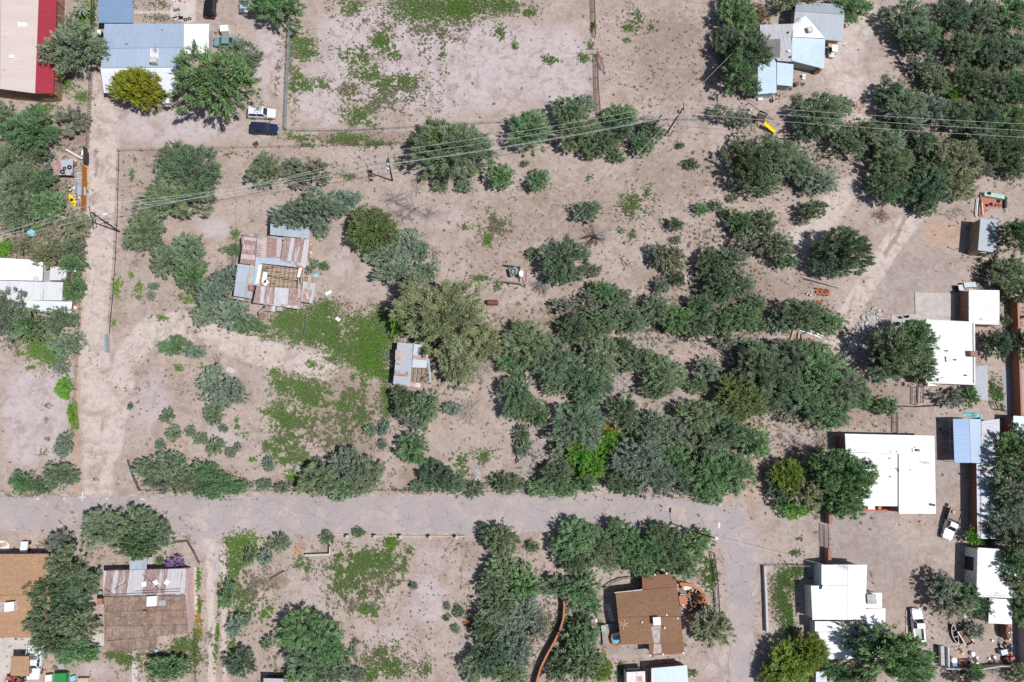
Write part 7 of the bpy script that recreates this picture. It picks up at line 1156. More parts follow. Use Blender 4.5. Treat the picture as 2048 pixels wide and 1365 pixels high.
# raised bed frame, wood pile frame
o = T('raised_bed', 'square timber edged garden bed at the bottom below the rusty tin house', 'garden bed', P(298, 1332)); 
for a, b in (((287, 1320), (310, 1320)), ((310, 1320), (310, 1343)), ((310, 1343), (287, 1343)), ((287, 1343), (287, 1320))): p, q = P(*a, .2), P(*b, .2); d = q - p; mb = MB(); mb.box((p + q) / 2 - Vector((0, 0, .05)), (d.length - .1, .14, .3), math.atan2(d.y, d.x)); part('bed_edge', mb, M['newwood'], o)
mb = MB(); mb.lathe(P(298, 1331), [(.2, 0), (.22, .3), (.001, .3)], 10); part('bird_bath', mb, M['concrete'], o)
def pallet(px, py, ang, mat, label):
    p = P(px, py, .15); o = T('pallet', label, 'pallet', (p.x, p.y, 0), R(ang)); mb = MB()
    for k_ in range(6): mb.box((0, -.5 + k_ * .2, .14), (1.2, .12, .025))
    part('deck_boards', mb, M[mat], o, local=True)
    for x in (-.55, 0, .55): mb = MB(); mb.box((x, 0, .06), (.1, 1.1, .11)); part('stringer', mb, M[mat], o, local=True)
pallet(323, 217, 40, 'wood', 'grey pallet near the mustard yellow tree'); pallet(317, 212, 10, 'tealtop', 'teal pallet near the mustard yellow tree'); pallet(312, 221, 60, 'newwood', 'small pale pallet near the mustard yellow tree'); pallet(1893, 868, 5, 'steel', 'white wire rack in the shade of the gabled carport')
# branch piles and fallen limbs
def branches(px, py, rx, ry, n, mat, label, seed, name='brush_pile', cat='brush pile', Lr=(.6, 2.2), h=.7, fan=None):
    rd = random.Random(seed); mp = MPP(px, py); c = P(px, py); mb = MB()
    for i in range(n):
        a = rd.uniform(0, 6.28); q = rd.uniform(0, 1) ** .7; b = c + Vector((math.cos(a) * rx * mp * q, math.sin(a) * ry * mp * q, .05 + h * (1 - q) * rd.random())); an = rd.uniform(0, 6.28) if fan is None else rd.uniform(*fan); L = rd.uniform(*Lr)
        if fan is not None: b = c + Vector((rd.uniform(-.3, .3), rd.uniform(-.3, .3), rd.uniform(.3, 1.5)))
        m = b + Vector((math.cos(an), math.sin(an), rd.uniform(-.05, .05))) * L * .5; an += rd.uniform(-.4, .4); e = m + Vector((math.cos(an), math.sin(an), rd.uniform(-.1, .1))) * L * .5; m.z = max(.04, m.z); e.z = max(.03, e.z); r_ = rd.uniform(.02, .05) * (1.3 if fan else 1); mb.tube(b, m, r_, r_ * .8, 4, False); mb.tube(m, e, r_ * .8, r_ * .35, 4, False)
        if fan is not None:
            for s in range(3): an2 = an + rd.uniform(-.6, .6); mb.tube(m, m + Vector((math.cos(an2), math.sin(an2), rd.uniform(-.1, .05))) * L * .4, r_ * .5, .008, 3, False)
    o = one_w(name, mb, M[mat], label, cat, c); return o
branches(938, 822, 18, 20, 260, 'deadpale', 'round heap of cut branches right of the blue shrub', 1); branches(1190, 475, 4, 4, 26, 'polewood', 'dark fallen bare limbs fanning out in the brown field', 2, 'fallen_limb', 'fallen limb', (1.5, 3.2), fan=(1.6, 4.9)); branches(1192, 476, 4, 4, 26, 'deadwood', 'grey fallen twigs beside the dark bare limbs', 12, 'fallen_limb', 'fallen limb', (1.2, 2.6), fan=(-.5, .4)); branches(945, 715, 6, 6, 60, 'deadpale', 'long bare limbs sweeping down from the giant olive tree', 3, 'fallen_limb', 'fallen limb', (2.5, 5.5), fan=(-2.0, -.3)); branches(868, 512, 12, 20, 60, 'deadwood', 'tangle of dead branches right of the blue green tree', 4, Lr=(.6, 1.8)); branches(690, 610, 16, 14, 26, 'rustpipe', 'rusty twisted scrap rods in the ruin weeds', 5, 'scrap_rods', 'scrap', (.5, 1.6), .4); branches(835, 382, 10, 8, 40, 'deadpale', 'pale cut limbs under the big round tree', 6, Lr=(.5, 1.8)); branches(1270, 605, 26, 8, 60, 'deadpale', 'pale dry branches along the bare edge of the thicket', 7, Lr=(.6, 2.2)); branches(455, 600, 10, 6, 30, 'deadpale', 'pale bare limbs at the ruin lower left corner', 8, Lr=(.8, 2.0)); branches(1090, 565, 6, 4, 40, 'deadwood', 'grey bare limbs under the large round tree', 9, 'fallen_limb', 'fallen limb', (1.6, 3.2), fan=(3.3, 5.0)); branches(1640, 880, 18, 8, 50, 'deadwood', 'dead twigs above the large flat white roof', 10, Lr=(.8, 2.4)); branches(555, 1150, 20, 4, 30, 'wood', 'brown sticks on the dark soil strip of the lower lot', 11, Lr=(.8, 2.6), h=.2); branches(1770, 160, 10, 5, 40, 'deadwood', 'dry brush by the clearing of the swing frame', 13, Lr=(.5, 1.4)); branches(1715, 215, 22, 20, 120, 'clay', 'reddish broken brush and stones in the right clearing', 14, Lr=(.3, .8), h=.15); branches(1760, 432, 18, 12, 90, 'redwall', 'thin reddish brush heap beside the right dirt track', 15, Lr=(.5, 1.3), h=.2)
for i, (a, b) in enumerate((((926, 1124), (938, 1100)), ((922, 1180), (925, 1128)), ((915, 1185), (932, 1168)))): plank(a, b, .09, .07, 'wood', ('upper bent stick', 'long upright stick', 'short slanting stick')[i] + ' lying in the lower lot by the long tree stand', 'timber_pole', 'pole', .06)
plank((540, 1158), (568, 1142), .22, .2, 'polewood', 'charred log lying on the dark soil strip', 'log', 'log', .12); plank((590, 1095), (600, 1108), .3, .2, 'orange', 'orange plastic scrap by the block wall', 'scrap_piece', 'scrap', .2)
for nm, x, y, rx, ry, lab in (('dead_grass_clump', 595, 938, 6, 14, 'pale bleached dead grass patch left of the roadside clump'), ('dead_grass_clump', 952, 945, 7, 14, 'pale bleached dead grass patch in the right roadside row')):
    o = branches(x, y, rx, ry, 260, 'stone', lab, int(x), nm, 'dead grass', (.25, .7), .35)
# ================================================================ TREES AND SHRUBS
def make_crown(seed, rad, hgt, nleaf, ll, nl, flat=.55, sparse=False, dense=False):
    rr = np.random.default_rng(seed); ph = rr.uniform(0, 6.28, 3)
    mod = lambda a: 1 + .08 * math.sin(2 * a + ph[0]) + .09 * math.sin(3 * a + ph[1]) + .08 * math.sin(5 * a + ph[2])
    lob = [(rr.uniform(-.12, .12) * rad, rr.uniform(-.12, .12) * rad, hgt * .66, rad * .40)]
    for i in range(nl):
        a = 2 * math.pi * (i + rr.uniform(-.4, .4)) / nl; d = rad * rr.uniform(.36, .80) * mod(a); z = hgt * rr.uniform(.44, .76) * (1.06 - .28 * d / rad)
        lob.append((d * math.cos(a), d * math.sin(a), z, rad * rr.uniform(.20, .38)))
    if dense: lob += [(rad * .45 * math.cos(a), rad * .45 * math.sin(a), hgt * .68, rad * .38) for a in np.arange(5) * 1.257]
    cl = []
    for x, y, z, r in lob:
        n = max(6, int((10 if sparse else 19) * (r / rad / .33) ** 1.5))
        for j in range(n):
            a = rr.uniform(0, 2 * math.pi); u = rr.uniform(-.35, 1); q = r * rr.uniform(.45, 1.12); s = math.sqrt(max(0, 1 - u * u * .9))
            cl.append((x + q * s * math.cos(a), y + q * s * math.sin(a), max(.12 * hgt, z + q * u * flat * 1.15), r * rr.uniform(.16, .36), x, y, z))
    if not sparse:
        for j in range(int(len(cl) * (1.2 if dense else .6))):
            a = rr.uniform(0, 2 * math.pi); q = math.sqrt(rr.uniform(0, 1)); e = rad * q * mod(a) * .97; z = hgt * (.40 + .46 * math.sqrt(max(0, 1 - q * q * .9)) + rr.normal(0, .06))
            cl.append((e * math.cos(a), e * math.sin(a), max(.14 * hgt, z), rad * rr.uniform(.05, .12) * (1.15 - .4 * q), e * .6 * math.cos(a), e * .6 * math.sin(a), z * .8))
    cl = np.array(cl); w = cl[:, 3] ** 1.7 * rr.uniform(.25, 1.6, len(cl)); w /= w.sum(); ci = rr.choice(len(cl), nleaf, p=w); C = cl[ci]
    ax = cl[:, :3] - np.stack([cl[:, 4] * .45, cl[:, 5] * .45, np.full(len(cl), hgt * .45)], 1); ax /= np.linalg.norm(ax, axis=1)[:, None] + 1e-6; ax += rr.normal(0, .28, ax.shape); ax[:, 2] *= .55; ax /= np.linalg.norm(ax, axis=1)[:, None] + 1e-6
    A = ax[ci]; g = rr.normal(0, .40, (nleaf, 3)); g[:, 2] *= .6; p = C[:, :3] + g * C[:, 3:4] + A * (rr.uniform(-.6, 1.1, nleaf)[:, None] * C[:, 3:4])
    d = A + rr.normal(0, .42, A.shape); d[:, 2] *= .7; d /= np.linalg.norm(d, axis=1)[:, None] + 1e-6
    L = rr.uniform(ll[0], ll[1], nleaf)[:, None] * np.where(rr.uniform(0, 1, nleaf) < .22, 1.7, 1.0)[:, None]; sd_ = np.cross(d, rr.normal(0, .42, d.shape) + np.array([0, 0, 1.0])); sd_ /= np.linalg.norm(sd_, axis=1)[:, None] + 1e-6
    wd = np.minimum(L, ll[1]) * rr.uniform(.15, .29, nleaf)[:, None]; p[:, 2] = np.maximum(p[:, 2], .06)
    V = np.stack([p - sd_ * wd, p + sd_ * wd, p + d * L], 1).reshape(-1, 3)
    ct, ch = rr.uniform(0, 1, len(cl)), rr.uniform(0, 1, len(cl))
    me = tri_mesh('crown', V, ct[ci] * .45 + rr.uniform(0, .55, nleaf), ch[ci] * .6 + rr.uniform(0, .4, nleaf)); me.materials.append(M['leaf'])
    tb = MB(); th = .018 * rad + .035; rd = random.Random(seed)
    for x, y, z, r in lob:
        m = Vector((x * .35 + rd.uniform(-.1, .1) * rad, y * .35 + rd.uniform(-.1, .1) * rad, z * .45)); b = Vector((rd.uniform(-.5, .5) * th, rd.uniform(-.5, .5) * th, -.1))
        tb.tube(b, m, th * 1.5, th, 6, False); tb.tube(m, (x, y, z * .95), th, th * .45, 6, False)
    for q in cl[:: 2 if sparse else 3]: tb.tube((q[4], q[5], q[6] * .95), (q[0], q[1], q[2]), th * .4, th * .15, 4, False)
    tm = mesh_of(tb, 'trunk', M['bark']); return me, tm, rad
def make_bare(seed, rad, hgt, n, mat):
    rd = random.Random(seed); mb = MB()
    for i in range(n):
        a = rd.uniform(0, 6.28); q = Vector((0, 0, 0)); d = Vector((math.cos(a), math.sin(a), rd.uniform(.35, 1.0) * hgt / rad)).normalized(); r = .045; Lx = rad * rd.uniform(.5, 1.0)
        for j in range(5):
            e = q + d * Lx * .26; mb.tube(q, e, r, r * .72, 4, False)
            for s in range(3):
                f = (d + Vector((rd.uniform(-1, 1), rd.uniform(-1, 1), rd.uniform(-.4, .5))) * .9).normalized(); h2 = e + f * Lx * rd.uniform(.10, .24)
                mb.tube(e, h2, r * .5, .008, 3, False); mb.tube(h2, h2 + (f + Vector((rd.uniform(-.8, .8), rd.uniform(-.8, .8), .0))) * Lx * .10, .012, .006, 3, False)
            q = e; r *= .7; d = (d + Vector((rd.uniform(-.5, .5), rd.uniform(-.5, .5), rd.uniform(-.25, .1)))).normalized()
    return mesh_of(mb, 'branches', mat), rad
VL = [make_crown(100 + i, 5.0, 5.2, 13500, (.17, .42), 9 + i % 3) for i in range(6)]
VM = [make_crown(200 + i, 2.8, 3.2, 5200, (.15, .37), 7 + i % 3) for i in range(7)]
VS = [make_crown(300 + i, 1.4, 1.6, 1600, (.13, .30), 6) for i in range(6)]
VSP = [make_crown(400 + i, 4.0, 4.2, 4600, (.18, .40), 8, sparse=True) for i in range(4)]
VO = [make_crown(500, 9.0, 9.0, 40000, (.20, .48), 17, flat=.8)]
VD = [make_crown(600 + i, 3.2, 3.4, 10000, (.16, .36), 8, flat=.75, dense=True) for i in range(3)]
VB = [make_bare(700 + i, 2.6, 2.0, 22, M['deadwood']) for i in range(3)]
KC = {'m': (0.194, 0.263, 0.146), 'g': (0.158, 0.274, 0.115), 'd': (0.127, 0.192, 0.101), 'b': (0.224, 0.297, 0.2), 'o': (0.274, 0.299, 0.164), 'y': (0.285, 0.305, 0.028), 'Y': (0.2, 0.285, 0.048), 'k': (0.144, 0.199, 0.062), 'l': (0.156, 0.353, 0.042), 's': (0.228, 0.26, 0.183), 'p': (0.359, 0.228, 0.455), 'O': (0.275, 0.305, 0.165), 'x': (0.258, 0.258, 0.258), 'r': (0.251, 0.204, 0.09)}
def plant(px, py, rx, ry, kd, label, i):
    tall = kd.endswith('+'); kd = kd[0]; rd = random.Random(i * 31 + 5); mp = MPP(px, py); rw, rh = rx * mp, ry * mp; r = (rw + rh) / 2
    big = r > 2.35
    if kd == 'x': vs = VB
    elif kd == 'O': vs = VO if r > 5.5 else VL
    elif kd == 's' and big: vs = VSP
    elif kd in 'yYk' and r > 1.8: vs = VD
    elif r > 3.6: vs = VL
    elif r > 1.75: vs = VM
    else: vs = VS
    v = vs[rd.randrange(len(vs))]; ref = v[-1]; z_s = (.62 * (r / ref) + .38 * ((r / ref) ** .5)) * rd.uniform(1.0, 1.25) * (1.45 if tall else 1)
    hh = {True: 0}.get(False, 1.0) * z_s * ref * .60
    base = P(px, py, hh); loc = Vector((base.x, base.y, 0))
    rz = rd.choice([0, math.pi / 2, math.pi, -math.pi / 2]) + rd.uniform(-.25, .25); q = abs(math.sin(rz)) > .7
    th = .82 if (px > 1090 and 380 < py < 720) or (px > 1880 and py < 300) else .97; sc = Vector(((rh if q else rw) / ref * th, (rw if q else rh) / ref * th, z_s)); grp = 'desert trees and shrubs'
    c0 = KC[kd]; t = rd.uniform(.86, 1.16); col = (c0[0] * t * rd.uniform(.93, 1.08), c0[1] * t, c0[2] * t * rd.uniform(.9, 1.12), 1)
    if kd == 'x':
        o = link('dead_bush' if r < 2.6 else 'dead_tree', v[0]); o.location = loc; o.rotation_euler = (0, 0, rz); o.scale = sc
        return tag(o, label, 'dead bush' if r < 2.6 else 'dead tree', 'bare dead branches')
    if r < 1.15:
        o = link('shrub', v[0]); o.location = loc; o.rotation_euler = (0, 0, rz); o.scale = sc; o.color = col; return tag(o, label, 'shrub', 'small desert shrubs')
    nm = 'shrub' if r < 2.2 else 'tree'
    e = T(nm, label, nm, loc, rz, 'desert shrubs' if nm == 'shrub' else 'desert trees'); e.scale = sc
    c = link('crown' if nm == 'tree' else 'foliage', v[0], e); c.color = col
    link('trunk' if nm == 'tree' else 'stem', v[1], e); return e
TREES = '''
150 100 56 56 m+ broad grey green tree between the red roofed building and the blue metal house
150 236 40 40 s thin grey tree with pale forked trunk beside the lane's slat fence
62 262 50 50 g full green tree below the dark end wall of the red roofed building
6 234 26 32 m grey green tree cut by the left edge below the red roofed building
18 325 34 36 m grey green tree left of the blue tarpaulin heap
78 312 24 18 d dark low tree over the blue tarpaulin heap
277 178 50 40 y+ round mustard yellow tree in front of the blue metal house
428 166 78 76 g+ largest deep green tree in the yard of the blue metal house
484 118 38 40 m grey green tree touching the old sedan under the blue house's big tree
554 18 58 40 g wide green tree at the top end of the pipe fence
40 366 44 44 m grey green tree left of the tyre topped tin roof
82 368 36 38 d dark green tree just below the tyre topped tin roof
40 420 42 36 m grey green tree left of the yellow kayak, near the left edge
94 412 36 36 g green tree right beside the yellow kayak's tip
152 448 30 32 o brownish green tree at the lane's leaning utility pole
12 498 16 18 l bright lime bush at the left edge below the round pool
48 490 22 20 o olive bush just below the round blue pool
95 512 32 28 o+ olive tree over the top right corner of the white tin roof
142 500 34 28 m grey green tree against the purple fence
148 532 28 22 g+ green tree right of the white tin roof's side shed
146 578 26 28 g green tree at the lower right side of the white tin roof
15 628 34 52 b+ tall blue green tree covering the lower left corner of the white tin roof
60 652 36 34 g+ green tree in front of the white tin roof's lower edge
124 640 28 30 m+ grey green tree at the lower right corner of the white tin roof
134 690 38 24 m grey green tree spreading over the lane edge above the bare left lot
125 736 16 15 b sparse blue grey bush on the left edge of the lane, opposite the grey gate
131 775 18 24 l bright green bush on the left edge of the lane in the bare lot
147 830 9 30 l narrow green hedge strip along the left edge of the lane
130 890 18 26 b blue grey bush on the lane edge above the road corner
122 950 32 28 m grey green tree in the corner of lane and road
86 972 22 18 d dark bush in the row above the road, between two grey trees
44 964 26 22 g green bush at the far left of the row above the road
352 322 38 44 m upper lobe tree of the grey green clump by the lot's top wire fence
380 352 62 56 d dense dark tree in the middle of the clump by the lot's top wire fence
352 398 72 44 m wide grey green tree at the bottom of the clump by the lot's top wire fence
290 460 38 46 m grey green tree by the lane fence below the big clump
308 486 22 26 m small grey tree just below the one by the lane fence
257 492 13 10 b tiny blue grey shrub hugging the lane fence
335 520 32 36 m grey green tree left half of the pair above the track bend
380 505 36 40 m grey green tree right half of the pair above the track bend
385 555 32 32 g green tree closing the pair above the track bend
268 520 12 17 x burnt looking dead stump bush near the lane fence
460 530 30 40 x grey bare tree against the left roof of the rusty ruin
425 590 34 34 b blue grey tree left of the rusty ruin's lower corner
450 560 26 30 b blue grey tree against the rusty ruin's pale left roof
420 625 34 28 b blue grey tree at the inner bend of the sandy track
470 628 42 32 b broad blue grey tree at the rusty ruin's lower left corner
500 650 34 20 g green shrub along the track below the rusty ruin
308 573 14 8 b small blue shrub below the pair above the track bend
303 592 9 10 b round blue shrub on bare sand inside the track bend
470 500 12 14 g green shrub beside the rusted pink roof panel
352 694 28 22 g green shrub inside the track loop, left of the grey one
394 704 20 16 b grey blue shrub inside the track loop, right of the green one
432 722 14 20 x grey dead bush next to the white rock in the track loop
428 770 34 34 b left half of the sprawling blue grey tree in the open lot
462 785 34 32 b right half of the sprawling blue grey tree in the open lot
430 828 20 24 m lower tail of the sprawling tree in the open lot
448 858 11 9 b tiny grey shrub below the sprawling tree in the open lot
337 832 16 16 m round shrub topmost of the three in the open lot
347 867 17 17 m round shrub middle one of the three in the open lot
322 890 12 11 m round shrub lowest of the three in the open lot
262 813 7 8 d single dark shrub right of the lane in the open lot
268 745 8 8 x grey dead bush uppermost of four along the track edge
290 745 8 7 x grey dead bush beside the uppermost one along the track edge
270 776 8 7 x grey dead bush third along the track edge
294 770 7 10 x grey dead bush fourth along the track edge
382 862 10 13 b thin shrub at the head of the diagonal row in the open lot
402 878 15 14 m shrub second in the diagonal row in the open lot
430 893 20 19 m widest shrub of the diagonal row in the open lot
462 906 12 10 b shrub fourth of the diagonal row in the open lot
476 894 9 9 b last small shrub of the diagonal row in the open lot
300 935 34 22 m grey green tree at the corner post of the roadside fence
345 930 36 26 m grey green tree second from the corner post of the roadside fence
320 965 40 24 s thin grey tree behind the roadside fence near its corner post
372 962 34 26 m grey green tree third in the roadside row
415 945 32 26 g green tree fourth in the roadside row, set back
440 972 42 26 g green tree overhanging the road in the left roadside row
410 975 30 18 d dark shrub under the left roadside row
490 970 14 12 b blue shrub right of the left roadside row
530 970 16 13 m left small shrub by the roadside fence before the big clump
566 975 18 12 m right small shrub by the roadside fence before the big clump
538 928 11 17 b narrow blue shrub alone on the sandy strip
634 922 11 10 b round blue shrub above the big roadside clump
640 962 42 36 m left tree of the big roadside clump
690 935 40 34 b upper tree of the big roadside clump
725 945 40 40 b right tree of the big roadside clump
690 975 44 26 m lower tree of the big roadside clump overhanging the road
742 862 13 15 b small grey shrub in the weedy middle lot
768 856 11 16 b small green grey shrub right of the one in the weedy middle lot
766 888 9 12 b small shrub lowest of three in the weedy middle lot
806 805 28 32 d dark tree below the tin shed
850 815 34 34 m grey green tree right of the dark one below the tin shed
826 842 32 18 s grey thin bush under the pair below the tin shed
828 893 35 35 g round green tree alone below the tin shed pair
905 818 19 15 b blue shrub beside the heap of cut branches
880 955 36 30 d dark tree in the roadside row right of the stone patch
912 968 26 22 m grey tree right of the dark one in the roadside row
866 935 12 18 g upright green shrub behind the dark roadside tree
838 975 18 14 m small shrub left of the dark roadside tree
948 980 24 16 m low shrub at the roadside before the pale dead grass
1010 965 26 24 m round shrub at the roadside right of the pale dead grass
533 345 34 40 m tall grey green tree below the double pipe fence corner
585 330 30 24 s thin grey tree under the wires left of the transformer pole
630 345 34 28 s thin grey tree under the wires next to the transformer pole
600 360 34 20 s thin grey bush lowest of the trio left of the transformer pole
898 300 78 62 m big round grey green tree under the wires right of the transformer pole
870 292 44 34 k dark olive lobe tree on the left flank of the big round tree
930 370 17 17 b round grey sage below the big round tree
880 372 18 16 m small grey shrub at the foot of the big round tree
1000 357 30 28 g round green shrub alone right of the sage
1078 362 24 26 g small green shrub with dark twigs in the brown field
590 434 44 30 b+ left tree above the rusty ruin's porch roof
640 418 46 36 b+ middle tree above the rusty ruin's porch roof
690 405 34 28 b right tree above the rusty ruin's porch roof
645 462 18 16 b small tree right of the rusty ruin's porch roof
790 393 32 26 x left dead grey bush below the transformer pole
825 408 40 30 x wide dead grey bush below the transformer pole
858 424 26 18 x right dead grey bush below the transformer pole
803 430 24 22 x lowest dead grey bush below the transformer pole
745 460 52 46 k dark olive tree left of the dead grey brush
815 490 36 32 b blue green tree below the dark olive one
775 512 42 26 b blue green tree with dark bare limbs below the dark olive one
840 505 20 26 b small blue green tree right of the one below the dark olive
800 552 50 26 b spreading blue green tree above the big pale olive tree
850 545 28 24 b small blue green tree right of the spreading one above the big pale olive
622 532 13 16 b grey shrub at the rusty ruin's right wall
650 532 11 10 g dark green shrub just right of the rusty ruin's grey shrub
889 632 96 78 O giant pale olive tree in the middle of the lot beside the tin shed
918 722 44 54 O drooping pale olive tree at the right wall of the tin shed
966 690 38 40 O low pale olive tree on the right flank of the giant one
800 640 22 36 l bright green bush under the left side of the giant olive tree
770 712 24 22 x grey bare bush left of the tin shed roof
1060 262 46 42 g green tree left of the fenced pair under the corral rail
1140 225 42 36 m grey green tree with pale top just left of the pipe gate row
1170 212 20 22 b small blue tree at the foot of the broken pipe gate row
1155 268 46 34 m grey green tree under the wires left of the double pole
1200 285 40 30 d dark tree under the wires left of the double pole
1244 235 36 28 g rounded green tree right of the pipe gate row
1232 266 34 24 d dark shrub between the gate row trees under the wires
1282 290 24 26 g upright green shrub below the double pole's left side
1232 313 21 14 m low shrub beneath the wires in the brown field
1184 308 20 16 m low shrub left of the other beneath the wires
1305 262 28 20 m low tree touching the base of the double pole
1384 328 17 13 m small shrub alone on the brown slope right of the double pole
1360 292 9 8 d tiny dark shrub above the one on the brown slope
1050 328 10 8 b tiny grey shrub left in the brown field under the wires
1475 28 42 46 g green tree at the top beside the patchwork roofed house
1515 40 26 30 r orange flowering shrub at the top beside the patchwork roofed house
1462 92 38 40 d dark green tree left of the patchwork roofed house
1500 110 40 44 m+ grey green tree touching the patchwork roofed house
1474 150 36 38 g+ green tree at the low corner of the patchwork roofed house
1500 172 26 24 d dark shrub under the low corner of the patchwork roofed house
1444 228 36 26 s thin grey tree right of the double pole
1478 240 24 20 s thin grey tree between the double pole and the yellow slide
1570 8 36 22 o dull tree at the top edge behind the patchwork roofed house
1612 8 30 20 r brownish tree at the top edge behind the patchwork roofed house
1700 14 44 32 g green tree at the top above the golf cart
1815 40 50 44 m tree left of the red track at the top right
1850 72 34 30 g tree over the red track's left edge at the top right
1830 88 40 26 d dark tree lower of the group left of the red track
1905 30 44 46 d dark tree right of the red track at the very top
1965 30 46 44 m grey green tree at the top right, second from the corner
2026 30 44 48 g green tree in the top right corner
1920 95 42 44 m grey green tree right of the red track, second row
1978 100 46 44 d dark tree in the second row of the right hand thicket
2032 108 40 46 m tree at the right edge in the second row of the thicket
1935 160 40 40 d dark tree in the third row of the right hand thicket
1990 170 44 40 m tree in the third row of the right hand thicket
2036 180 36 44 g tree at the right edge in the third row of the thicket
1908 186 20 20 l lime green bush beside the red track
1916 228 42 34 m tree below the lime bush beside the red track
1968 230 44 38 d dark tree in the fourth row of the right hand thicket
2024 240 42 40 g tree at the right edge just above the wires
1960 282 46 36 m tree below the wires at the right of the thicket
2016 300 46 44 d dark tree below the wires at the right edge
1848 132 38 26 s thin tree left of the red track's middle
1782 190 36 28 d dark tree left of the swing posts in the clearing
1812 218 48 40 m round tree right of the clearing
1868 168 34 30 m tree between the clearing and the red track
1862 222 36 34 b pale tree over the red track's lower end
1800 246 34 24 d dark low tree under the wires right of the clearing
1640 226 54 42 m wide tree right of the yellow slide
1680 212 26 24 b pale shrub on the right shoulder of the slide tree
1618 258 34 28 d dark tree just right of the yellow slide's foot
1730 262 44 26 m tree under the wires right of the slide
1775 285 40 26 b pale tree under the wires in the right thicket
1692 290 44 28 d dark tree under the wires below the slide tree
1842 284 38 26 d dark tree below the red track's end
1915 318 50 46 o yellowish green tree in the right thicket below the wires
1870 330 34 34 d dark tree left of the yellowish one in the right thicket
1495 330 48 52 d dark tree at the left end of the band below the yellow slide
1545 312 44 42 m tree second in the band below the yellow slide
1590 330 40 40 m tree third in the band below the yellow slide
1520 372 46 28 m low tree on the underside of the band below the yellow slide
1480 285 26 24 s thin grey bush left below the yellow slide
1640 366 38 28 b round blue green tree alone below the band on bare ground
1624 420 34 24 m tree alone on bare ground below the round blue green one
1604 440 18 16 s thin bush at the foot of the tree alone on bare ground
1780 330 46 40 m tree at the upper end of the right dirt track
1775 375 40 34 d dark tree on the left side of the right dirt track
1815 385 34 28 g green tree at the mouth of the right dirt track
1860 372 50 42 d dark tree right of the dirt track's mouth
1912 365 44 42 o olive tree above the scattered poles
1848 415 30 24 m tree left of the scattered poles
1966 340 36 24 s thin tree above the red slab yard
2030 340 26 24 m tree at the right edge above the red slab yard
1174 424 35 28 m round shrub in the middle of the brown field
1402 420 20 16 g green shrub left of the trio at the band's end
1430 412 18 16 m shrub centre of the trio at the band's end
1450 426 14 12 d dark shrub right of the trio at the band's end
1465 397 11 12 m tiny shrub above the trio at the band's end
1350 451 21 17 m round shrub right of the green weed patch
1352 480 12 10 b tiny shrub under the round one right of the green weed patch
1135 520 56 52 m large round tree left of the fallen bare limbs
1112 548 38 34 d dark lower lobe tree left of the fallen bare limbs
1184 541 22 18 s thin bush below the fallen bare limbs
1066 508 14 13 m small bush left of the large round tree
1316 512 26 30 b grey blue bush on the edge of the thicket
1345 520 34 36 o olive bush next to the grey blue one on the edge of the thicket
1322 572 19 24 b grey bush left of the orange rubbish
1352 560 22 20 d dark bush above the orange rubbish
1480 448 36 34 d dark tree in the upper thicket left of the isolated round tree
1525 445 36 32 m tree in the upper thicket nearer the isolated round tree
1495 490 44 34 s thin tree beneath the upper thicket pair
1556 492 42 36 m tree just left of the isolated round tree
1570 522 30 22 g shrub low left of the isolated round tree
1690 500 74 48 d isolated wide round tree on open ground right of the thicket
1660 520 44 40 d lower left shoulder tree of the isolated round one
1690 535 50 26 s thin lower skirt tree of the isolated round one
1420 530 36 38 d dark tree at the thicket's upper left
1462 520 34 32 m tree between dark ones at the thicket's upper middle
1440 575 40 36 d dark tree in the thicket right of the orange rubbish
1480 570 36 34 m tree in the thicket above the white scrap
1400 610 36 28 d dark tree below the orange rubbish
1205 585 36 30 g green tree at the thicket's left tip
1170 610 34 28 s thin grey bush at the thicket's left tip by the sawn planks
1240 600 34 28 m tree second along the thicket's upper left edge
1200 645 44 36 m tree in the thicket below the sawn planks
1130 610 32 24 s sparse bush between the round tree and the thicket
1150 660 44 36 d dark tree in the left arm of the thicket
1260 640 40 32 m tree in the thicket below its bare upper edge
1310 620 38 34 m tree in the thicket left of the rubbish pile's foot
1350 640 42 36 g green tree in the thicket under the rubbish pile
1395 650 40 36 d dark tree at the centre of the thicket
1440 640 40 34 m tree right of the thicket's centre
1485 635 40 34 g green tree right of the thicket's middle by the pale gap
1510 610 26 24 m tree bordering the pale gravel gap
1455 685 36 24 s thin bush at the lower right of the thicket's middle
1060 690 56 44 m big tree right of the giant olive's bare limbs
1030 720 38 32 g green tree low right of the giant olive's bare limbs
1105 720 48 44 m tree between the big right one and the thicket
1150 745 46 40 d dark tree in the lower left arm of the thicket
1195 720 46 48 m tall tree at the thicket's lower left bulge
1180 770 44 34 d dark tree under the lower left bulge
1110 770 32 24 m small tree above the rounded pair on the gravel
1240 690 26 22 d dark bush left of the gravel strip
1275 720 36 30 m tree upper left of the pair in the gravel
1325 745 48 36 m large tree of the pair in the gravel
1310 775 34 22 d dark skirt tree of the pair in the gravel
1415 738 30 26 b blue shrub right of the pair in the gravel
1395 772 24 18 g small green shrub under the blue one in the gravel
1170 797 28 19 g green shrub on the gravel bar
1034 790 36 42 d dark tree left of the gravel wash
1050 815 30 30 m tree behind the dark one left of the gravel wash
1076 828 24 28 g dark green shrub right of the dark one left of the gravel wash
1246 824 36 34 d dark round tree on the gravel above the bright vines
1150 845 52 40 m wide tree left of the bright vines
1130 875 42 32 s thin tree left of the bright vines
1178 870 34 28 b blue green tree over the top of the bright vines
1044 870 16 22 d narrow shrub in the wash left of the tyre
1046 898 18 18 m low shrub in the wash just above the tyre
1112 902 17 17 b blue shrub at the right bank of the wash
1112 950 36 30 d dark tree left of the bright vines' foot
1085 975 30 24 g green tree overhanging the road at the wash mouth
1035 968 16 16 m shrub at the road edge left of the wash mouth
1130 978 26 18 g green shrub right of the tree at the wash mouth
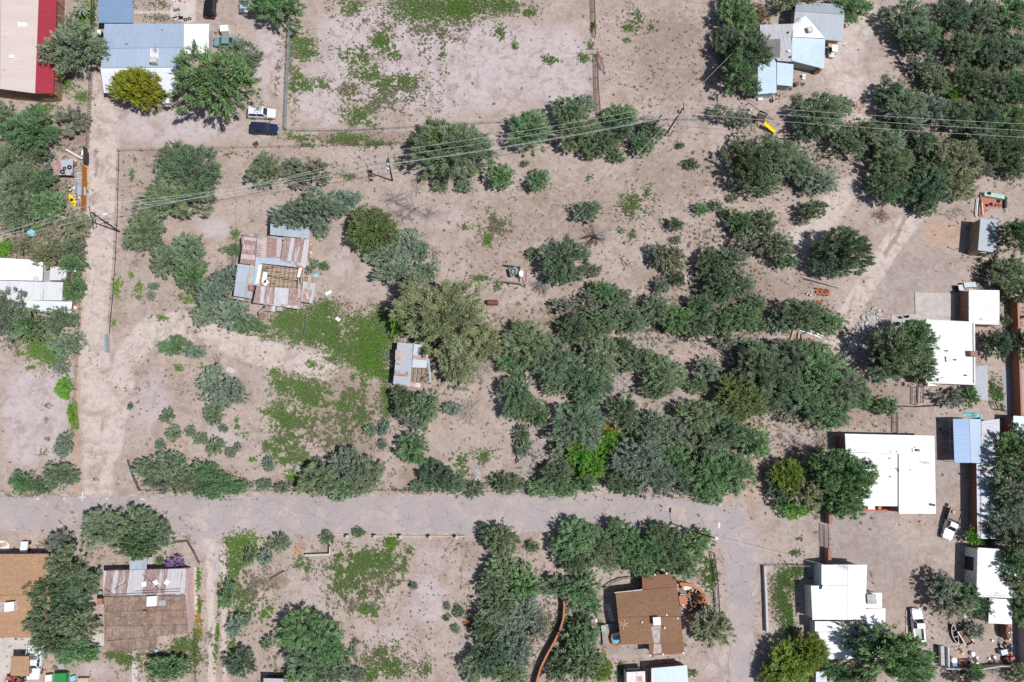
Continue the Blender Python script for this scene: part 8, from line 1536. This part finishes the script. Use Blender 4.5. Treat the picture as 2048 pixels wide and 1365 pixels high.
1160 905 28 32 l lime bush at the heart of the bright vines
1190 930 26 30 l lime bush low in the bright vines
1215 885 26 18 l lime bush at the upper tip of the bright vines
1170 965 24 18 g green bush at the foot of the bright vines
1278 915 52 46 b large pale blue green tree right of the bright vines
1305 955 46 40 b pale blue green tree below the large one near the road
1250 965 34 28 d dark tree at the road edge right of the bright vines
1300 850 40 34 m tree above the large pale blue green one
1345 870 40 36 b pale tree upper middle of the roadside grove
1345 915 42 36 g green tree in the middle of the roadside grove
1400 830 46 34 m tree on the grove's top edge
1450 865 44 36 d dark tree in the grove below the dark olive one
1405 880 40 34 m tree in the grove's middle right
1360 955 44 40 m tree at the grove's road edge
1415 950 52 46 g biggest green tree at the grove's lower right by the road bend
1460 945 44 44 g green tree on the grove's right end by the road bend
1425 988 34 22 g low green tree hanging over the road bend
1505 882 38 34 g green tree right of the grove, alone on orange soil
1480 795 56 46 k dark olive tree left in the large stand above the grove
1450 830 34 28 d dark tree beneath the dark olive one
1520 740 52 50 m tree upper left in the large stand
1580 715 56 46 m tree at the top of the large stand below the scrap boards
1500 700 36 30 b pale tree at the stand's upper left corner by the white scrap
1640 740 60 56 g tree upper right in the large stand
1560 780 52 46 d dark tree at the heart of the large stand
1610 805 54 44 m tree low in the middle of the large stand
1680 775 50 46 m tree on the right side of the large stand
1660 825 48 34 g tree at the lower right of the large stand
1715 795 30 28 g shrub at the right tip of the large stand
1600 630 56 40 m tree above the scrap boards
1650 645 40 30 g right lobe tree above the scrap boards
1560 640 30 34 b blue left lobe tree above the scrap boards
1520 650 22 18 m small bush left of the scrap boards
1786 700 58 58 m+ large tree at the left wall of the upper white house
1828 682 54 46 g+ tree leaning over the upper white house's roof
1770 735 40 36 d dark lower tree left of the upper white house
1840 735 40 34 m lower tree against the upper white house's wall
1772 812 27 19 g green bush on the bare yard between the white roofs
1742 808 16 16 d dark bush left of the green one between the white roofs
1905 800 38 24 s thin tree in the yard below the upper white house
1935 795 26 22 g green lobe tree beside the grey side roof of the upper white house
2034 474 44 42 g+ tree right of the grey shed's upper side
2018 546 44 42 m tree right below the grey shed
2035 580 34 32 g tree at the right edge above the brick wall
1995 690 32 36 d dark tree between the upper white house and the brick wall
2040 690 22 40 d dark tree beyond the brick wall
2005 640 20 14 d dark shrub under the small white roof
2030 915 48 46 g+ tree over the rusted shed roof's upper part
2036 982 48 48 m+ tree over the rusted shed roof's lower part
2012 1040 38 44 b+ pale tree covering the rusted shed's end
2040 885 26 36 m+ tree at the right edge over the blue roof
2026 1080 40 36 m+ tree right of the lime bush near the patched white roof
1972 1082 20 16 d dark shrub right of the lime bush
1944 1072 19 20 l lime bush behind the flatbed truck
2026 1124 38 34 g+ tree over the patched white roof's right side
2034 1160 34 34 o+ olive tree lower right of the patched white roof
2038 1210 26 38 g+ tree at the right edge by the lower white roof
1880 1165 42 34 s sparse dark tree upper left above the white pickup
1900 1210 52 44 s sparse tree with dark limbs over the trailer yard
1930 1195 36 30 g green lobe tree left of the lower white roof
1960 1210 28 28 d dark tree touching the lower white roof
1948 1262 20 18 s thin leaning tree over the trailer bed
1575 955 36 40 Y mustard green tree left of the large flat white roof
1610 985 44 36 o dull olive tree left of the large flat white roof's middle
1660 935 42 44 g+ tree over the large flat white roof's upper left
1700 955 46 50 g+ tree leaning furthest over the large flat white roof
1684 1002 44 36 g+ lower tree over the large flat white roof's left side
1650 985 36 36 d dark tree between the ones left of the large flat white roof
1590 1015 36 22 l bright green shrub by the driveway gate
1560 985 28 34 d dark tree by the road bend left of the mustard one
1600 890 40 34 x large bare dead tree above the mustard green one
1640 905 30 26 x small bare dead tree at the corner of the large flat white roof
1784 1318 86 60 g+ huge green tree covering the low corner of the white gabled house
1730 1278 56 36 m+ upper lobe tree over the white gabled house's roof
1830 1330 44 40 g right lobe tree beside the white pickup
1580 1330 48 44 Y bright yellow green tree at the road left of the white gabled house
1620 1302 36 34 Y+ yellow green tree touching the white gabled house's corner
1545 1350 30 26 Y low yellow green tree at the bottom beside the road
1672 1345 34 24 g green shrub below the white gabled house
1720 1355 34 18 d dark shrub at the bottom below the white gabled house
1932 1352 30 16 d dark shrub at the bottom of the junk yard
1950 1345 18 18 l lime shrub at the bottom of the junk yard
1998 1340 34 24 x grey bare bush at the bottom of the junk yard
2036 1345 24 22 o olive bush in the bottom right corner
1150 1080 48 42 g left tree of the row along the road above the brown roofed house
1200 1100 46 42 m second tree of the row above the brown roofed house
1245 1085 46 40 g third tree of the row above the brown roofed house
1290 1105 48 46 g fourth tree of the row above the brown roofed house
1335 1095 44 42 d fifth, dark tree of the row above the brown roofed house
1385 1088 40 30 g last tree of the row at the street lamp
1360 1125 40 32 m lower tree of the row right above the brown roofed house
1145 1120 34 30 d dark lower tree of the row's left end
1160 1180 42 36 g green tree left of the brown roofed house
1118 1176 32 24 m grey green tree further left of the brown roofed house
1184 1212 20 20 g small tree beside the tiled steps
1425 1255 44 38 o olive tree right of the brown roofed house
1408 1262 22 22 s thin bush at the left side of the olive one by the brown roofed house
1160 1276 36 36 g tree left of the timber deck
1166 1324 40 40 m tree below the deck at the bottom
1200 1335 24 28 Y yellowish tree at the bottom right of the curved wall
1118 1338 24 34 d dark tree inside the curved wall at the bottom
1166 1243 22 18 d dark shrub far left of the timber deck
1000 1080 36 32 m tree at the road left of the row of stone posts
980 1070 26 22 d dark tree beside the last stone post
1066 1095 14 13 g small green shrub alone on the bare verge
1010 1140 42 34 m top tree of the long vertical stand
985 1170 34 32 d dark tree second on the stand's left side
1045 1170 42 38 g green tree second on the stand's right side
1000 1215 42 38 m tree at the middle of the long vertical stand
1044 1225 38 40 b pale tree at the middle right of the long vertical stand
970 1250 30 34 d dark tree on the stand's lower left
1020 1265 42 40 s thin tree in the lower middle of the stand
1032 1300 36 42 b pale blue tree at the lower right of the stand by the curved wall
985 1310 40 40 d dark tree at the lower left of the stand
1020 1345 42 30 m bottom tree of the long vertical stand
950 1335 28 28 m small tree low left of the stand
1076 1252 22 30 s thin grey tree against the curved wall's left side
920 1225 12 12 m small shrub beside the orange brush
912 1258 9 10 b tiny blue shrub below the orange brush
893 1237 7 6 d tiny dark shrub left of the orange brush
600 1265 46 50 g upper left tree of the big clump at the bottom
650 1290 44 46 g right tree of the big clump at the bottom
620 1315 48 46 m middle tree of the big clump at the bottom
660 1345 46 32 m lower right tree of the big clump at the bottom
605 1350 40 26 g lower left tree of the big clump at the bottom
712 1352 20 16 s thin grey bush right of the big clump at the bottom
706 1305 9 10 b tiny blue shrub right of the big clump at the bottom
711 1285 8 8 b tinier blue shrub above the one right of the big clump
560 1085 21 20 m grey green shrub by the road left of the block wall
656 1078 15 16 m shrub at the block wall's corner
720 1066 15 10 g small bush by the first stone post
530 1112 17 20 b blue grey shrub below the road on rubble
533 1287 13 14 m round shrub left of the big clump at the bottom
570 1300 16 20 x dead bush on the left side of the big clump
700 1208 11 9 x thin dead bush in the middle of the lower lot
828 1172 9 8 b lone small shrub in the lower lot
895 1213 8 8 m lone shrub at the right of the lower lot
610 1160 10 8 x dead twigs in the lower lot's left
205 1058 44 38 m left tree overhanging the road above the rusty tin house
265 1050 48 40 m middle tree overhanging the road above the rusty tin house
310 1068 40 34 m right tree overhanging the road above the rusty tin house
280 1092 44 24 g+ lower tree above the rusty tin house's porch
125 1085 30 26 s thin grey tree at the top of the dark row by the tan roof
130 1130 38 34 m+ second tree in the dark row by the tan roof
96 1178 42 28 d+ dark tree reaching furthest over the tan roof
160 1165 38 36 m tree in the dark row touching the rusty tin house
140 1210 44 36 d dark tree in the middle of the row by the tan roof
98 1235 40 32 m+ tree in the row over the tan roof's right side
160 1250 42 34 m tree in the row over the pale patio
108 1280 44 30 m+ tree in the row below the tan roof
150 1300 42 26 g lowest green tree of the row by the tan roof
372 1080 15 12 x tangled dead bush at the corner of the rusty tin house's yard
322 1122 10 8 g dark green shrub left of the purple bush
350 1126 20 14 p purple flowering bush against the rusty tin house
335 1340 46 26 g green tree at the bottom below the rusty tin house
482 1325 32 28 d dark tree at the bottom beside the wheel ruts
458 1190 16 30 g upper green shrub right of the wheel ruts
470 1250 18 22 b lower grey shrub right of the wheel ruts
488 1240 14 12 m small shrub below a bare limb right of the wheel ruts
500 1112 12 20 g narrow green shrub on the verge by the rubble
506 1170 16 22 x dead bush leaning over the rubble
310 226 5 5 g tiny green shrub by the pallets at the mustard yellow tree
128 265 8 6 g tiny bright shrub by the white plank
512 288 6 5 d left clipped shrub on the driveway fence
'''
TREE_N = 0
for ln in TREES.strip().split('\n'):
    a = ln.split(' ', 5); TREE_N += 1
    plant(float(a[0]), float(a[1]), float(a[2]), float(a[3]), a[4], a[5], TREE_N)
# agaves, yuccas and the palm: rosettes of stiff blades
def rosette(n, L, w, up, seed, mat, name, label, px, py, cat, h=.2, trunk=0):
    rd = random.Random(seed); mb = MB()
    for i in range(n):
        a = 6.283 * i / n * 3.08 + rd.uniform(-.2, .2); e = rd.uniform(*up); l = L * rd.uniform(.75, 1.05); d = Vector((math.cos(a) * math.cos(e), math.sin(a) * math.cos(e), math.sin(e))); s = Vector((-math.sin(a), math.cos(a), 0)) * w
        b = Vector((0, 0, trunk)) + d * .08; m = b + d * l * .55; t = b + d * l + Vector((0, 0, -.12 * l)); up_ = Vector((0, 0, w * .35))
        mb.face([b - s * .6, b + s * .6, m + s]).face([b - s * .6, m + s, m - s]).face([m - s, m + s, t]); mb.face([b + up_, m + s, m - s])
    b0 = P(px, py, trunk + .3); o = T(name, label, cat, (b0.x, b0.y, 0)); part('frond', mb, mat, o, local=True) if trunk else part('leaf_rosette', mb, mat, o, local=True)
    st = MB(); st.lathe((0, 0, 0), [(.16, -.05), (.14, trunk * .5 + .06), (.10, trunk + .12)], 8); part('trunk', st, M['bark'], o, local=True); return o
M['yucca'] = plain('yucca leaf', (.22, .25, .06), .7, .4, 5); M['palm'] = plain('dull palm frond', (.24, .29, .22), .7, .35, 5); M['agave'] = plain('agave leaf', (.12, .20, .10), .6, .3, 4)
rosette(70, 1.25, .035, (-.1, 1.1), 3, M['yucca'], 'yucca', 'spiky yellow green yucca below the patchwork roofed house', 1598, 193, 'yucca', trunk=.8)
rosette(40, .6, .03, (.1, 1.2), 4, M['yucca'], 'yucca', 'small spiky yucca at the wall corner of the patchwork roofed house', 1582, 177, 'yucca', trunk=.1)
rosette(40, .6, .03, (.1, 1.2), 5, M['agave'], 'yucca', 'small dark yucca above the big spiky one by the patchwork roofed house', 1607, 168, 'yucca', trunk=.1)
rosette(34, 1.7, .12, (-.5, .7), 6, M['palm'], 'palm_tree', 'small feathery grey palm in the lime weeds right of the red roof', 160, 14, 'palm', trunk=2.2)
rosette(60, .8, .03, (-.2, 1.2), 7, M['yucca'], 'yucca', 'dried brown spiky plant in the clearing by the swing posts', 1773, 152, 'yucca', trunk=.3)
